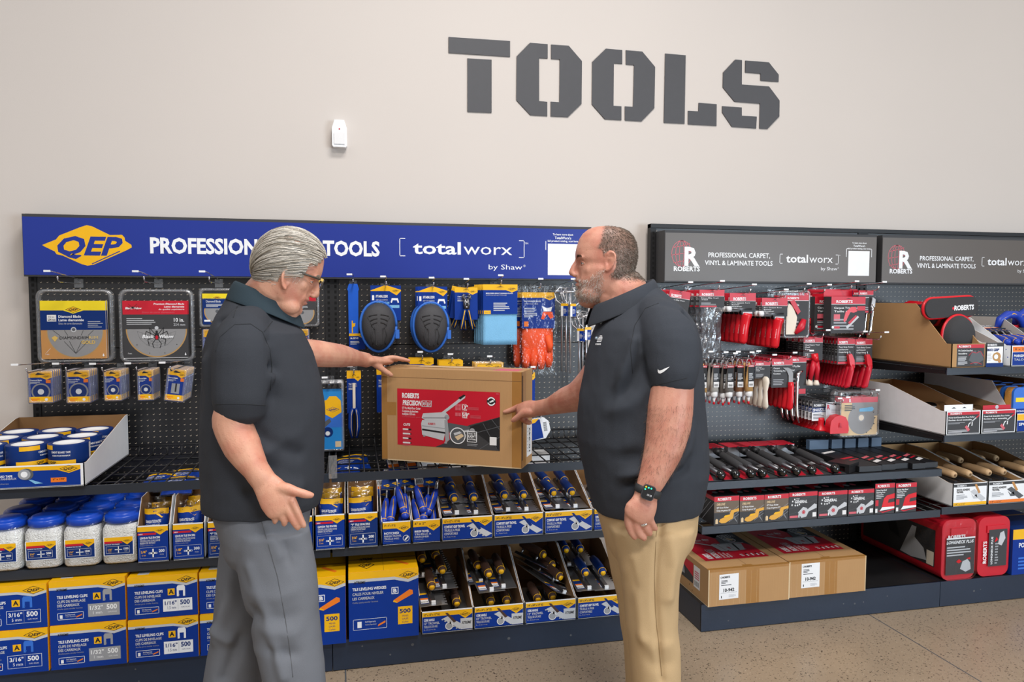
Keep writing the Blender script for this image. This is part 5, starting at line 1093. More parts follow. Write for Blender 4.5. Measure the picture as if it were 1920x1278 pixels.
defm(ct=('d8ab6e',), cw=('cfccc4',), cg=('8d8a86',), cb=('9c6f50',), cm=('76706a',))
TUBES = [(1318, 672, 'ct', 'tan'), (1340, 672, 'cw', 'off white'), (1357, 674, 'cm', 'taupe'), (1368, 672, 'cg', 'grey'), (1387, 672, 'cb', 'brown'), (1405, 671, 'ct', 'light tan')]
for i, (px, py, cm, nm) in enumerate(TUBES):
    Y0 = -.22-(.03 if i in (0, 3, 5) else 0); t = tube_pack(cm); t.location = P(px, py+2, Y0); tag(t, '', 'caulk tube', 'hanging caulk tubes'); t.rotation_euler.z = rnd.uniform(-.3, .3)
    series(t, 4, .045, '%s '+nm+' caulk tube on the '+('hook nearest the man in khaki', 'second hook from the man in khaki', 'third hook from the man in khaki', 'fourth hook from the man in khaki', 'fifth hook from the man in khaki', 'hook next to the white handled scrapers')[i], jit=.4)
    hook(t.location.x, t.location.z+.012, .3, 'peg hook of the %s caulk tubes' % nm)
# --- white handled tools, red knives, pry bars
t, p = put('scraper_pack', 'floor tool', 'white handled carpet tools', 1430, 676, -.25); card(.085, -.088, 0, .002, rcard(('EZ Tool', 'Base Tucker', 'Outil'), red=.26), 'navy').build('card', t)
mb = MB(); mb.tube([(.012, -.012, -.078), (.012, -.012, -.088), (.012, -.014, -.105), (.010, -.014, -.15), (.010, -.014, -.19), (.010, -.014, -.225), (.010, -.014, -.238)], [.010, .022, .024, .014, .017, .022, .012], 'beige', 14, flat=.6); mb.build('white_handle', t); series(t, 5, .045, '%s white handled carpet tucker beside the caulk tubes', jit=.1); hook(p.x, p.z+.004, .32, 'peg hook holding the white handled tuckers')
t, p = put('knife_pack', 'knife', 'red handled carpet knives', 1467, 672, -.25); card(.115, -.145, 0, .002, rcard(('Carpet', 'Trimming Knife', 'Couteau'), red=.22), 'dgrey').build('card', t)
mb = MB(); mb.prism([(.035, -.125), (.058, -.125), (.058, -.075), (.05, -.055), (.03, -.045), (.0, -.045), (.022, -.06), (.034, -.085)], -.006, -.003, 'bladeg'); mb.build('blade', t)
mb = MB(); mb.tube([(.045, -.008, -.118), (.046, -.008, -.14), (.045, -.008, -.20), (.04, -.008, -.245), (.03, -.008, -.255)], [.015, .018, .018, .020, .012], 'red2', 14, flat=.8); d = mb.draw((.054, -.0235, -.225), V((0, 0, 1)), V((-1, 0, 0)), .05, .012); d.t('ROBERTS', .05, .2, .5, 'white', w=.7, b=.02); mb.build('red_handle', t); series(t, 6, .04, '%s red handled carpet knife beside the pry bars', jit=.05); hook(p.x, p.z+.004, .32, 'peg hook holding the carpet knives')
t, p = put('pry_bar_pack', 'pry bar', 'pry bars on dark cards', 1495, 668, -.22); card(.105, -.20, 0, .002, rcard(('Mini Pry Bar', 'Levier'), red=.14), 'char').build('card', t)
mb = MB(); mb.tube([(.025, -.012, -.072), (.01, -.014, -.078), (-.004, -.014, -.09), (-.008, -.014, -.13), (-.008, -.014, -.25), (-.004, -.016, -.30), (.004, -.022, -.335)], [.004, .007, .010, .010, .0095, .009, .004], 'chrome', 10); mb.build('bar', t)
card(.04, -.19, -.165, .001, lambda d: d.r(0, 0, 1, 1, 'red', 1), 'red', y=-.002, x0=.01).build('red_label', t); series(t, 4, .045, '%s chrome pry bar on a dark card', jit=.05); hook(p.x, p.z+.004, .3, 'peg hook holding the pry bars')
# --- upper pegs: scrapers and strip cutters
def strip_cutter(t, big=1.0):
    card(.10, -.135, 0, .002, rcard(('Tack Strip Cutter', 'and Remover', 'Coupe-bande'), red=.24, foot=True), 'dgrey').build('card', t)
    mb = MB(); mb.prism([(.0, -.085), (.018, -.08), (.034, -.11), (.038, -.15), (.02, -.155), (.008, -.13)], -.022, -.004, 'red2'); mb.tube([(.002, -.014, -.09), (-.004, -.014, -.072)], .002, 'steel', 6); mb.tube([(.014, -.014, -.085), (.010, -.014, -.066)], .002, 'steel', 6); mb.build('cutter_head', t, bevel=.003)
    mb = MB(); mb.tube([(.028, -.012, -.135), (.022, -.012, -.17), (.010, -.012, -.215), (.004, -.012, -.243), (-.012, -.012, -.25)], [.016, .018, .019, .018, .010], 'red', 12, flat=.7); mb.build('red_handle', t)
    mb = MB(); mb.lathe([(.011, -.028), (.010, -.022), (.010, 0)], 'beige', 14, (.028, 0, -.142), ax='y'); mb.build('pivot', t)
t, p = put('strip_cutter_pack', 'floor tool', 'red strip cutters on grey cards', 1587, 633, -.26); strip_cutter(t); series(t, 10, .0255, '%s red strip cutter in the long row beside the shorter row', jit=.05); hook(p.x, p.z+.004, .36, 'peg hook holding the long row of strip cutters')
t2, p = put('strip_cutter_pack', 'floor tool', 'red strip cutters on grey cards', 1620, 634, -.26); strip_cutter(t2); series(t2, 4, .04, '%s red strip cutter in the short row next to the kraft tray', jit=.05); hook(p.x, p.z+.004, .38, 'peg hook holding the short row of strip cutters')
t, p = put('seam_tool_pack', 'floor tool', 'red seam tools with white feet', 1525, 631, -.22); card(.11, -.12, 0, .002, rcard(('Vinyl Seam Tool', 'Outil', 'Tapis'), red=.24, foot=True), 'dgrey').build('card', t)
mb = MB(); mb.tube([(.0, -.014, -.085), (.006, -.014, -.125)], [.017, .017], 'red2', 12)
for s in (-1, 1): mb.tube([(.006+s*.006, -.014, -.12), (.004+s*.014, -.014, -.16), (-.004+s*.018, -.014, -.22)], [.012, .014, .009], 'red', 12)
mb.build('red_handle', t)
mb = MB()
for s in (-1, 1): mb.lathe([(.016, -.245), (.014, -.235), (.007, -.215)], 'beige', 12, (-.005+s*.019, -.014, 0))
mb.build('white_foot', t); series(t, 4, .05, '%s red double handled seam tool above the pry bars', jit=.05); hook(p.x, p.z+.004, .3, 'peg hook holding the seam tools')
# --- lowest pegs
t, p = put('nozzle_pack', 'nozzle', 'red glue nozzles with printed tags', 1537, 752, -.22)
card(.085, -.10, 0, .002, lambda d: (d.r(0, 0, 1, 1, 'white', .5), d.r(0, .66, 1, 1, 'char', 1), d.r(0, .44, 1, .68, 'navy', 2), d.t('ROBERTS', .12, .74, .11, 'white', w=.7, b=.03), d.t('SNOZZLE', .05, .49, .14, 'white', w=.9, b=.03), d.bars(.08, .08, .8, .3, 4, 'dgrey', 2)), 'white').build('tag', t)
mb = MB(); mb.lathe([(.034, -.150), (.030, -.143), (.015, -.12), (.018, -.095), (.016, -.085)], 'red2', 20, (.012, .004, 0)); mb.build('red_nozzle', t); series(t, 7, .031, '%s red glue nozzle with a purple and white tag', jit=.2); hook(p.x, p.z+.004, .34, 'peg hook holding the glue nozzles')
t, p = put('tape_measure_pack', 'tape measure', None, 1566, 753, -.24); card(.105, -.14, 0, .002, lambda d: (d.r(0, 0, 1, 1, 'lgrey', .5), d.t('R', .06, .74, .16, 'red', w=.16, b=.04), d.p([(.4, .88), (.55, .96), (.75, .94), (.9, .84), (.7, .88)], 'ink', 1), d.bars(.3, .6, .6, .16, 3, 'grey', 2)), 'lgrey').build('card', t)
mb = MB(); mb.prism([(-.058, -.155), (.045, -.155), (.05, -.14), (.046, -.10), (.03, -.072), (0, -.062), (-.03, -.068), (-.052, -.09), (-.058, -.12)], -.045, -.003, 'red2'); mb.build('case', t, bevel=.008)
mb = MB(); mb.lathe([(.027, -.0475), (.027, -.044)], 'ink', 24, (0, 0, -.112), ax='y'); mb.lathe([(.021, -.0482), (.021, -.0475)], 'paper', 24, (0, 0, -.112), ax='y'); d = mb.draw((-.02, -.0484, -.132), FX, FZ, .04, .04); d.t('R', .3, .25, .5, 'red', w=.4, b=.05); mb.build('badge', t); t['label'] = 'red tape measure with a round white badge on a pale card'; hook(p.x, p.z+.004, .3, 'peg hook holding the red tape measure')
t, p = put('saw_blade_blister', 'saw blade', None, 1612, 737, -.27); W, H = .238, .225
card(W*.9, -H*.96, -.02, .002, lambda d: (d.r(0, 0, 1, 1, 'ltan', .5), d.r(0, .86, 1, 1, 'pink', 1), d.r(.3, .5, 1, .86, 'bladeg', 1), d.c(.56, .42, .36, 'bladeg', 2, n=40), d.c(.56, .46, .10, 'grey', 3), d.c(.56, .46, .07, 'beige', 4), d.p([(.5, .7), (.85, .74), (.9, .68), (.85, .62), (.5, .62)], 'sky', 5), [d.p([(.56+.36*math.cos(a), .42+.38*math.sin(a)), (.56+.40*math.cos(a+.08), .42+.42*math.sin(a+.08)), (.56+.35*math.cos(a+.12), .42+.37*math.sin(a+.12))], 'dgrey', 3) for a in (-1.2, -.8, -.4, 0, .4, .8)], d.t('R', .22, .88, .08, 'white', w=.05, b=.04), d.bars(.1, .64, .3, .18, 4, 'dgrey', 3)), 'ltan').build('printed_insert', t)
mb = MB(); shell(mb, W, -H, .008, .022, hump=.012); mb.build('clear_shell', t); series(t, 2, .05, '%s clear blister with a round saw blade next to the tape measure'); hook(p.x, p.z, .36, 'peg hook holding the saw blade blisters')
for px, wh in ((1509, 'above the seam tools'),): pass
# --- floor tools on the upper shelf: chrome heads, foam grips, black ball ends
def kicker():
    t = empty('extension_tool', (0, 0, 0))
    mb = MB(); mb.tube([(0, -.015, .022), (0, .36, .05)], .0105, 'dsteel', 12); mb.build('tube', t)
    mb = MB(); mb.tube([(0, .075, .030), (0, .08, .030), (0, .255, .043), (0, .26, .043)], [.013, .0175, .0175, .013], 'foam', 14); mb.tube([(0, .29, .046), (0, .33, .049)], .0165, 'black', 14); mb.build('grip', t)
    mb = MB(); mb.ell((0, -.022, .022), (.022, .022, .022), 'ballk', 20, 14); mb.build('ball_end', t)
    mb = MB(); mb.box(-.05, .37, .005, .05, .47, .055, 'steel'); mb.box(-.05, .366, .055, .05, .47, .058, 'red'); mb.build('head', t)
    return t
M['ballk'] = mat('ballk', '0a0a0b', rough=.06, spec=.8)
kk = kicker()
BALLS = [(1352, 890), (1386, 892), (1413, 889), (1434, 888), (1475, 887), (1505, 887), (1532, 884), (1580, 883)]
BN = ['first from the man in khaki', 'second from the man in khaki', 'third from the man in khaki', 'fourth from the man in khaki', 'fourth from the flat black boxes', 'third from the flat black boxes', 'second from the flat black boxes', 'next to the flat black boxes']
for i, (px, py) in enumerate(BALLS):
    p = PZ(px, py, ZR1+.0225+.004); loc = (p.x, max(-.565, p.y+.022), ZR1+.004); o = kk if i == 0 else dup(kk, loc); o.location = loc; tag(o, 'chrome and foam gripped tool with black ball end, '+BN[i], 'floor tool', 'ball ended floor tools'); o.rotation_euler.z = math.radians((-2, 2, -3, 3, 0, 1, -2, 0)[i])
for i in range(8):
    x = 1.56+.092*i; t = thing('tool_card', 'printed red and black card under the ball ended tools, '+BN[i], 'card', (x, -.5, ZR1), 0, 'printed cards under the ball ended tools')
    mb = MB(); mb.box(-.04, -.085, 0, .04, .28, .002, 'char'); d = mb.draw((-.04, -.085, .002), FX, FY, .08, .36); d.p([(0, .0), (.5, 0), (1, .3), (1, .5), (0, .12)], 'red', 1); d.p([(.1, .5), (.9, .6), (.9, .7), (.1, .6)], 'lgrey' if i else 'ora', 1); mb.build('card', t)
FB = [(1612, 1650, 'flat black carton next to the ball ended tools'), (1652, 1678, 'second flat black carton from the ball ended tools'), (1679, 1705, 'middle flat black carton with a white print strip'), (1706, 1731, 'flat black carton second from the wooden handles'), (1733, 1757, 'flat black carton nearest the wooden handles')]
for i, (a, b, lab) in enumerate(FB):
    x0, x1 = P(a, 876, -.57).x, P(b, 876, -.57).x
    if i == 0: x0 = x1-.125
    t = thing('flat_carton', lab, 'carton', ((x0+x1)/2, -.3, ZR1), 0, 'flat black cartons'); W = (x1-x0)*.96
    mb = MB(); mb.box(-W/2, -.285+.01*(i % 3), .002, W/2, .16, .028, 'boxk'); d = mb.draw((-W/2, -.285, .028), FX, FY, W, .445); d.p([(.1, .32), (.9, .40), (.9, .45), (.1, .37)], 'pink' if i > 0 else 'red', 1); d.p([(.1, .24), (.9, .32), (.9, .35), (.1, .27)], 'red', 1); d.p([(.12, .62), (.85, .70), (.85, .76), (.12, .68)] if i == 0 else [(.12, .13), (.85, .2), (.85, .27), (.12, .19)], 'paper', 1); mb.build('carton_body', t)
    mb = MB(); mb.box(-W/2+.005, .10, .028, W/2-.005, .13, .075, 'flapb'); mb.build('raised_flap', t)
p = PZ(1600, 880, ZR1+.02); t = thing('flat_carton', 'small tilted black carton end between the last ball and the flat cartons', 'carton', (p.x, -.53, ZR1), .5, 'flat black cartons'); mb = MB(); mb.box(-.05, -.05, .03, .05, .05, .042, 'boxk'); mb.box(-.05, -.05, .002, .05, -.03, .032, 'boxk'); mb.build('carton_body', t)
# --- boxed tools on the middle shelf
def knee_box(d):
    d.r(0, 0, 1, 1, 'char', .5); d.r(0, .44, 1, .84, 'brown2', 1); d.r(0, .83, 1, 1, 'red', 2); d.t('ROBERTS', .14, .865, .09, 'white', w=.54, b=.03)
    d.t('DELUXE', .1, .70, .07, 'ltan', w=.34, b=.04, sh=.2); d.t('GT Knee Kicker', .1, .59, .055, 'white', w=.48, b=.02); d.t('Coup de genou GT', .1, .49, .055, 'white', w=.56, b=.02)
    for k in range(4): d.line([(.6, .10+.1*k), (1, .35+.1*k)], .012, 'grey', 2); d.line([(.95, .05), (.62+.05*k, .45)], .008, 'grey', 2) if k < 3 else None
    d.p([(.2, .13), (.25, .22), (.5, .3), (.62, .34), (.68, .5), (1, .56), (1, .46), (.8, .42), (.76, .22), (.45, .07), (.3, .07)], 'gold2', 3); d.p([(.38, .28), (.45, .34), (.62, .36), (.64, .31), (.5, .27)], 'yel', 4); d.p([(.06, .06), (.06, .2), (.11, .24), (.16, .2), (.16, .06)], 'ltan', 3)
def gen_box(d):
    d.r(0, 0, 1, 1, 'char', .5); d.r(0, .85, 1, 1, 'red', 2); d.t('ROBERTS', .12, .88, .08, 'white', w=.45, b=.03); [d.line([(0, .2+.2*k), (1, .5+.2*k)], .006, 'dgrey', 1) for k in range(3)]
    for k, (x, y) in enumerate(((.13, .68), (.2, .75), (.11, .55), (.22, .53), (.3, .53), (.37, .56))): d.p([(x+(.035 if j % 2 == 0 else .015)*math.cos(math.pi/2+j*math.pi/5), y+(.05 if j % 2 == 0 else .02)*math.sin(math.pi/2+j*math.pi/5)) for j in range(10)], 'white', 3)
    d.t('GENERAL', .2, .61, .10, 'white', w=.44, b=.03, sh=.15, l=4); d.t('THE', .25, .74, .05, 'white', w=.12, sh=.15)
    d.p([(.32, .26), (.5, .46), (.62, .42), (.66, .36), (.9, .56), (.98, .52), (.98, .40), (.70, .28), (.62, .1), (.45, .06)], 'lgrey', 3); d.arc(.52, .27, .06, .02, 'red', 5); d.c(.52, .27, .03, 'red', 5); d.r(.04, .08, .32, .16, 'pink', 3); d.r(.34, .08, .38, .2, 'white', 3); d.r(.84, .08, .97, .24, 'paper', 3)
def iron_box(d):
    d.r(0, 0, 1, 1, 'char', .5); d.r(0, .85, 1, 1, 'red', 2); d.t('ROBERTS', .12, .88, .08, 'white', w=.6, b=.03); d.t('Deluxe Heat Bond', .06, .76, .05, 'white', w=.52, b=.02); d.t('Seaming Iron', .06, .69, .05, 'white', w=.44, b=.02); d.bars(.06, .5, .4, .16, 3, 'lgrey', 2)
    d.r(.03, .27, .18, .46, 'red', 3); d.p([(.35, .22), (.45, .5), (.6, .6), (1, .66), (1, .5), (.7, .47), (.66, .35), (1, .38), (1, .22)], 'red2', 3); d.p([(.25, .1), (.37, .22), (1, .22), (1, .16)], 'white', 4); d.p([(.15, .12), (.4, .03), (1, .12), (1, .15), (.4, .07)], 'red', 4); d.r(.03, .05, .14, .18, 'paper', 3)
def box_top(d): d.p([(0, .1), (1, .5), (1, .7), (0, .3)], 'red', 1); d.c(.3, .2, .10, 'grey', 2, ry=.05); d.c(.6, .22, .10, 'pink', 2, ry=.05)
RB = [(1339, 1386, 930, knee_box, .32), (1387, 1432.7, 929, knee_box, .32), (1433, 1478.6, 926, knee_box, .32), (1479, 1532.4, 922, gen_box, .36), (1534, 1588.5, 920, gen_box, .36), (1590, 1638.5, 917, gen_box, .36), (1640, 1677, 906, iron_box, .3), (1678.6, 1717.7, 905, iron_box, .3)]
RL = ['boxed yellow knee kicker next to the khaki trousers', 'middle boxed yellow knee kicker', 'boxed yellow knee kicker next to the boxes with white stars', 'starred black tool box next to the knee kicker boxes', 'middle starred black tool box', 'starred black tool box next to the red iron boxes', 'boxed red iron next to the starred boxes', 'boxed red iron at the open end of the row']
for i, (a, b, yt, fn, dep) in enumerate(RB):
    x0, x1 = P(a, 950, -.602).x, P(b, 950, -.602).x; h = P((a+b)/2, yt, -.602).z-ZR2-.001
    t = carton('boxed_tool', RL[i], 'boxed tool', x0, x1-.001, -.602, dep, ZR2+.001, h, fn, box_top, side='boxk', group='boxed floor tools on the middle shelf')
    if i == 0:
        mb = MB(); d = mb.draw((x0-.0005, -.602+dep, ZR2), V((0, -1, 0)), FZ, dep, h); d.r(0, .86, 1, 1, 'red', 1); [d.line([(.35+.1*k, 0), (.7+.1*k, .8)], .008, 'grey', 1) for k in range(4)]; d.p([(.2, .2), (.35, .2), (.4, .7), (.3, .8), (.2, .6)], 'gold2', 2); mb.build('side_print', t, world=True)
# --- shipping cartons on the deck and the one being shown
def redlabel(d):
    """printed cutter label, page units 0..100 x 0..100"""
    d.r(0, 0, 100, 100, 'red', 1); d.p([(38, 0), (100, 0), (100, 58), (72, 42), (62, 34), (50, 10)], 'char', 2); d.p([(100, 58), (70, 38), (100, 0)], 'char', 2)
    for a, b in (((80, 0), (100, 24)), ((66, 22), (100, 42)), ((84, 46), (97, 4)), ((92, 54), (100, 36))): d.line([a, b], .5, 'dgrey', 2.5)
    d.t('ROBERTS', 5, 84, 8.2, 'white', w=17, b=.04, l=3); d.t('PRECISION', 5.5, 71, 8.6, 'white', w=19, b=.035, sh=.15, l=3); d.p([(24.5, 69.5), (34.2, 69.5), (34.6, 80.5), (25.2, 80.5)], 'lgrey', 3); d.t('CUTS', 25.2, 71, 8.6, 'red', w=8.6, b=.04, sh=.15, l=4)
    d.t('13" Pro Multi-Floor Cutter', 5, 64, 4, 'white', w=18.5, b=.015, l=3); d.t('Coupeuse à planchers', 5, 58.6, 4, 'white', w=16, b=.015, l=3); d.t('multiples 330 mm', 5, 53.6, 4, 'white', w=13, b=.015, l=3); d.t('Cortadora para pisos', 5, 49.5, 2.4, 'pink', w=18, l=3)
    d.t('CUTS', 6, 34.5, 4, 'white', w=7, b=.035, sh=.2, l=3)
    for i in range(4): d.r(5.5, 27-8*i, 11+2*(i % 2), 29.5-8*i, 'paper', 3); d.r(11+2*(i % 2), 27-8*i, 14, 29.5-8*i, 'ink', 3); d.r(5.5, 24.5-8*i, 14, 25.2-8*i, 'pink', 3); d.r(5.5, 22.7-8*i, 12, 23.3-8*i, 'pink', 3)
    # the cutter itself
    d.p([(37.5, 56), (42, 58), (66, 93), (67.5, 92), (67, 88), (46, 58), (40, 53)], 'lgrey', 4); d.p([(60.5, 87.5), (66, 94), (67.5, 92), (62.5, 85)], 'ink', 5)
    d.p([(24.5, 50), (26, 58), (48, 62), (51, 57), (50, 48), (28, 46)], 'lgrey', 5); d.c(49.5, 53, 2.4, 'grey', 6); d.line([(26, 50), (49, 52)], .5, 'dgrey', 6)
    d.p([(24, 40), (25, 46), (49, 48), (49, 36), (47, 20), (46, 12), (25, 20)], 'lgrey', 4.5); d.p([(25, 31), (48, 27), (48, 24), (25, 28)], 'ink', 5.5); d.line([(25, 36), (49, 33)], .6, 'grey', 5.5); d.t('ROBERTS', 31, 38.5, 3.6, 'red', w=7, b=.03, l=6); d.p([(47, 48), (50, 48), (52, 14), (48, 8)], 'grey', 5.2); d.p([(49, 44), (72, 39), (71, 33), (52, 26), (51, 30)], 'dgrey', 5); d.p([(52, 28), (71, 34), (71, 30), (52, 23)], 'lgrey', 5); d.r(47, 7, 49.5, 10, 'grey', 5); d.r(26, 17, 28, 20, 'grey', 5)
    d.arc(60, 22, 7.6, .9, 'white', 7); d.c(60, 22, 6.8, 'dgrey', 7); d.p([(57, 20), (64, 26), (66, 22), (60, 14)], 'ltan', 8); d.p([(56, 26), (62, 30), (64, 27), (57, 22)], 'lgrey', 8)
    d.frame(69, 12, 78.5, 31, .7, 'white', 7); d.r(70, 13, 77.8, 30, 'ink', 7); d.c(74, 31.5, 2.6, 'grey', 6.5); d.t('BUILT IN', 70.5, 25.5, 3, 'white', w=7, b=.02, l=8); d.t('LIGHT', 70.3, 20.4, 4, 'white', w=7.3, b=.03, l=8); d.t('CUTTING', 70.3, 15.6, 2.8, 'white', w=7.2, b=.03, l=8); d.r(69, 8, 79, 9, 'grey', 3); d.r(69, 5.5, 78, 6.3, 'grey', 3)
    d.r(90.5, 9, 97, 23, 'paper', 4); d.c(92, 84, 4.2, 'ink', 4); d.arc(92, 84, 3.9, 1.1, 'white', 5, a0=20, a1=160); d.arc(92, 84, 3.9, 1.1, 'white', 5, a0=200, a1=340); d.p([(90, 83), (93.5, 87), (94.5, 84.5), (91, 81.5)], 'white', 5)
    d.r(57.5, 66, 63, 77, 'pink', 3); d.r(57.8, 71.8, 62.7, 72.3, 'red', 4); d.r(60, 66, 60.5, 77, 'red', 4); d.r(57.5, 56, 63, 62, 'pink', 3); d.r(60, 56, 60.5, 62, 'red', 4)
    d.t('UP TO', 64, 75.3, 2, 'white', w=4.5, b=.02, l=3); d.t('13"', 64, 69.5, 5.4, 'white', w=5.8, b=.03, l=3); d.t('WIDE', 64, 66.3, 2.4, 'white', w=4.8, b=.03, l=3); d.t('UP TO', 64, 62, 2, 'white', w=4.5, b=.02, l=3); d.t('5/8"', 64, 56.2, 5.4, 'white', w=7, b=.03, l=3); d.t('THICK', 64, 53, 2.4, 'white', w=5.4, b=.03, l=3)
    for k in range(3): d.r(69, 71.5-1.8*k, 80, 72.2-1.8*k, 'pink', 3); d.r(72, 57.5-1.8*k, 82, 58.2-1.8*k, 'pink', 3)
    d.r(96.5, 96.5, 99, 97.8, 'pink', 3)
def ship_label(d):
    d.r(0, 0, 1, 1, 'white', 1); d.arc(.11, .88, .05, .018, 'ink', 2); d.t('ROBERTS', .17, .85, .07, 'ink', w=.38, b=.035)
    d.bars(.1, .62, .35, .16, 3, 'dgrey', 2); d.bars(.1, .54, .8, .06, 1, 'dgrey', 2); d.t('10-942', .22, .30, .13, 'ink', w=.56, b=.03); d.r(.08, .25, .92, .26, 'grey', 2); d.t('1', .1, .06, .09, 'ink', w=.04, b=.02); d.bars(.5, .06, .4, .12, 4, 'lgrey', 2)
def ship_carton(name, label, L, W, H):
    """lying flat: long side along +y, origin under the centre of the front end"""
    t = empty(name, (0, 0, 0)); tag(t, label, 'carton', 'brown shipping cartons')
    mb = MB(); mb.box(-W/2, 0, 0, W/2, L, H, 'kraft')
    d = mb.draw((-W/2, 0, 0), FX, FZ, W, H); d.r(.46, 0, .62, 1, 'tape', .6); d.r(0, .93, 1, 1, 'tape', .5); d.r(0, 0, .012, 1, 'ltan', .8); d.r(.99, 0, 1, 1, 'ltan', .8); [d.r(.03+.07*k, .02, .031+.07*k, .9, 'ltan', .7) for k in range(9)]
    d = mb.draw((-W/2, L, 0), V((0, -1, 0)), FZ, L, H); d.r(0, 0, 1, .02, 'ltan', .6); d.c(.7, .2, .006, 'brown', 1); d.c(.75, .1, .006, 'brown', 1)
    d.r(.40, .30, .76, .86, 'char', 1); d.p([(.40, .86), (.76, .86), (.76, .5)], 'red', 2); d.p([(.5, .4), (.62, .4), (.6, .75), (.5, .75)], 'grey', 3); d.r(.77, .25, .87, .85, 'paper', 2); [d.r(.785, .5+.06*k, .855, .53+.06*k, 'pink', 3) for k in range(4)]; [d.r(.785+.012*k, .3, .79+.012*k, .44, 'ink', 3) for k in range(6)]
    d = mb.draw((-W/2, 0, H), FX, FY, W, L); d.r(.495, .0, .50, 1, 'brown', .6); d.r(.44, 0, .56, .05, 'tape', .7); d.r(0, 0, 1, .028, 'tape', .6)
    mb.build('carton_body', t, bevel=0)
    return t
def add_top_label(t, W, L, H):
    mb = MB(); d = mb.draw((W*.40, L*.17, H), FY, V((-1, 0, 0)), L*.66, W*.80, vp=(0, 0, 100, 100)); redlabel(d); mb.build('printed_label', t)
SC = [(1.512, 'shipping carton marked 10-942 on the deck, next to the khaki trousers'), (1.914, 'second shipping carton marked 10-942 on the deck, nearer the red cases')]
for i, (x, lab) in enumerate(SC):
    t = ship_carton('shipping_carton', lab, .60, .396, .165); t.location = (x+.198, -.645+.012*i, DECK+.0005); add_top_label(t, .396, .60, .165)
    mb = MB(); d = mb.draw((-.198+.396*(.13 if i == 0 else .155), -.0006, .028 if i == 0 else .04), V((1, 0, .02 if i == 0 else .005)), FZ, .093, .112); ship_label(d); mb.build('address_label', t)
# the carton held between the two men: same carton standing on its long edge, turned
hc = thing('shipping_carton', 'brown floor cutter carton with large red label held between the two men', 'carton', (0, 0, 0), 0, 'brown shipping cartons')
c0, c1 = V((.1225, -.452, 0)), V((.6495, -.741, 0)); ang = math.atan2(c1.y-c0.y, c1.x-c0.x); CW, CH, CT = (c1-c0).length, .382, .165
hc.location = (c0.x, c0.y, ZL1+.0145); hc.rotation_euler.z = ang
mb = MB(); mb.box(0, 0, 0, CW, CT, CH, 'kraft')
d = mb.draw((0, 0, 0), FX, FZ, CW, CH, vp=(715, 873, 978, 690)); d.r(715, 873, 726, 690, 'tape', .6); d.r(961, 873, 978, 690, 'tape', .6); d.r(726, 783, 744, 757, 'tape', .7); d.r(715, 708, 978, 707, 'brown', .6); d.r(715, 873, 978, 871, 'ltan', .6)
d = mb.draw((CW, 0, 0), FY, FZ, CT, CH, vp=(0, 0, 100, 100)); d.r(0, 0, 4, 100, 'cfill', 2); d.r(4, 0, 40, 100, 'tape', .7); d.r(0, 8, 14, 96, 'cfill', 1); d.r(48, 8, 96, 44, 'white', 1); d.t('10-942', 80, 12, 5, 'ink', w=26, l=2, b=.02, vert=True); d.bars(54, 12, 10, 28, 8, 'lgrey', 2)
d = mb.draw((0, 0, CH), FX, FY, CW, CT, vp=(0, 0, 100, 100)); d.r(0, 46, 100, 54, 'tape', .6); d.r(20, 60, 60, 80, 'ltan', .7); d.p([(78, 20), (96, 20), (96, 70), (80, 70)], 'pink', .7); d.r(20, 49, 80, 51, 'ink', .8)
mb.build('carton_body', hc)
mb = MB(); vp = (715, 873, 978, 690)
u0, u1 = (745.5-715)/263, (937-715)/263*1.0; v0, v1 = .262, .822
d = mb.draw((CW*.118, -.0003, CH*.175), FX, FZ, CW*(.853-.118), CH*(.785-.175), vp=(0, 0, 100, 100)); redlabel(d); mb.build('printed_label', hc)
# --- second bay: knee pad tray, tapes, floats
t = tray('kraft_display_tray', 'large plain brown tray of knee pads on the top shelf', P(1784, 660, -.61).x, P(1847, 660, -.61).x, -.612, .585, ZS1+.001, .112, .30, lambda d: (d.r(.15, .04, .96, .97, 'char', 1), d.r(.15, .82, .96, .97, 'red', 2), d.t('ROBERTS', .2, .85, .08, 'white', w=.36, b=.03), d.t('Pro Comfort Knee Pads', .19, .68, .07, 'white', w=.42, b=.02), d.t('Genouillères', .19, .56, .06, 'white', w=.26, b=.02), d.bars(.19, .1, .3, .38, 7, 'lgrey', 2), d.p([(.5, .3), (.6, .66), (.7, .72), (.74, .6), (.78, .72), (.9, .6), (.94, .3), (.72, .1)], 'dgrey', 3), d.line([(.5, .5), (.6, .66), (.72, .6), (.85, .68), (.94, .45)], .012, 'red', 4), d.line([(.55, .15), (.72, .22), (.9, .12)], .012, 'red', 4)), outer='kraft', inner='kraft', flat=.60)
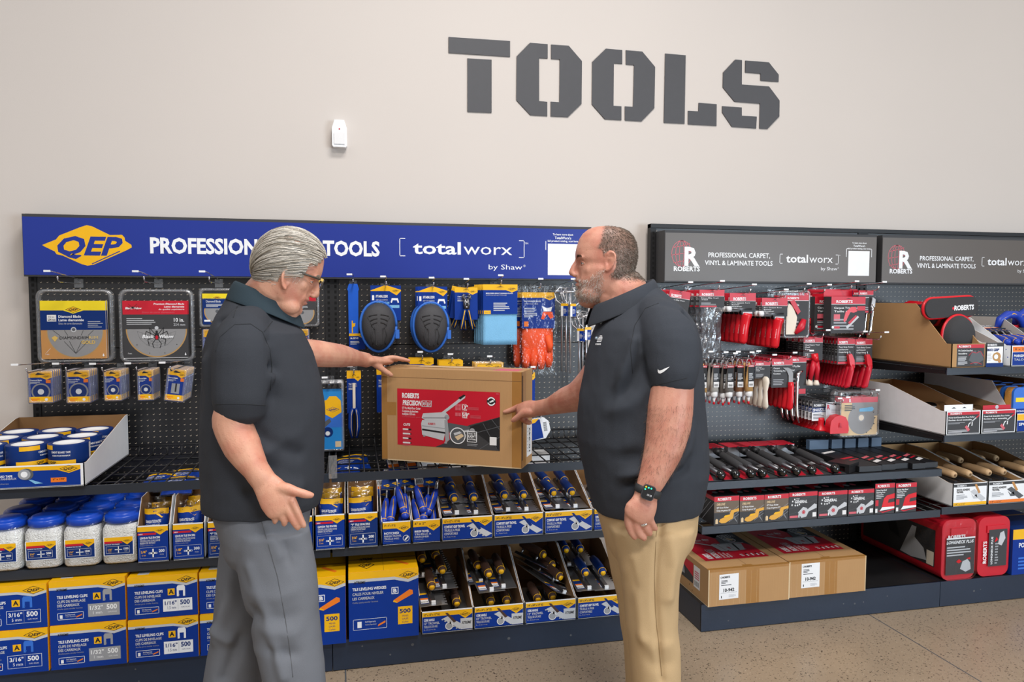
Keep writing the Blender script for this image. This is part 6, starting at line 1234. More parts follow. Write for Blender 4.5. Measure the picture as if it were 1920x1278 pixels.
def strap_pad(nm, label, loc, rz, ry=0):
    t = thing('knee_pad', label, 'knee pad', loc, rz, 'black and red knee pads'); t.rotation_euler.y = ry
    mb = MB(); pts = rrect(.30, .095, .045, 6)
    mb.prism([(x+.03, z+.10+.05*x) for x, z in pts], -.022, .014, 'foam'); mb.build('strap', t, bevel=.006)
    mb = MB(); mb.tube([(x*1.0+.03, -.004, z+.10+.05*x) for x, z in pts+pts[:1]], .0085, 'red2', 8); mb.build('red_trim', t)
    mb = MB(); d = mb.draw((.03, -.0225, .128), V((.99, 0, .05)), FZ, .135, .03); d.c(.04, .5, .05, 'red2', 1); d.t('ROBERTS', .08, .15, .75, 'white', w=.85, b=.04, l=2); mb.build('logo', t)
    mb = MB(); vs, fs = [], []; nu, nv = 24, 8
    for i in range(nv+1):
        r = i/nv
        for j in range(nu):
            a = 2*math.pi*j/nu; vs.append((.09*r*math.cos(a)+.06, -.03-.045*math.sqrt(max(0, 1-r**2.4)), .10*r*math.sin(a)+.01))
    fs = [(i*nu+j, i*nu+(j+1) % nu, (i+1)*nu+(j+1) % nu, (i+1)*nu+j) for i in range(nv) for j in range(nu)]; mb.add(vs, fs, 'foam', True); mb.tube([(.09*math.cos(a)+.06, -.028, .10*math.sin(a)+.01) for a in (2*math.pi*k/30 for k in range(31))], .007, 'red2', 8); mb.build('pad', t)
x0 = P(1784, 660, -.61).x
for i, (dx, y, z, rz, lab) in enumerate(((.078, -.47, .135, .0, 'knee pad with white lettered strap lying on top of the kraft tray'), (.09, -.33, .10, 1.45, 'black and red knee pad behind the lettered one'), (.125, -.30, .10, 1.5, 'black and red knee pad deep in the kraft tray'), (.16, -.28, .105, 1.52, 'knee pad at the back of the kraft tray, red edge showing'))):
    strap_pad('knee_pad', lab, (x0+dx, y, ZS1+z), rz)
t = tray('tape_tray', 'white tray labelled max grip beside the kraft knee pad tray', P(1849, 660, -.61).x, P(1881, 660, -.61).x, -.612, .50, ZS1+.001, .115, .20, lambda d: (d.r(0, .84, 1, 1, 'char', 1), d.t('ROBERTS', .05, .87, .08, 'white', w=.55, b=.03, l=2), d.t('MAX GRIP', .03, .66, .10, 'navy', w=.7, b=.04, sh=.2), d.r(0, 0, 1, .16, 'navy', 1), d.bars(.05, .25, .3, .32, 5, 'lgrey', 2), d.c(.62, .42, .22, 'copper', 2), d.c(.56, .42, .2, 'tan', 3), d.c(.56, .42, .12, 'white', 4), d.c(.78, .24, .09, 'copper', 3)), inner='greybd', flat=.5)
t2x = P(1895, 672, -.61).x
t = tray('float_tray', 'white tray of blue handled floats at the end of the top shelf', t2x, t2x+.20, -.612, .50, ZS1+.001, .10, .23, lambda d: (d.r(.04, .05, .97, .68, 'blue', 1), d.r(.04, .7, .97, .95, 'ora', 2), d.t('8 x 2"', .1, .78, .1, 'ink', w=.3), d.t('MARGIN FLOAT', .08, .45, .12, 'white', w=.6, b=.03), d.t('TALOCHE', .08, .28, .1, 'lgrey', w=.5, b=.02)), inner='greybd', flat=.5)
for r_ in range(3):
    for c in range(4):
        x, y, z = t2x+.028+.048*c, -.575+.01*r_, ZS1+.05+.04*r_
        o = dup(mt, (x, y+.04, z), math.radians(-12+6*c), 'blue trowel handle in the end tray of the top shelf, %s layer, %s' % (('lowest', 'middle', 'top')[r_], ('near side', 'second along', 'third along', 'far side')[c])); o.rotation_euler.x = math.radians(6+3*r_); o['group'] = 'blue trowel handles on the top shelf'
for i, (px, py, Y0) in enumerate(((1893, 597, -.36), (1925, 592, -.32), (1955, 594, -.34))):
    p = P(px, py, Y0); t = thing('grout_float', ('blue arched float grip above the end tray, next to the knee pads', 'blue arched float grip with red base at the photo edge', 'far blue arched float grip at the end of the top shelf')[i], 'float', (p.x, Y0, p.z-.035), 0, 'blue arched floats')
    mb = MB(); mb.tube([(-.075, 0, -.01), (-.06, 0, .03), (-.02, -.005, .055), (.03, -.005, .055), (.07, 0, .03), (.085, 0, -.01)], [.014, .019, .021, .021, .019, .014], 'mblue', 12); mb.tube([(-.05, -.018, .04), (0, -.024, .062), (.05, -.02, .045)], .003, 'yel', 6); mb.build('grip', t)
    mb = MB(); mb.box(-.13, -.03, -.10, .13, .03, -.012, 'red2' if i else 'foam'); mb.build('base', t)
# --- roller trays and sponge trays
def roller_print(d):
    d.r(.04, .05, .96, .95, 'char', 1); d.r(.04, .84, .96, .96, 'red', 2); d.t('ROBERTS', .12, .865, .07, 'white', w=.32, b=.03); d.t('Power-Lok Extendible Floor Roller', .07, .71, .06, 'white', w=.74, b=.02); d.t('Rouleau de sol extensible', .07, .60, .06, 'white', w=.66, b=.02); d.bars(.07, .46, .5, .08, 2, 'grey', 2); d.bars(.07, .07, .6, .15, 3, 'lgrey', 2)
    d.line([(.7, .5), (.95, .82)], .03, 'lgrey', 4); d.line([(.86, .70), (.95, .82)], .035, 'red', 5); d.line([(.62, .26), (.66, .46), (.75, .54), (.74, .36)], .025, 'white', 4); d.line([(.56, .36), (.66, .16)], .07, 'pink', 5)
xr = P(1773, 790, -.61).x; xw = P(1839, 790, -.61).x; xe = P(1905, 790, -.61).x
tray('roller_tray', 'white tray of floor rollers nearest the hanging tools', xr, xw-.002, -.612, .59, ZS2+.001, .113, .20, roller_print, inner='kraft', flat=.35)
tray('roller_tray', 'white tray of floor rollers next to the sponge trays', xw, xe-.002, -.612, .59, ZS2+.001, .113, .17, roller_print, inner='kraft', flat=.2)
for i, (x, y, z, lab) in enumerate(((xr+.10, -.40, .075, 'chrome floor roller lying in the tray nearest the hanging tools'), (xw+.10, -.42, .055, 'floor roller with red knob lying in the second roller tray'))):
    t = thing('floor_roller', lab, 'roller', (x, y, ZS2+z), .0)
    mb = MB(); mb.tube([(-.075, 0, .02), (.075, 0, .02)], [.033, .033], 'chrome', 24); mb.build('roller', t)
    mb = MB(); mb.tube([(-.082, 0, .02), (-.085, .06, .02), (0, .10, .02), (.085, .06, .02), (.082, 0, .02)], .005, 'dsteel', 8); mb.tube([(0, .10, .02), (0, .32, .02)], .011, 'red', 10); mb.build('frame', t)
    if i: mb = MB(); mb.ell((.04, -.10, .045), (.022, .022, .022), 'red2', 16, 10); mb.build('red_knob', t)
t = thing('header_tag', 'white hang tag standing up in the first roller tray', 'tag', (xr+.09, -.59, ZS2+.113)); mb = MB(); mb.box(-.08, 0, -.06, .08, .002, .028, 'white'); d = mb.draw((-.08, 0, -.06), FX, FZ, .16, .088); d.p([(.25, .8), (.33, .88), (.41, .8)], 'ink', 1); d.p([(.62, .8), (.7, .88), (.78, .8)], 'ink', 1); mb.build('card', t)
t = thing('header_tag', 'red hang tag standing up in the second roller tray', 'tag', (xw+.11, -.59, ZS2+.113)); mb = MB(); mb.box(-.08, 0, -.06, .08, .002, .02, 'red'); d = mb.draw((-.08, 0, -.06), FX, FZ, .16, .08); d.c(.5, .88, .06, 'lgrey', 1); mb.build('card', t)
tray('sponge_tray', 'white tray of blue backed sponges at the end of the second shelf', xe, xe+.24, -.612, .59, ZS2+.001, .09, .235, lambda d: (d.r(.02, .04, .98, .62, 'blue', 1), d.r(.02, .64, .98, .96, 'yel', 1), d.t('SPONGE', .06, .35, .15, 'white', w=.4, b=.03)), flat=.75)
spn = None
for r_ in range(8):
    for c in range(2):
        lab = 'tan and blue sponge in the end tray, %s from the front, %s' % (ORD[r_].replace('front', 'first'), ('near side', 'far side')[c]); loc = (xe+.062+.115*c, -.585+.066*r_, ZS2+.006)
        if spn is None:
            spn = empty('sponge', loc); mb = MB(); mb.prism(rrect(.108, .205, .03), .012, .05, 'sponge'); mb.build('sponge_foam', spn, bevel=.004)
            mb = MB(); mb.prism(rrect(.110, .208, .03), 0, .0115, 'lblue'); d = mb.draw((-.055, 0, 0), FX, FZ, .11, .208); d.r(.12, .66, 1, .76, 'ylem', 1); d.r(.1, .25, .95, .5, 'blue', 1); d.t('SPONGE', .15, .42, .04, 'white', w=.5, b=.02, l=2); mb.build('blue_wrapper', spn); o = spn
        else: o = dup(spn, loc)
        o.location = loc; tag(o, lab, 'sponge', 'sponges in the end tray')
# --- trays of wood handled trowels
WT = [(1786, 1851, 'yel', 'white tray of wood handled trowels with a yellow label stripe', 'lgrey'), (1852, 1922, 'ora', 'white tray of wood handled trowels with an orange label stripe', 'dgrey'), (1924, 1990, 'red', 'white tray of wood handled trowels at the photo edge', 'grey')]
def wt_print(sc, bc):
    def f(d):
        d.r(.02, .84, .98, .97, 'char', 1); d.t('ROBERTS', .12, .865, .07, 'white', w=.26, b=.03); d.t('WOOD ADHESIVE', .1, .68, .08, 'ink', w=.38, b=.03); d.t('TROWEL', .1, .58, .08, 'ink', w=.2, b=.03); d.bars(.1, .3, .34, .22, 4, 'grey', 2); d.r(.02, .03, .98, .16, sc, 1); d.t('1/4" x 3/16"', .06, .06, .07, 'ink', w=.3, l=2)
        d.p([(.50, .62), (.62, .72), (.96, .28), (.84, .16)], bc, 2); d.p([(.52, .55), (.6, .4), (.68, .5), (.72, .3), (.6, .3)], bc, 2); d.p([(.62, .92), (.68, .94), (.80, .56), (.74, .52)], 'copper', 3)
    return f
wtr = None
for i, (a, b, sc, lab, bc) in enumerate(WT):
    x0, x1 = P(a, 930, -.605).x, P(b, 930, -.605).x
    tray('trowel_tray', lab, x0, x1-.003, -.607, .54, ZS3+.002, .11, .19, wt_print(sc, bc), inner='kraft', flat=.25)
    for r_ in range(2):
        for c in range(2):
            nm = 'wood handled trowel, %s %s of the tray with %s' % (('front', 'rear')[r_], ('near side', 'far side')[c], ('a yellow stripe', 'an orange stripe', 'a red stripe')[i])
            loc = (x0+.055+.088*c, -.47+.26*r_, ZS3+.105)
            if wtr is None:
                wtr = empty('wood_handled_trowel', loc); mb = MB(); mb.box(-.035, -.11, 0, .045, .13, .0015, 'dsteel'); mb.box(-.008, -.09, .0015, .008, .09, .012, 'dsteel'); mb.tube([(0, .05, .01), (0, .05, .035)], .006, 'steel', 8); mb.build('blade', wtr)
                mb = MB(); mb.tube([(0, .07, .036), (0, .06, .038), (0, 0, .040), (0, -.07, .039), (0, -.082, .038)], [.012, .0165, .018, .0175, .014], 'wood', 16); mb.tube([(0, -.0825, .038), (0, -.0832, .038)], .006, 'brown', 12); mb.build('wooden_handle', wtr); o = wtr
            else: o = dup(wtr, loc)
            o.location = loc; o.rotation_euler.z = .05; o.rotation_euler.x = math.radians(3); tag(o, nm, 'trowel', 'wood handled trowels')
# --- red cases and the blue box on the deck
def red_case(label, x0, x1, wrapped):
    W = x1-x0; H = .292; L = .56
    t = thing('tool_case', label, 'tool case', ((x0+x1)/2, -.605, DECK+.0005), 0, 'red moulded tool cases')
    mb = MB(); mb.prism(rrect(W, H, .04, 6), 0, L, 'rcase', smooth=False); mb.build('case', t, bevel=.012)
    mb = MB(); mb.box(-W/2+.045, -.006, H*.74, W/2-.03, .001, H*.86, 'rcase'); mb.build('latch', t, bevel=.004)
    mb = MB()
    if wrapped:
        d = mb.draw((-W/2+.02, -.0065, .025), FX, FZ, W-.03, H*.62); d.r(0, 0, 1, 1, 'char', 1); d.r(0, .96, 1, 1, 'white', 2); d.t('ROBERTS', .05, .98, .09, 'white', w=.6, b=.03, l=3); d.t('LONGNECK PLUS', .0, .84, .08, 'white', w=.95, b=.03, sh=.2, l=3); d.bars(.02, .5, .9, .28, 4, 'lgrey', 3); d.p([(.5, .15), (.58, .35), (.75, .4), (.85, .3), (.88, .12), (.7, .06)], 'lgrey', 3); d.p([(.35, .35), (.45, .42), (.55, .35), (.45, .3)], 'red2', 4); d.p([(.7, .42), (.85, .45), (.85, .38)], 'red2', 4)
    else:
        d = mb.draw((-W/2+.055, -.0065, .05), FX, FZ, W-.075, H*.62); d.r(0, 0, 1, 1, 'char', 1); d.t('LONGNECK PLUS', .22, .06, .055, 'white', w=.75, b=.03, sh=.0, l=3, vert=True); d.bars(.35, .05, .2, .6, 8, 'grey', 2); d.p([(.5, .6), (.6, .9), (.8, .95), (.9, .75), (.7, .55)], 'lgrey', 3); d.p([(.3, .65), (.4, .8), (.5, .72)], 'red2', 4)
        d = mb.draw((-W/2+.02, -.0065, .06), FX, FZ, .03, H*.5); d.t('ROBERTS', .75, .05, .13, 'white', w=.75, b=.03, l=3, vert=True)
    d = mb.draw((-W/2-.001, L-.02, .05), V((0, -1, 0)), FZ, L-.06, H*.62); d.r(0, 0, 1, 1, 'char', 1); d.p([(.55, .05), (.62, .45), (.7, .9), (.76, .9), (.74, .6), (.86, .4), (.9, .1), (.7, .02)], 'lgrey', 2); d.p([(.3, 1), (.45, 1), (.55, .4), (.4, .5)], 'ink', 3); d.r(.9, .02, .99, .4, 'beige', 3); mb.build('printed_label', t)
    if wrapped:
        mb = MB(); mb.prism([(x*1.03, z*1.015) for x, z in rrect(W, H, .04, 6)], -.012, L+.005, 'film'); mb.build('shrink_wrap', t)
    return t
M['rcase'] = mat('rcase', 'c81c2e', rough=.38)
red_case('shrink wrapped long red tool case on the deck', P(1766, 1020, -.605).x, P(1829, 1020, -.605).x, True)
red_case('unwrapped red tool case beside the blue box', P(1834, 1020, -.605).x, P(1892, 1020, -.605).x, False)
xb = P(1896, 1030, -.62).x+.008
carton('power_box', 'blue box with a yellow top band at the end of the deck', 'carton', xb, xb+.3, -.62, .4, DECK+.0005, .225, lambda d: (d.r(0, 0, 1, 1, 'blue', .5), d.r(0, .78, 1, 1, 'yel', 1), d.t('POWER', .12, .60, .10, 'white', w=.3, b=.03), d.bars(.12, .1, .6, .3, 4, 'lblue', 2)), None, side='navy')
# ------------------------------------------------------------------ the two men
import numpy as np
HR_ = V((RGT.x, RGT.y, 0)).normalized()
def skinmat(name, hx, red):
    m = mat(name, hx, rough=.48, var=.04, scale=60, bump=.18, bscale=260); nt = m.node_tree; b = nt.nodes['Principled BSDF']; L = nt.links.new
    src = b.inputs['Base Color'].links[0].from_socket; tc = nd(nt, 'ShaderNodeTexCoord')
    nz = nd(nt, 'ShaderNodeTexNoise'); nz.inputs['Scale'].default_value = 16; nz.inputs['Detail'].default_value = 5; L(tc.outputs['Object'], nz.inputs['Vector'])
    mr = nd(nt, 'ShaderNodeMapRange'); mr.inputs[1].default_value = .42; mr.inputs[2].default_value = .72; L(nz.outputs['Fac'], mr.inputs[0])
    mx = nd(nt, 'ShaderNodeMix', data_type='RGBA'); L(mr.outputs[0], mx.inputs[0]); L(src, mx.inputs[6]); mx.inputs[7].default_value = lin(red)
    vo = nd(nt, 'ShaderNodeTexNoise'); vo.inputs['Scale'].default_value = 130; L(tc.outputs['Object'], vo.inputs['Vector'])
    fr = nd(nt, 'ShaderNodeMapRange'); fr.inputs[1].default_value = .66; fr.inputs[2].default_value = .74; fr.inputs[4].default_value = .45; L(vo.outputs['Fac'], fr.inputs[0])
    m2 = nd(nt, 'ShaderNodeMix', data_type='RGBA'); L(fr.outputs[0], m2.inputs[0]); L(mx.outputs[2], m2.inputs[6]); m2.inputs[7].default_value = lin('9a6048')
    at = nd(nt, 'ShaderNodeAttribute'); at.attribute_name = 'tint'
    m3 = nd(nt, 'ShaderNodeMix', data_type='RGBA'); L(at.outputs['Fac'], m3.inputs[0]); L(m2.outputs[2], m3.inputs[6]); m3.inputs[7].default_value = lin('8f6a5e')
    a2 = nd(nt, 'ShaderNodeAttribute'); a2.attribute_name = 'scalp'; m4 = nd(nt, 'ShaderNodeMix', data_type='RGBA'); L(a2.outputs['Fac'], m4.inputs[0]); L(m3.outputs[2], m4.inputs[6]); m4.inputs[7].default_value = lin('6a5a4e')
    L(m4.outputs[2], b.inputs['Base Color']); b.inputs['Subsurface Weight'].default_value = .06; b.inputs['Subsurface Radius'].default_value = (.012, .004, .002); b.inputs['Subsurface Scale'].default_value = .6
    return m
M['skinL'] = skinmat('skin_fair', 'cf9a80', 'c07c66'); M['skinR'] = skinmat('skin_ruddy', 'c8907a', 'b46f5c')
def cloth(name, hx, scale=900, rough=.85, b_=.35, var=.10):
    return mat(name, hx, rough=rough, var=var, scale=420, bump=b_, bscale=scale, spec=.25)
M['shirtL'] = cloth('polo_grey', '34373d'); M['shirtR'] = cloth('polo_charcoal', '363a41'); M['collarL'] = cloth('collar_knit', '2c3a42'); M['trouL'] = cloth('trouser_grey', '6e7177', var=.05); M['trouR'] = cloth('trouser_khaki', 'bea27a', var=.05)
defm(hairL=('b9b1a4', dict(rough=.5, var=.25, scale=300)), hairLd=('8d8272', dict(rough=.5)), hairLl=('d8d2c8', dict(rough=.45)), hairR=('5b4a3c', dict(rough=.7, var=.4, scale=500)), hairRg=('8e8478', dict(rough=.6)), whisk=('a8927f', dict(rough=.6)), whiskg=('d2cac2', dict(rough=.6)), whiskd=('6e5444', dict(rough=.6)), lips=('b47a68', dict(rough=.45)), eyew=('c9bfb6', dict(rough=.15)), iris=('3a3a34', dict(rough=.1)), frame=('4a443c', dict(rough=.35)), shoe=('2a2220', dict(rough=.4)), nail=('deb4a4', dict(rough=.3)), seam=('1f2226', dict(rough=.9)), seamk=('8d7550', dict(rough=.9)), seamg=('57585b', dict(rough=.9)), strapk=('26282a', dict(rough=.6)), button=('8fa0ae', dict(rough=.3)))
M['glass'] = film('lens', 'ffffff', .05, .05)

def loft(vs, fs, rings):
    n = len(rings[0]); b = len(vs)
    for r in rings: vs += [tuple(p) for p in r]
    for k in range(len(rings)-1):
        for i in range(n): fs.append((b+k*n+i, b+k*n+(i+1) % n, b+(k+1)*n+(i+1) % n, b+(k+1)*n+i))
    for k, o in ((0, -1), (len(rings)-1, 1)):
        c = len(vs); q = sum((V(p) for p in rings[k]), V((0, 0, 0)))/n; vs.append(tuple(q))
        for i in range(n):
            a, d = b+k*n+i, b+k*n+(i+1) % n; fs.append((c, d, a) if o < 0 else (c, a, d))
def limb(vs, fs, pts, rads, n=16, sub=4, side=None):
    """tapered limb along pts; rads are r or (r_side, r_other); Catmull-Rom between the joints, rounded ends"""
    P_ = [V(p) for p in pts]; R_ = [(r, r) if isinstance(r, (int, float)) else r for r in rads]
    pp, rr = [], []
    for i in range(len(P_)-1):
        p0, p1, p2, p3 = P_[max(i-1, 0)], P_[i], P_[i+1], P_[min(i+2, len(P_)-1)]
        for k in range(sub):
            t = k/sub; pp.append(.5*((2*p1)+(p2-p0)*t+(2*p0-5*p1+4*p2-p3)*t*t+(3*p1-p0-3*p2+p3)*t**3)); rr.append(tuple(R_[i][j]*(1-t)+R_[i+1][j]*t for j in (0, 1)))
    pp.append(P_[-1]); rr.append(R_[-1])
    d0 = (pp[0]-pp[1]).normalized(); d1 = (pp[-1]-pp[-2]).normalized()
    pp = [pp[0]+d0*rr[0][0]*.85, pp[0]+d0*rr[0][0]*.5]+pp+[pp[-1]+d1*rr[-1][0]*.5, pp[-1]+d1*rr[-1][0]*.85]
    rr = [tuple(x*.45 for x in rr[0]), tuple(x*.85 for x in rr[0])]+rr+[tuple(x*.85 for x in rr[-1]), tuple(x*.45 for x in rr[-1])]
    ref = V(side) if side is not None else V((.3, -1, .2)); rings = []
    for i, p in enumerate(pp):
        d = (pp[min(i+1, len(pp)-1)]-pp[max(i-1, 0)]).normalized(); a = (ref-d*ref.dot(d)).normalized(); b = d.cross(a)
        rings.append([p+a*(rr[i][0]*math.cos(2*math.pi*j/n))+b*(rr[i][1]*math.sin(2*math.pi*j/n)) for j in range(n)])
    loft(vs, fs, rings)
def ell_(vs, fs, c, r, T=None, nu=14, nv=9):
    rings = []
    for i in range(1, nv):
        a = math.pi*i/nv; ring = []
        for j in range(nu):
            t = 2*math.pi*j/nu; p = V((c[0]+r[0]*math.sin(a)*math.cos(t), c[1]+r[1]*math.sin(a)*math.sin(t), c[2]-r[2]*math.cos(a))); ring.append(T @ p if T else p)
        rings.append(ring)
    loft(vs, fs, rings)
def px_ring(y, xl, xr, Zc, b, yaw, n=36, pw=2.25, dx=0):
    yl, yr = y if isinstance(y, tuple) else (y, y)
    L_, R_ = PD(xl+dx, yl, Zc), PD(xr+dx, yr, Zc); C = (L_+R_)/2; hd = V((R_.x-L_.x, R_.y-L_.y, 0)); m = hd.length/2; slope = (R_.z-L_.z)/hd.length; hd.normalize()
    f = V((math.cos(yaw), math.sin(yaw), 0)); s = V((-math.sin(yaw), math.cos(yaw), 0)); sh, fh = abs(s.dot(HR_)), abs(f.dot(HR_))
    a = math.sqrt(max(m*m-(b*sh)**2, (.4*m)**2))/fh; out = []
    for j in range(n):
        t = 2*math.pi*j/n; ct, st = math.cos(t), math.sin(t)
        o = f*(a*math.copysign(abs(ct)**(2/pw), ct))+s*(b*math.copysign(abs(st)**(2/pw), st)); out.append(C+o+V((0, 0, slope*o.dot(hd))))
    return out
def remesh(vs, fs, voxel, smooth=3, fac=.5):
    me = bpy.data.meshes.new('tmp'); me.from_pydata([tuple(v) for v in vs], [], fs); me.update()
    o = bpy.data.objects.new('tmp', me); col.objects.link(o)
    md = o.modifiers.new('r', 'REMESH'); md.mode = 'VOXEL'; md.voxel_size = voxel
    if smooth: sm = o.modifiers.new('s', 'SMOOTH'); sm.iterations = smooth; sm.factor = fac
    dg = bpy.context.evaluated_depsgraph_get(); out = bpy.data.meshes.new_from_object(o.evaluated_get(dg))
    bpy.data.objects.remove(o); bpy.data.meshes.remove(me); return out
def getv(me):
    a = np.empty(len(me.vertices)*3); me.vertices.foreach_get('co', a); return a.reshape(-1, 3)
def getn(me):
    a = np.empty(len(me.vertices)*3); me.vertices.foreach_get('normal', a); return a.reshape(-1, 3)
def setv(me, a): me.vertices.foreach_set('co', a.ravel()); me.update()
def addobj(me, name, mats, parent, origin, smooth=True):
    a = getv(me); setv(me, a-np.array(origin))
    for m in mats: me.materials.append(M[m])
    me.polygons.foreach_set('use_smooth', [smooth]*len(me.polygons))
    o = bpy.data.objects.new(name, me); col.objects.link(o)
    if parent is not None: o.parent = parent
    else: o.location = origin
    return o
def nz3(a, s, seed=0):
    """cheap smooth noise made of turned sines, enough for cloth creases"""
    r = np.random.RandomState(seed); out = np.zeros(len(a))
    for k in range(7):
        d = r.normal(size=3); d /= np.linalg.norm(d); ph = r.uniform(0, 6.28); w_ = s*r.uniform(.6, 1.7); ph2 = a @ (r.normal(size=3)*s*.5)
        out += np.sin(a @ d*w_+ph+1.3*np.sin(ph2))
    return out/7
def fold(a, n, pts, width, amp, pos):
    """ridge (amp>0) or groove along a polyline; pos are world points"""
    best = np.full(len(a), 9.0)
    for p, q in zip(pos, pos[1:]):
        p, q = np.array(p), np.array(q); d = q-p; t = np.clip(((a-p) @ d)/(d @ d), 0, 1); best = np.minimum(best, np.linalg.norm(a-(p+t[:, None]*d), axis=1))
    return a+n*(2.2*amp*np.exp(-(best/width)**2))[:, None]

HEADROWS = [(.2435, .005, -.025, .022), (.240, .030, -.052, .040), (.231, .054, -.076, .056), (.215, .072, -.093, .067), (.195, .083, -.104, .0745), (.170, .0895, -.110, .0785), (.150, .0925, -.111, .079), (.135, .0915, -.110, .078), (.118, .083, -.107, .0755), (.100, .082, -.101, .0725), (.080, .081, -.092, .0695), (.065, .082, -.080, .0665), (.048, .080, -.064, .0625), (.033, .077, -.045, .058), (.018, .077, -.022, .050), (.006, .068, .002, .040), (-.001, .052, .018, .026)]
def head_parts(vs, fs, T, fat=1.0, jowl=0, ear=(-.014, .124)):
    n = 30; rings = []
    for z, xf, xb, w_ in HEADROWS[::-1]:
        c = (xf+xb)/2; a = (xf-xb)/2; ring = []
        w2 = w_*(fat if z < .11 else 1)
        for j in range(n):
            t = 2*math.pi*j/n; ct, st = math.cos(t), math.sin(t)
            ring.append(T @ V((c+a*math.copysign(abs(ct)**.92, ct), w2*math.copysign(abs(st)**.9, st)*(1-.10*max(0, ct)), z)))
        rings.append(ring)
    loft(vs, fs, rings)
    def lp(pts, r, n_=12): limb(vs, fs, [T @ V(p) for p in pts], r, n_, 3, T.to_3x3() @ V((0, 1, 0)))
    lp([(.086, 0, .124), (.094, 0, .102), (.0985, 0, .086)], [.0075, (.0095, .0105), (.0125, .0115)])
    for s in (-1, 1):
        ell_(vs, fs, (.091, s*.0125, .0785), (.0105, .0075, .008), T)
        ell_(vs, fs, (.0725, s*.029, .1355), (.0105, .024, .0075), T)
        ell_(vs, fs, (.044, s*.043, .095), (.020, .019, .024), T)
        ell_(vs, fs, (.060, s*.026, .060), (.017, .020, .022), T)
        # ear: a tilted shell with a rim and a lobe
        E_ = T @ Matrix.Translation((ear[0], s*(.081 if ear[1] > .11 else .0765), ear[1])) @ Matrix.Rotation(math.radians(-10), 4, 'Y') @ Matrix.Rotation(s*math.radians(-18), 4, 'Z')
        ell_(vs, fs, (0, 0, 0), (.0165, .0055, .029), E_); ell_(vs, fs, (.004, s*-.004, -.002), (.012, .010, .018), E_)
        lp2 = [(.010, s*.003, .010), (.011, s*.004, .024), (.001, s*.005, .031), (-.011, s*.006, .026), (-.0155, s*.006, .012), (-.0135, s*.006, -.006), (-.006, s*.004, -.022), (.003, s*.002, -.029)]
        limb(vs, fs, [E_ @ V(p) for p in lp2], [.0032, .0036, .0038, .0040, .0038, .0034, .0042, .0058], 8, 3)
    ell_(vs, fs, (.078, 0, .0610), (.0105, .0235, .0068), T); ell_(vs, fs, (.077, 0, .0470), (.0105, .020, .0072), T); ell_(vs, fs, (.066, 0, .018), (.0165, .021, .017), T)
    if jowl: ell_(vs, fs, (.030, 0, -.004), (.045, .044, .026), T); [ell_(vs, fs, (.035, s*.040, .022), (.035, .022, .028), T) for s in (-1, 1)]
def face_sculpt(a, T, ear=(-.014, .124)):
    Ti = np.array(T.inverted()); R = np.array(T.to_3x3())
    l = a @ Ti[:3, :3].T+Ti[:3, 3]; d = np.zeros_like(l)
    def g(c, r, v):
        q = ((l-np.array(c))/np.array(r)); w_ = np.exp(-(q*q).sum(1)); d[:] += w_[:, None]*np.array(v)
    for s in (-1, 1):
        g((.090, s*.032, .1185), (.02, .017, .0085), (-.0085, 0, 0)); g((.088, s*.012, .118), (.02, .007, .010), (-.004, 0, 0))
        g((.080, s*.028, .070), (.02, .006, .018), (-.0030, 0, 0)); g((.088, s*.0165, .0845), (.012, .004, .006), (-.0025, 0, 0))
        g((ear[0]+.006, s*.088, ear[1]-.002), (.0075, .014, .012), (0, -s*.0075, 0)); g((ear[0]+.004, s*.088, ear[1]+.015), (.010, .012, .003), (0, -s*.003, 0))
        g((.085, s*.030, .106), (.016, .016, .005), (.0022, 0, 0)); g((.074, s*.024, .0535), (.012, .008, .004), (-.004, 0, 0)); g((.05, s*.07, .155), (.03, .02, .02), (0, -s*.003, 0))
    g((.090, 0, .0538), (.012, .022, .0022), (-.0065, 0, 0)); g((.086, 0, .0355), (.014, .022, .0055), (-.0035, 0, 0)); g((.091, 0, .0695), (.012, .004, .006), (-.0018, 0, 0))
    return a+d @ R.T, l
def strands(name, parent, origin, pts_dirs, mats, r0):
    """short tapered hairs: list of (points, mat index)"""
    vs, fs, fm = [], [], []
    for pts, mi, r in pts_dirs:
        b = len(vs); k = len(pts); d = (pts[-1]-pts[0]); d.normalize(); a = d.cross(V((.31, .52, .79))); a.normalize(); c = d.cross(a)
        for i, p in enumerate(pts):
            q = r*(1-.75*i/(k-1))
            for j in range(3): t = 2.0944*j; vs.append(tuple(p+a*(q*math.cos(t))+c*(q*math.sin(t))))
        for i in range(k-1):
            for j in range(3): fs.append((b+i*3+j, b+i*3+(j+1) % 3, b+(i+1)*3+(j+1) % 3, b+(i+1)*3+j)); fm.append(mi)
    me = bpy.data.meshes.new(name); me.from_pydata(vs, [], fs)
    o = addobj(me, name, mats, parent, origin); o.data.polygons.foreach_set('material_index', fm); return o
from mathutils.bvhtree import BVHTree
def caster(obs):
    bs = []
    for o in obs: bs.append(BVHTree.FromPolygons([o.matrix_basis @ v.co if o.parent is None else v.co+wloc(o.parent) for v in o.data.vertices], [tuple(p.vertices) for p in o.data.polygons]))
    def f(x, y, lift=.0015):
        best = None; d = ray(x, y).normalized()
        for b in bs:
            h = b.ray_cast(EYE, d)
            if h[0] is not None and (best is None or h[3] < best[3]): best = h
        return (best[0]+best[1]*lift*(1 if best[1].dot(d) < 0 else -1)) if best else None
    return f
def decal(name, parent, cast, polys, m, lift=.0012):
    vs, fs = [], []
    for pol in polys:
        q = [cast(x, y, lift) for x, y in pol]; q = [p for p in q if p]
        if len(q) < 3: continue
        fs.append(tuple(range(len(vs), len(vs)+len(q)))); vs += [tuple(p) for p in q]
    me = bpy.data.meshes.new(name); me.from_pydata(vs, [], fs); return addobj(me, name, [m], parent, wloc(parent))
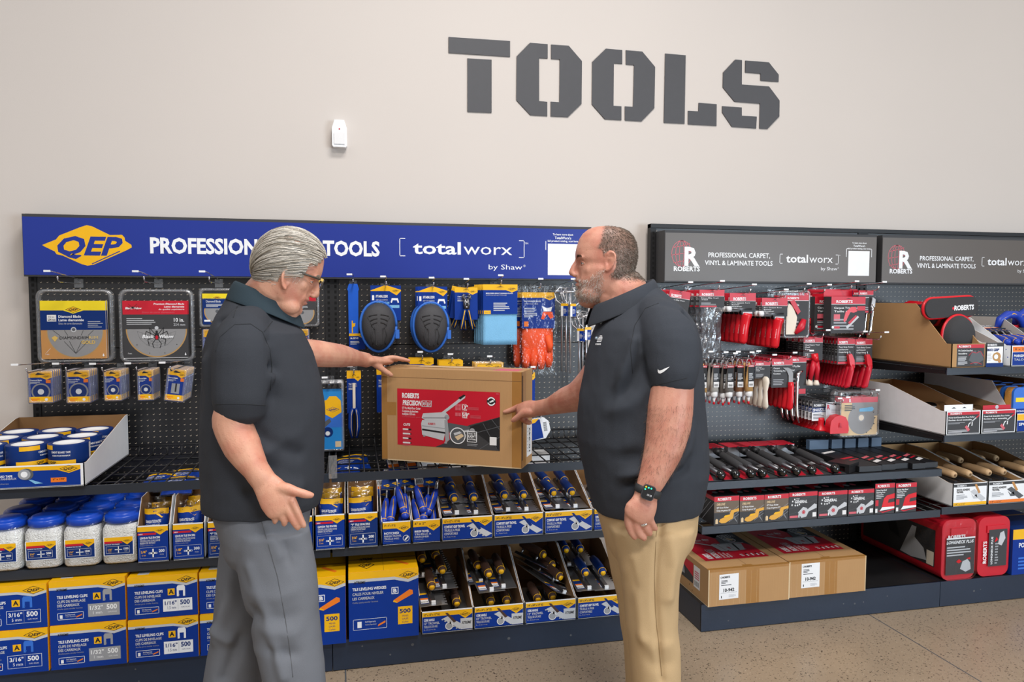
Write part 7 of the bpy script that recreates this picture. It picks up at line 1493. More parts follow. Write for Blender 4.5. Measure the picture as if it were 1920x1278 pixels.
def seam(name, parent, cast, lines, m, r=.0011):
    mb = MB()
    for pts in lines:
        q = []
        for (x0, y0), (x1, y1) in zip(pts, pts[1:]):
            for k in range(6): q.append(cast(x0+(x1-x0)*k/6, y0+(y1-y0)*k/6, .0002))
        q = [p for p in q if p]
        if len(q) > 2: mb.tube(q, r, m, 5)
    return mb.build(name, parent, world=True)
def collar(name, parent, C, yaw, a, b, tilt, m, h=.045, gap=.5, flare=.020):
    f = V((math.cos(yaw), math.sin(yaw), 0)); s = V((-math.sin(yaw), math.cos(yaw), 0)); n = 40; vs, fs = [], []
    for i in range(n+1):
        t = gap+(2*math.pi-2*gap)*i/n; ct, st = math.cos(t), math.sin(t); o = (f*ct*a+s*st*b); od = o.normalized(); base = V(C)+o+V((0, 0, -tilt*ct))
        hh = h*(1+.25*max(0, ct))
        for q in (base+V((0, 0, -.022))-od*.004, base+V((0, 0, .010))-od*.001, base+V((0, 0, .016))+od*.005, base+V((0, 0, .008))+od*.012, base+V((0, 0, -hh*.5))+od*(.012+flare*.6), base+V((0, 0, -hh))+od*(.012+flare)): vs.append(tuple(q))
    for i in range(n):
        for k in range(5): fs.append((i*6+k, (i+1)*6+k, (i+1)*6+k+1, i*6+k+1))
    me = bpy.data.meshes.new(name); me.from_pydata(vs, [], fs); o = addobj(me, name, [m], parent, wloc(parent))
    sd = o.modifiers.new('thick', 'SOLIDIFY'); sd.thickness = .0025; sb = o.modifiers.new('sub', 'SUBSURF'); sb.levels = 1; sb.render_levels = 1
    return o

def person(label, foot, skin, parts, T, voxel=.0034, fat=1, jowl=0, tint=None, scalp=None, ear=(-.014, .124)):
    vs, fs = [], []; head_parts(vs, fs, T, fat, jowl, ear); parts(vs, fs)
    me = remesh(vs, fs, voxel, 6, .5); a = getv(me); a, l = face_sculpt(a, T, ear); setv(me, a)
    att = me.attributes.new('tint', 'FLOAT', 'POINT'); tv = tint(l) if tint else np.zeros(len(a)); att.data.foreach_set('value', tv.astype(np.float32))
    at2 = me.attributes.new('scalp', 'FLOAT', 'POINT'); at2.data.foreach_set('value', (scalp(l) if scalp else np.zeros(len(a))).astype(np.float32))
    o = addobj(me, 'person', [skin, 'lips'], None, foot); tag(o, label, 'person')
    pc = np.empty(len(me.polygons)*3); me.polygons.foreach_get('center', pc); pc = pc.reshape(-1, 3)+np.array(foot); Ti = np.array(T.inverted()); pl = pc @ Ti[:3, :3].T+Ti[:3, 3]
    k = ((pl[:, 0] > .070) & (np.abs(pl[:, 1]) < .024) & (((pl[:, 2]-.0535)/.0105)**2+(pl[:, 1]/.026)**2 < 1)).astype(int); me.polygons.foreach_set('material_index', k)
    return o, l
def face_bits(o, T, brow, eye_x=.0615):
    for s in (-1, 1):
        mb = MB(); mb.ell((0, 0, 0), (.0118, .0118, .0118), 'eyew', 16, 12, T=Matrix.Translation(-V(o.location)) @ T @ Matrix.Translation((eye_x, s*.032, .1175)))
        mb.ell((.0092, 0, -.001), (.0034, .0052, .0052), 'iris', 12, 8, T=Matrix.Translation(-V(o.location)) @ T @ Matrix.Translation((eye_x, s*.032, .1175))); mb.build('eye', o)
        vs, fs = [], []
        for pts, r in (([(.069, s*.019, .1205), (.0735, s*.032, .1235), (.065, s*.045, .1185)], .0032), ([(.0685, s*.019, .1135), (.0722, s*.032, .1108), (.0640, s*.045, .1140)], .0028)): limb(vs, fs, [T @ V(p) for p in pts], [r*.7, r, r*.6], 8, 4)
        me = bpy.data.meshes.new('eyelid'); me.from_pydata(vs, [], fs); addobj(me, 'eyelid', [o.data.materials[0].name if False else brow[1]], o, o.location)
        hs = []
        for _ in range(140):
            u = rnd.random(); p = T @ V((.0862-.012*u*u, s*(.014+.036*u), .1345+.006*math.sin(u*2.6)+rnd.uniform(-.003, .003))); d = T.to_3x3() @ V((.25, s*.9, .25+rnd.uniform(-.3, .3))); d.normalize(); hs.append(([p, p+d*.008], 0, .0006))
        strands('eyebrow', o, o.location, hs, [brow[0]], 0)

# ================================================================== man in grey trousers
ZL = 2.15; yawL = math.radians(9); footL = PD(490, 1000, ZL); footL.z = 0
def PL(x, y, dz=0): return PD(x, y, ZL+dz)
pitch, yaw_h = math.radians(23), math.radians(7)
TL = Matrix.Rotation(yaw_h, 4, 'Z') @ Matrix.Rotation(pitch, 4, 'Y') @ Matrix.Scale(.92, 4); earL = (-.005, .092)
TL = Matrix.Translation(PL(598, 555, 0)-TL.to_3x3() @ V((.110, 0, .085))) @ TL
SHIRT_L = [(947, 386, 596, .17), (930, 384, 600, .18), (890, 382, 603, .19), (850, 380, 604, .195), (800, 380, 606, .20), (760, 381, 606, .20), (720, 383, 602, .20), (690, 384, 596, .20), (660, 385, 588, .20), (640, 388, 580, .20), (620, 392, 571, .195), ((607, 616), 396, 565, .185), ((590, 612), 404, 560, .165), ((572, 608), 416, 555, .14), ((556, 604), 428, 551, .115), ((544, 600), 438, 548, .095), ((534, 596), 446, 545, .08)]
def partsL(vs, fs):
    t3 = TL.to_3x3(); side = t3 @ V((0, 1, 0))
    limb(vs, fs, [PL(480, 590, 0), PL(494, 556, 0), TL @ V((-.028, 0, .06)), TL @ V((-.02, 0, .12))], [(.075, .078), (.066, .062), (.060, .058), .055], 20, 4, side)
    limb(vs, fs, [PL(500, 562, 0), TL @ V((.005, 0, .012)), TL @ V((.03, 0, .03))], [(.058, .05), (.046, .036), .03], 16, 4, side)
    loft(vs, fs, [px_ring(y, xl+16, xr-16, ZL, max(.05, b-.03), yawL, 24) for y, xl, xr, b in SHIRT_L[1:-4]])
    # near arm, hanging in front of the trousers
    limb(vs, fs, [PL(464, 650, -.14), PL(456, 690, -.19), PL(441, 765, -.20), PL(436, 792, -.20), PL(455, 838, -.21), PL(480, 880, -.22), PL(496, 903, -.22)], [.045, .05, (.050, .050), (.049, .052), (.046, .049), (.034, .034), (.027, .033)], 18, 4, V((0, 1, 0)))
    Hd = -.225
    limb(vs, fs, [PL(492, 899, -.22), PL(507, 918, Hd), PL(519, 936, Hd), PL(530, 954, Hd)], [(.024, .031), (.022, .041), (.021, .046), (.017, .043)], 16, 4, V((0, 1, 0)))
    for pts, r in (([(548, 938), (557, 958), (564, 974), (570, 985)], [.0115, .0105, .0095, .0080]), ([(537, 950), (547, 970), (554, 982), (558.5, 989)], [.0115, .0108, .0098, .0082]), ([(524, 956), (530, 970), (533.5, 977), (533, 982)], [.0110, .0102, .0095, .0080]), ([(511, 956), (514, 968), (516, 974), (515.5, 978)], [.0100, .0092, .0086, .0072])):
        limb(vs, fs, [PL(x, y, Hd-.004+.004*i) for i, (x, y) in enumerate(pts)], r, 10, 4)
    limb(vs, fs, [PL(516, 914, Hd), PL(536, 915, Hd-.005), PL(555, 921, Hd-.006), PL(572, 926, Hd-.004), PL(584, 928, Hd)], [.018, .0155, .0125, .0118, .0085], 10, 4)
    # far arm, reaching to the carton's corner
    A = lambda x, y, z: PD(x, y, z)
    limb(vs, fs, [A(516, 622, 2.36), A(550, 655, 2.47), A(600, 663, 2.56), A(640, 667, 2.72), A(672, 672, 2.86), A(688, 675, 2.92)], [.052, .048, (.047, .046), (.043, .042), (.030, .026), (.030, .025)], 18, 4, V((0, 0, 1)))
    limb(vs, fs, [A(686, 675, 2.91), A(700, 676, 2.955), A(716, 677, 2.995), A(726, 676.5, 3.02)], [(.021, .030), (.020, .040), (.018, .043), (.014, .040)], 16, 4, V((0, 0, 1)))
    top = 0
    for pts, r in (([(718, 673, 2.975), (736, 670, 2.99), (752, 672.5, 3.00), (767, 676, 3.01)], [.011, .0105, .0095, .0075]), ([(722, 674, 3.02), (738, 671, 3.05), (753, 672.5, 3.07), (764, 675, 3.08)], [.011, .0105, .0095, .0075]), ([(720, 675, 3.05), (734, 672, 3.09), (747, 673, 3.11), (757, 675.5, 3.12)], [.0105, .010, .009, .0072]), ([(714, 676, 3.07), (726, 674, 3.11), (736, 674.5, 3.13), (744, 676, 3.14)], [.0098, .009, .008, .0068])):
        limb(vs, fs, [A(*p) for p in pts], r, 10, 4)
    limb(vs, fs, [A(698, 678, 2.93), A(709, 686, 2.945), A(720, 694, 2.955), A(729, 700, 2.965), A(734, 703, 2.97)], [.017, .0145, .0115, .0112, .0085], 10, 4)
    for q in (((505, 985), (527, 1100), (556, 1276), (575, 1480)), ((480, 985), (452, 1100), (438, 1276), (408, 1480))): limb(vs, fs, [PL(x, y, -.07 if q[0][0] == 505 else .10) for x, y in q], [.07, .06, .045, .04], 14, 3)
def tintL(l):
    return np.clip(.35*np.exp(-(((l[:, 0]-.06)/.05)**2+((l[:, 2]-.045)/.03)**2)), 0, 1)*0
pl_, lL = person('older grey haired man in glasses, dark polo and grey trousers, touching the carton', footL, 'skinL', partsL, TL, fat=1.04, jowl=1, ear=earL)
M['lidL'] = M['skinL']; M['lidR'] = M['skinR']
face_bits(pl_, TL, ('hairLl', 'lidL'))
# hair: swept-back strands over a close cap
def hair_surf(p, c, r):  # project to the ellipsoid
    d = V(((p.x-c[0])/r[0], (p.y-c[1])/r[1], (p.z-c[2])/r[2])); d.normalize(); return V((c[0]+d.x*r[0], c[1]+d.y*r[1], c[2]+d.z*r[2]))
cL, rL = (-.010, 0, .141), (.114, .0885, .117)
def hairline(p):
    """is this head point under hair"""
    x, y, z = p
    if z > .205: return x < .085
    if z > .165: return x < .074-.55*max(0, .195-z)
    if z > .118: return x < .046-.35*max(0, .150-z)
    if x > -.026: return False
    return z > .030-.2*(x+.09)
vs, fs = [], []
nu, nv = 40, 26; keep = {}
for i in range(nv+1):
    for j in range(nu):
        a = math.pi*i/nv; t = 2*math.pi*j/nu; vs.append((cL[0]+(rL[0]-.003)*math.sin(a)*math.cos(t), (rL[1]-.002)*math.sin(a)*math.sin(t), cL[2]-(rL[2]-.003)*math.cos(a)))
for i in range(nv):
    for j in range(nu):
        q = (j+1) % nu; f_ = (i*nu+j, i*nu+q, (i+1)*nu+q, (i+1)*nu+j); c = sum((V(vs[k]) for k in f_), V((0, 0, 0)))/4
        if hairline(c): fs.append(f_)
me = bpy.data.meshes.new('hair_cap'); me.from_pydata([tuple(TL @ V(v)) for v in vs], [], fs)
hcap = addobj(me, 'hair', ['hairL'], pl_, footL); sd = hcap.modifiers.new('thick', 'SOLIDIFY'); sd.thickness = .008; sd.offset = -1
hs = []; T3 = TL.to_3x3()
for _ in range(4200):
    th = rnd.uniform(-math.pi, math.pi); u = rnd.uniform(-.75, 1)
    p = V((cL[0]+rL[0]*math.sqrt(1-u*u)*math.cos(th), rL[1]*math.sqrt(1-u*u)*math.sin(th), cL[2]+rL[2]*u))
    if not hairline(p): continue
    lift = rnd.uniform(-.003, .005); pts = []; q = p.copy(); k = rnd.randint(7, 10); wob = rnd.uniform(-.25, .25)
    for i in range(k):
        e = hair_surf(q, cL, (rL[0]+lift, rL[1]+lift, rL[2]+lift)); pts.append(TL @ e); nrm = V(((e.x-cL[0])/rL[0]**2, e.y/rL[1]**2, (e.z-cL[2])/rL[2]**2)).normalized()
        fl = V((-1, .35*math.copysign(1, e.y)*(.4 if abs(e.y) < .02 else 1)*0+wob*.6, -.28-.9*max(0, -e.x-.04)*8*.5-(.25 if e.z < .17 else 0))); fl = (fl-nrm*fl.dot(nrm)).normalized(); q = e+fl*.0085
        if q.z < .022: break
    if len(pts) > 3: hs.append((pts, rnd.choices((0, 1, 2), (5, 2, 4))[0], .0011))
for s in (-1, 1):   # sideburns
    for _ in range(26):
        p = TL @ V((.022+rnd.uniform(-.010, .012), s*(.0765), .108+rnd.uniform(-.014, .018))); hs.append(([p, p+T3 @ V((-.002, -s*.0005, -.008))], 2, .0005))
strands('hair_strands', hcap, footL, hs, ['hairL', 'hairLd', 'hairLl'], 0); hcap.children[0].parent = hcap; hcap.children[0].location = (0, 0, 0)
# glasses
gl_ = MB(); OFF = Matrix.Translation(-V(footL)) @ TL
for s in (-1, 1):
    gl_.tube([(-.004, s*.0815, .122), (.03, s*.081, .128), (.094, s*.066, .133)], .0022, 'frame', 6, T=OFF, flat=1.6); gl_.box(.090, s*.066-.003, .129, .099, s*.066+.003, .137, 'gold', T=OFF)
    rim = [(.104-.05*max(0, abs(s*.034+.026*math.cos(a))-.03)*4*.5, s*.034+.027*math.cos(a), .117+.0185*math.sin(a)) for a in (2*math.pi*k/24 for k in range(25))]
    gl_.tube(rim, .0013, 'frame', 6, T=OFF)
    gl_.add([rim[k] for k in range(24)], [tuple(range(24))], 'glass', T=OFF)
gl_.tube([(.104, -.008, .121), (.106, 0, .123), (.104, .008, .121)], .0014, 'frame', 6, T=OFF); gl_.build('glasses', pl_)
# shirt
vs, fs = [], []
loft(vs, fs, [px_ring(y, xl, xr, ZL, b, yawL) for y, xl, xr, b in SHIRT_L])
limb(vs, fs, [PL(492, 592, -.03), PL(470, 606, -.09), PL(458, 628, -.14)], [.045, (.05, .058), (.05, .06)], 18, 4, V((0, 1, 0)))
limb(vs, fs, [PL(474, 606, -.09), PL(458, 626, -.15), PL(455, 650, -.185), PL(454, 700, -.195), PL(454, 742, -.198), PL(454, 757, -.198)], [.055, .070, (.066, .074), (.066, .077), (.068, .077), (.066, .074)], 22, 4, V((0, 1, 0)))
limb(vs, fs, [PL(490, 596, .06), PD(516, 624, 2.36), PD(543, 652, 2.45), PD(552, 658, 2.48)], [.055, .066, .060, .058], 20, 4, V((0, 0, 1)))
me = remesh(vs, fs, .006, 4, .5); a = getv(me); n = getn(me)
zc = a[:, 2]
a = a+n*(.0066*nz3(a*np.array([1, 1, .55]), 26, 3)+.0016*nz3(a, 70, 5))[:, None]
for pts, w_, am in (([(512, 690), (530, 700), (556, 694), (590, 676)], .016, -.008), ([(508, 705), (540, 722), (590, 722)], .02, .007), ([(512, 745), (545, 752), (590, 760)], .02, -.005), ([(500, 845), (540, 832), (590, 800)], .022, .007), ([(510, 880), (550, 862), (600, 850)], .02, -.007), ([(440, 870), (500, 905), (560, 915)], .022, .006), ([(400, 860), (440, 905), (470, 930)], .02, -.006), ([(405, 780), (400, 850), (402, 920)], .018, -.006), ([(470, 800), (500, 830), (560, 850)], .02, -.005), ([(410, 600), (450, 600), (500, 640)], .012, -.004), ([(392, 680), (402, 740), (400, 800)], .02, .006)):
    a = fold(a, n, None, w_, am, [PL(x, y, -.19 if 440 < x < 560 else -.13) for x, y in pts])
setv(me, a); shL = addobj(me, 'polo_shirt', ['shirtL'], pl_, footL)
C = PL(499, 562, 0); collar('collar', shL, C, yawL, .079, .082, .040, 'collarL', h=.040, gap=.25); ck = shL.children[0]
ck.location = (0, 0, 0); ck.data.transform(Matrix.Translation(V(shL.parent.location)*0))
def fixchild(c, par_world):  # geometry was stored relative to the parent object's own location
    pass
cs = caster([pl_, shL])
seam('seam', shL, cs, [[(404, 660), (412, 632), (440, 608), (470, 607), (492, 622), (506, 655), (510, 690), (506, 740)], [(470, 560), (444, 575), (436, 600)], [(495, 622), (514, 598)], [(404, 758), (430, 757), (470, 758), (503, 760)]], 'seam')
# trousers
vs, fs = [], []
loft(vs, fs, [px_ring(y, xl, xr, ZL, b, yawL) for y, xl, xr, b in [(925, 400, 588, .165), (960, 402, 582, .165), (1000, 414, 578, .165), (1025, 420, 574, .15), (1045, 430, 560, .12)]])
ln = [(990, 440, 577), (1032, 446, 584), (1066, 452, 589), (1099, 458, 592), (1152, 469, 594.5), (1200, 480, 601), (1240, 489, 606), (1276, 497, 608), (1400, 520, 618), (1500, 528, 622)]
lf = [(990, 416, 520), (1032, 413, 512), (1068, 409, 505), (1110, 405, 498), (1152, 401, 493), (1200, 395, 492), (1240, 389, 491), (1276, 384, 489), (1400, 366, 468), (1500, 355, 455)]
loft(vs, fs, [px_ring(y, xl, xr, ZL-.075, .095-.015*min(1, (y-990)/300), yawL, 30) for y, xl, xr in ln]); loft(vs, fs, [px_ring(y, xl, xr, ZL+.10, .092-.015*min(1, (y-990)/300), yawL, 30) for y, xl, xr in lf])
me = remesh(vs, fs, .0065, 4, .5); a = getv(me); n = getn(me); a = a+n*(.0036*nz3(a*np.array([1, 1, .5]), 24, 11)+.0014*nz3(a, 60, 12))[:, None]
for pts, w_, am in (([(455, 1005), (470, 1060), (500, 1150), (530, 1270)], .014, .005), ([(500, 985), (530, 1040), (585, 1075)], .02, .007), ([(520, 1010), (550, 1060), (590, 1110)], .018, -.007), ([(475, 1110), (520, 1120), (590, 1105)], .02, .003), ([(480, 1150), (530, 1160), (590, 1150)], .02, -.003), ([(500, 1180), (550, 1190), (598, 1170)], .02, .0035), ([(510, 1220), (560, 1230), (604, 1215)], .018, -.005), ([(440, 1060), (430, 1120), (400, 1200)], .02, .007), ([(470, 1150), (450, 1200), (420, 1270)], .02, -.007), ([(400, 1180), (430, 1200), (470, 1230)], .018, .006)):
    a = fold(a, n, None, w_, am, [PL(x, y, -.16 if x > 455 else .02) for x, y in pts])
setv(me, a); trL = addobj(me, 'trousers', ['trouL'], pl_, footL)
cs = caster([trL]); seam('side_seam', trL, cs, [[(484, 955), (500, 1010), (520, 1080), (535, 1160), (545, 1230), (550, 1277)]], 'seamg', .0009)
for dx, dz, ps in ((575, -.075, 0), (410, .10, 0)):
    mb = MB(); b_ = PD(dx-20, 1500, ZL+dz); b_.z = 0; f = V((math.cos(yawL), math.sin(yawL), 0))
    mb.tube([b_-f*.09+V((0, 0, .045)), b_+V((0, 0, .055)), b_+f*.08+V((0, 0, .045)), b_+f*.17+V((0, 0, .03))], [.035, .045, .045, .028], 'shoe', 14, flat=.95); o = mb.build('shoe', pl_, world=True)

# ================================================================== man in khaki trousers
ZR = 2.30; yawR = math.radians(167); footR = PD(1220, 1000, ZR); footR.z = 0
def PR(x, y, dz=0): return PD(x, y, ZR+dz)
TR = Matrix.Rotation(math.radians(167), 4, 'Z') @ Matrix.Rotation(math.radians(-3), 4, 'Y') @ Matrix.Scale(.955, 4)
TR = Matrix.Translation(PR(1143.7, 490.4, -.075)-TR.to_3x3() @ V((-.014, .081, .124))) @ TR
SHIRT_R = [(948, 1109, 1311, .185), (930, 1105, 1316, .195), (905, 1100, 1320, .205), (880, 1096, 1324, .21), (843, 1088, 1323, .215), (818, 1082, 1321, .22), (780, 1081, 1319, .22), (742, 1085, 1317, .22), (700, 1094, 1314, .215), (662, 1101, 1311, .215), (632, 1109, 1307, .21), ((616, 606), 1115, 1299, .20), ((609, 586), 1118, 1284, .18), ((604, 568), 1120, 1267, .155), ((600, 552), 1122, 1250, .13), ((596, 538), 1124, 1234, .11), ((591, 527), 1127, 1222, .09)]
def partsR(vs, fs):
    side = TR.to_3x3() @ V((0, 1, 0))
    limb(vs, fs, [PR(1178, 580, 0), PR(1169, 548, 0), TR @ V((-.040, 0, .06)), TR @ V((-.028, 0, .12))], [(.082, .088), (.072, .076), (.066, .066), .058], 20, 4, side)
    limb(vs, fs, [PR(1160, 560, 0), TR @ V((.0, 0, .012)), TR @ V((.03, 0, .03))], [(.06, .06), (.05, .042), .032], 16, 4, side)
    ell_(vs, fs, (-.092, 0, .028), (.03, .05, .022), TR)
    loft(vs, fs, [px_ring(y, xl+16, xr-16, ZR, max(.05, b-.03), yawR, 24) for y, xl, xr, b in SHIRT_R[1:-4]])
    # near arm with the watch
    limb(vs, fs, [PR(1248, 645, -.15), PR(1258, 675, -.2), PR(1260, 720, -.215), PR(1257, 765, -.22), PR(1253, 800, -.22), PR(1243, 845, -.225), PR(1226, 890, -.235), PR(1214, 918, -.24), PR(1210, 934, -.24)], [.05, .056, (.058, .062), (.056, .066), (.056, .065), (.050, .056), (.036, .043), (.028, .0345), (.027, .035)], 18, 4, V((0, 1, 0)))
    H = -.245
    limb(vs, fs, [PR(1211, 930, -.24), PR(1207, 945, H), PR(1200, 958, H), PR(1194, 968, H)], [(.024, .034), (.022, .042), (.022, .048), (.018, .044)], 16, 4, V((0, 1, 0)))
    for pts, r in (([(1178, 962), (1178, 980), (1183, 996), (1190, 1007)], [.0115, .0115, .0105, .0085]), ([(1190, 966), (1193, 986), (1199, 1000), (1208, 1009)], [.0118, .0118, .0108, .0088]), ([(1202, 964), (1207, 982), (1213, 993), (1219, 1000)], [.0115, .0112, .0104, .0085]), ([(1214, 958), (1220, 974), (1225, 985), (1229, 991)], [.0105, .0102, .0095, .008])):
        limb(vs, fs, [PR(x, y, H+.002+.008*i) for i, (x, y) in enumerate(pts)], r, 10, 4)
    limb(vs, fs, [PR(1196, 945, H+.02), PR(1184, 962, H+.045), PR(1183, 980, H+.06), PR(1188, 994, H+.065)], [.017, .0145, .012, .009], 10, 4)
    # far arm, pointing at the carton
    A = lambda x, y, z: PD(x, y, z)
    limb(vs, fs, [A(1162, 618, 2.45), A(1134, 685, 2.53), A(1093, 736, 2.58), A(1060, 750, 2.66), A(1030, 761, 2.75), A(1008, 765, 2.80)], [.066, .062, (.056, .056), (.047, .045), (.032, .029), (.030, .025)], 18, 4, V((0, 0, 1)))
    limb(vs, fs, [A(1010, 765, 2.795), A(998, 766, 2.81), A(988, 767, 2.82), A(980, 768, 2.83)], [(.027, .026), (.034, .027), (.034, .026), (.029, .023)], 16, 4, V((0, 0, 1)))
    limb(vs, fs, [A(984, 760, 2.835), A(972, 762, 2.85), A(961, 767, 2.86), A(951, 770.5, 2.865), A(945.5, 772, 2.868)], [.013, .0115, .0108, .0095, .0075], 10, 4)
    limb(vs, fs, [A(994, 772, 2.795), A(983, 773, 2.80), A(974, 779, 2.81), A(966, 785, 2.82), A(961.5, 788, 2.825)], [.018, .0145, .0122, .0118, .009], 10, 4)
    for pts in ([(982, 764, 2.845), (972, 772, 2.865), (972, 781, 2.86), (980, 784.5, 2.84)], [(986, 768, 2.85), (979, 778, 2.865), (980, 787, 2.86), (988, 789, 2.84)], [(991, 771, 2.85), (986, 782, 2.86), (987, 791, 2.855), (994, 792, 2.838)]):
        limb(vs, fs, [A(*p) for p in pts], [.0118, .0112, .0105, .009], 10, 4)
    for x, d_ in ((1224, -.08), (1206, .1)): limb(vs, fs, [PR(1218, 970, 0), PR(x, 1150, d_), PR(x, 1400, d_), PR(x, 1440, d_)], [.08, .05, .042, .04], 14, 3)
def sst(v, a, b): t = np.clip((v-a)/(b-a), 0, 1); return t*t*(3-2*t)
def beard_mask(l):
    x, y, z = l[:, 0], np.abs(l[:, 1]), l[:, 2]
    top = .068+.85*np.maximum(0, .048-x)
    m = sst(top-z, -.006, .012)*sst(z, -.014, -.002)*sst(x, -.004, .012)*(y < .12)*(z < .125)
    m *= ~((x > .072) & (y < .022) & (z > .0435) & (z < .0615)); m *= ~((x > .088) & (z > .069)); return m
def scalp_mask(l):
    x, y, z = l[:, 0], np.abs(l[:, 1]), l[:, 2]
    ear = ((x+.014)**2/.022**2+(z-.124)**2/.038**2 < 1) & (y > .068)
    fr = np.where(z > .20, .020-.25*(z-.20), np.where(z > .165, .020+.5*np.maximum(0, .19-z), .016-.4*np.maximum(0, .165-z)))
    thin = .55+.45*sst(y, .0, .045)+.3*(x < -.05)
    return sst(fr-x, -.004, .012)*sst(z, .062, .082)*sst(z+.35*(x+.095), .04, .075)*(y < .12)*~ear*(np.clip(thin, 0, 1))*(l[:, 2] < .27)
def tintR(l): return .22*beard_mask(l)
def scalpR(l): return .80*scalp_mask(l)
pr_, lR = person('bearded man in dark polo and khaki trousers, wearing a watch, pointing at the carton', footR, 'skinR', partsR, TR, fat=1.10, jowl=1, tint=tintR, scalp=scalpR)
face_bits(pr_, TR, ('whiskd', 'lidR'))
aR = getv(pr_.data)+np.array(footR); nR = getn(pr_.data)
def sprout(mask, num, ln, flow, mats, wts, r, seed, lay=.5):
    mask = np.asarray(mask, float); ids = np.nonzero(mask > .03)[0]; rs = random.Random(seed); out = []; R3 = TR.to_3x3()
    for i in rs.choices(list(ids), weights=list(mask[ids]), k=num):
        p = V(aR[i]); nn = V(nR[i]); d = (nn*(1-lay)+(R3 @ V(flow))*lay+V((rs.uniform(-.2, .2), rs.uniform(-.2, .2), rs.uniform(-.2, .2)))).normalized(); p = p+V((rs.uniform(-.0015, .0015), rs.uniform(-.0015, .0015), rs.uniform(-.0015, .0015)))
        out.append(([p-nn*.001, p+d*ln*.5*rs.uniform(.7, 1.2), p+d*ln*rs.uniform(.7, 1.2)], rs.choices(range(len(mats)), wts)[0], r))
    return out
strands('beard', pr_, footR, sprout(beard_mask(lR), 4200, .006, (.2, 0, -1), ['whisk', 'whiskg', 'whiskd'], (4, 5, 1), .00042, 1), ['whisk', 'whiskg', 'whiskd'], 0)
y, z = np.abs(lR[:, 1]), lR[:, 2]; scalp = scalp_mask(lR); side = scalp*(z < .17)*(y > .035)
strands('hair', pr_, footR, sprout(scalp, 9000, .006, (-.6, 0, -.8), ['hairR', 'hairRg'], (5, 3), .00050, 2, .65)+sprout(side, 2500, .006, (-.4, 0, -.9), ['hairR', 'hairRg', 'whiskg'], (1, 4, 3), .00045, 3, .6), ['hairR', 'hairRg', 'whiskg'], 0)
arm = (np.abs(aR[:, 2]-PR(1250, 800, 0).z) < .11) & (np.linalg.norm(aR[:, :2]-np.array(PR(1250, 800, -.22))[:2], axis=1) < .13)
strands('arm_hair', pr_, footR, sprout(arm, 1500, .013, (.3, 0, -.9), ['whiskd'], (1,), .00028, 4, .75), ['whiskd'], 0)
vs, fs = [], []
loft(vs, fs, [px_ring(y, xl, xr, ZR, b, yawR) for y, xl, xr, b in SHIRT_R])
limb(vs, fs, [PR(1192, 582, -.03), PR(1222, 588, -.09), PR(1244, 612, -.15)], [.05, (.055, .064), (.055, .068)], 18, 4, V((0, 1, 0)))
limb(vs, fs, [PR(1222, 590, -.09), PR(1244, 612, -.16), PR(1256, 635, -.20), PR(1259, 680, -.21), PR(1260, 702, -.213)], [.06, .076, (.074, .082), (.074, .080), (.071, .072)], 22, 4, V((0, 1, 0)))
limb(vs, fs, [PR(1180, 590, .08), PR(1165, 618, .15), PR(1150, 655, .20), PR(1141, 682, .22)], [.06, .072, .072, .068], 20, 4, V((0, 1, 0)))
me = remesh(vs, fs, .006, 4, .5); a = getv(me); n = getn(me)
a = a+n*(.0062*nz3(a*np.array([1, 1, .55]), 24, 21)+.0015*nz3(a, 70, 22))[:, None]
for pts, w_, am in (([(1190, 640), (1175, 680), (1150, 740)], .018, .008), ([(1205, 680), (1180, 720), (1120, 760)], .02, -.007), ([(1215, 730), (1180, 760), (1100, 790)], .022, .006), ([(1290, 590), (1298, 640), (1304, 700)], .016, -.008), ([(1300, 860), (1290, 880), (1250, 893)], .014, -.008), ([(1210, 880), (1150, 900), (1105, 915)], .016, .008), ([(1205, 905), (1150, 925), (1110, 932)], .016, -.008), ([(1310, 800), (1290, 840), (1260, 870)], .02, .006), ([(1195, 850), (1150, 862), (1095, 860)], .02, -.005), ([(1230, 560), (1260, 575), (1285, 600)], .014, -.004)):
    a = fold(a, n, None, w_, am, [PR(x, y, -.2) for x, y in pts])
setv(me, a); shR = addobj(me, 'polo_shirt', ['shirtR'], pr_, footR)
collar('collar', shR, PR(1167, 557, 0), yawR, .090, .090, .042, 'shirtR', h=.045, gap=.34)
cs = caster([pr_, shR])
seam('seam', shR, cs, [[(1186, 700), (1182, 650), (1190, 610), (1210, 578), (1240, 566)], [(1150, 600), (1180, 566), (1215, 548)], [(1221, 724), (1250, 717), (1296, 706)]], 'seam', .0010)
swoosh = [(1233.8, 691), (1233.4, 696), (1235.5, 699.5), (1239, 699.8), (1244, 697), (1250, 692.5), (1255.6, 687), (1247, 690.5), (1241, 693.2), (1237.5, 694.4), (1235.3, 693.6)]
tri = [[swoosh[0], swoosh[1], swoosh[10]], [swoosh[1], swoosh[2], swoosh[9], swoosh[10]], [swoosh[2], swoosh[3], swoosh[9]], [swoosh[3], swoosh[4], swoosh[8], swoosh[9]], [swoosh[4], swoosh[5], swoosh[7], swoosh[8]], [swoosh[5], swoosh[6], swoosh[7]]]
decal('sleeve_mark', shR, cs, tri, 'white')
lg = []
for k in range(5): y0 = 629+2.6*k; w0 = (2.2, 3.6, 4.4, 4.6, 4.2)[k]; cx = 1127.5-.9*k; lg.append([(cx-w0, y0), (cx+w0, y0), (cx+w0, y0+1.5), (cx-w0, y0+1.5)])
for k in range(4): lg.append([(1117.5+2.6*k, 643.5), (1119.3+2.6*k, 643.5), (1119+2.6*k, 646.5), (1117.2+2.6*k, 646.5)])
decal('chest_emblem', shR, cs, lg, 'white')
mb = MB()
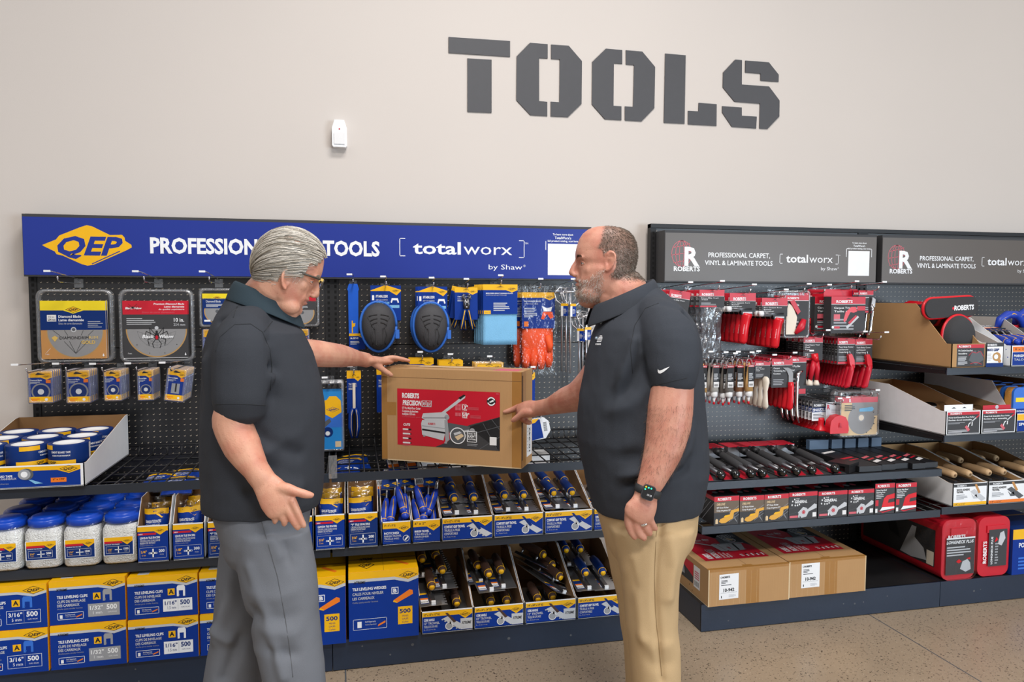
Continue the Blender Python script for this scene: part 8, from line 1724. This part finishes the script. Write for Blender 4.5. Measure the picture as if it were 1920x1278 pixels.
for bx, by in ((1128, 605), (1119, 634)):
    p = cs(bx, by, .001)
    if p: mb.ell(p, (.005, .005, .005), 'button', 10, 8)
if mb.v: mb.build('button', shR, world=True)
# watch and ring
wa, wb = PR(1220, 905, -.238), PR(1209, 936, -.24); ax = (wb-wa).normalized(); mid = PR(1214.5, 920, -.24)
u = (V((-1, 0, 0))-ax*V((-1, 0, 0)).dot(ax)).normalized(); v = ax.cross(u)
if v.y > 0: v = -v
mb = MB(); n = 30; vs_, fs_ = [], []
for k in range(n):
    t = 2*math.pi*k/n
    for h, rr in ((-.011, 0), (-.0095, .0022), (.0095, .0022), (.011, 0)): vs_.append(mid+u*((.0375+rr)*math.cos(t))+v*((.0315+rr)*math.sin(t))+ax*h)
for k in range(n):
    for j in range(3): a0 = k*4+j; b0 = ((k+1) % n)*4+j; fs_.append((a0, b0, b0+1, a0+1))
mb.add(vs_, fs_, 'strapk', True); wt = mb.build('watch', pr_, world=True)
fn = (u*.35+v*.94).normalized(); fc = mid+u*.013+v*.0318; fu = (fn.cross(ax)).normalized()
RM = Matrix((( fu.x, ax.x, fn.x, fc.x), (fu.y, ax.y, fn.y, fc.y), (fu.z, ax.z, fn.z, fc.z), (0, 0, 0, 1)))
mb = MB(); mb.prism([(x, z-.0) for x, z in [(q[0], q[1]-.0205) for q in rrect(.036, .041, .009, 5)]], -.002, .0095, 'dsteel', ax='z', T=RM); o = mb.build('watch_case', pr_, world=True)
mb = MB(); mb.prism([(q[0], q[1]-.0185) for q in rrect(.032, .037, .007, 5)], .0095, .0105, 'black', ax='z', T=RM)
d = Draw(mb, (-.016, -.0185, .0106), FX, FY, .032, .037, T=RM)
for cx_, cy_, m_ in ((.15, .14, 'ylem'), (.38, .14, 'teal'), (.62, .14, 'teal'), (.14, .32, 'teal')): d.c(cx_, cy_, .08, m_, 1, 10)
d.t('10:10', .45, .60, .14, 'white', w=.4, l=1); mb.build('watch_screen', pr_, world=True)
r0, r1 = PR(1204.5, 974, -.241), PR(1208.5, 986, -.235); ax = (r1-r0).normalized(); u = ax.orthogonal().normalized(); v = ax.cross(u); mid = (r0+r1)/2; vs_, fs_ = [], []
for k in range(24):
    t = 2*math.pi*k/24
    for h, rr in ((-.0035, .0118), (-.003, .0130), (.003, .0130), (.0035, .0118)): vs_.append(mid+u*(rr*math.cos(t))+v*(rr*math.sin(t))+ax*h)
for k in range(24):
    for j in range(3): a0 = k*4+j; b0 = ((k+1) % 24)*4+j; fs_.append((a0, b0, b0+1, a0+1))
mb = MB(); mb.add(vs_, fs_, 'chrome', True); mb.build('ring', pr_, world=True)
# trousers
vs, fs = [], []
loft(vs, fs, [px_ring(y, xl, xr, ZR, b, yawR) for y, xl, xr, b in [(920, 1118, 1306, .175), (950, 1117, 1306, .18), (985, 1126, 1303, .18), (1010, 1134, 1296, .165), (1035, 1145, 1280, .13)]])
ln = [(985, 1140, 1303), (1010, 1148, 1297), (1043, 1157, 1281), (1077, 1164, 1272), (1116, 1169, 1270), (1172, 1174, 1268), (1214, 1180, 1273), (1276, 1186, 1274), (1360, 1188, 1270), (1440, 1190, 1270)]
lf = [(985, 1126, 1270), (1004, 1131, 1262), (1043, 1139, 1256), (1077, 1146, 1252), (1116, 1156, 1250), (1172, 1163, 1246), (1214, 1170, 1244), (1276, 1174, 1242), (1360, 1172, 1240), (1440, 1170, 1240)]
loft(vs, fs, [px_ring(y, xl, xr, ZR-.09, .10-.018*min(1, (y-985)/300), yawR, 30) for y, xl, xr in ln]); loft(vs, fs, [px_ring(y, xl, xr, ZR+.10, .10-.018*min(1, (y-985)/300), yawR, 30) for y, xl, xr in lf])
me = remesh(vs, fs, .0065, 4, .5); a = getv(me); n = getn(me); a = a+n*(.0030*nz3(a*np.array([1, 1, .45]), 22, 31)+.0012*nz3(a, 60, 32))[:, None]
for pts, w_, am in (([(1240, 985), (1230, 1040), (1228, 1120), (1236, 1220), (1242, 1277)], .010, -.005), ([(1255, 1010), (1262, 1060), (1255, 1120)], .02, .006), ([(1180, 1050), (1190, 1130), (1200, 1200)], .018, .006), ([(1190, 1190), (1225, 1215), (1265, 1210)], .02, .0025), ([(1195, 1230), (1230, 1250), (1268, 1245)], .02, -.0025), ([(1150, 1010), (1175, 1060), (1185, 1100)], .018, -.005)):
    a = fold(a, n, None, w_, am, [PR(x, y, -.18) for x, y in pts])
setv(me, a); trR = addobj(me, 'trousers', ['trouR'], pr_, footR)
cs = caster([trR]); seam('side_seam', trR, cs, [[(1236, 960), (1230, 1005), (1227, 1080), (1229, 1150), (1236, 1215), (1242, 1277)]], 'seamk', .0009)
for dx, dz in ((1238, -.09), (1212, .10)):
    mb = MB(); b_ = PD(dx, 1440, ZR+dz); b_.z = 0; f = V((math.cos(yawR), math.sin(yawR), 0))
    mb.tube([b_-f*.09+V((0, 0, .045)), b_+V((0, 0, .055)), b_+f*.08+V((0, 0, .045)), b_+f*.17+V((0, 0, .03))], [.035, .045, .045, .028], 'shoe', 14, flat=.95); mb.build('shoe', pr_, world=True)
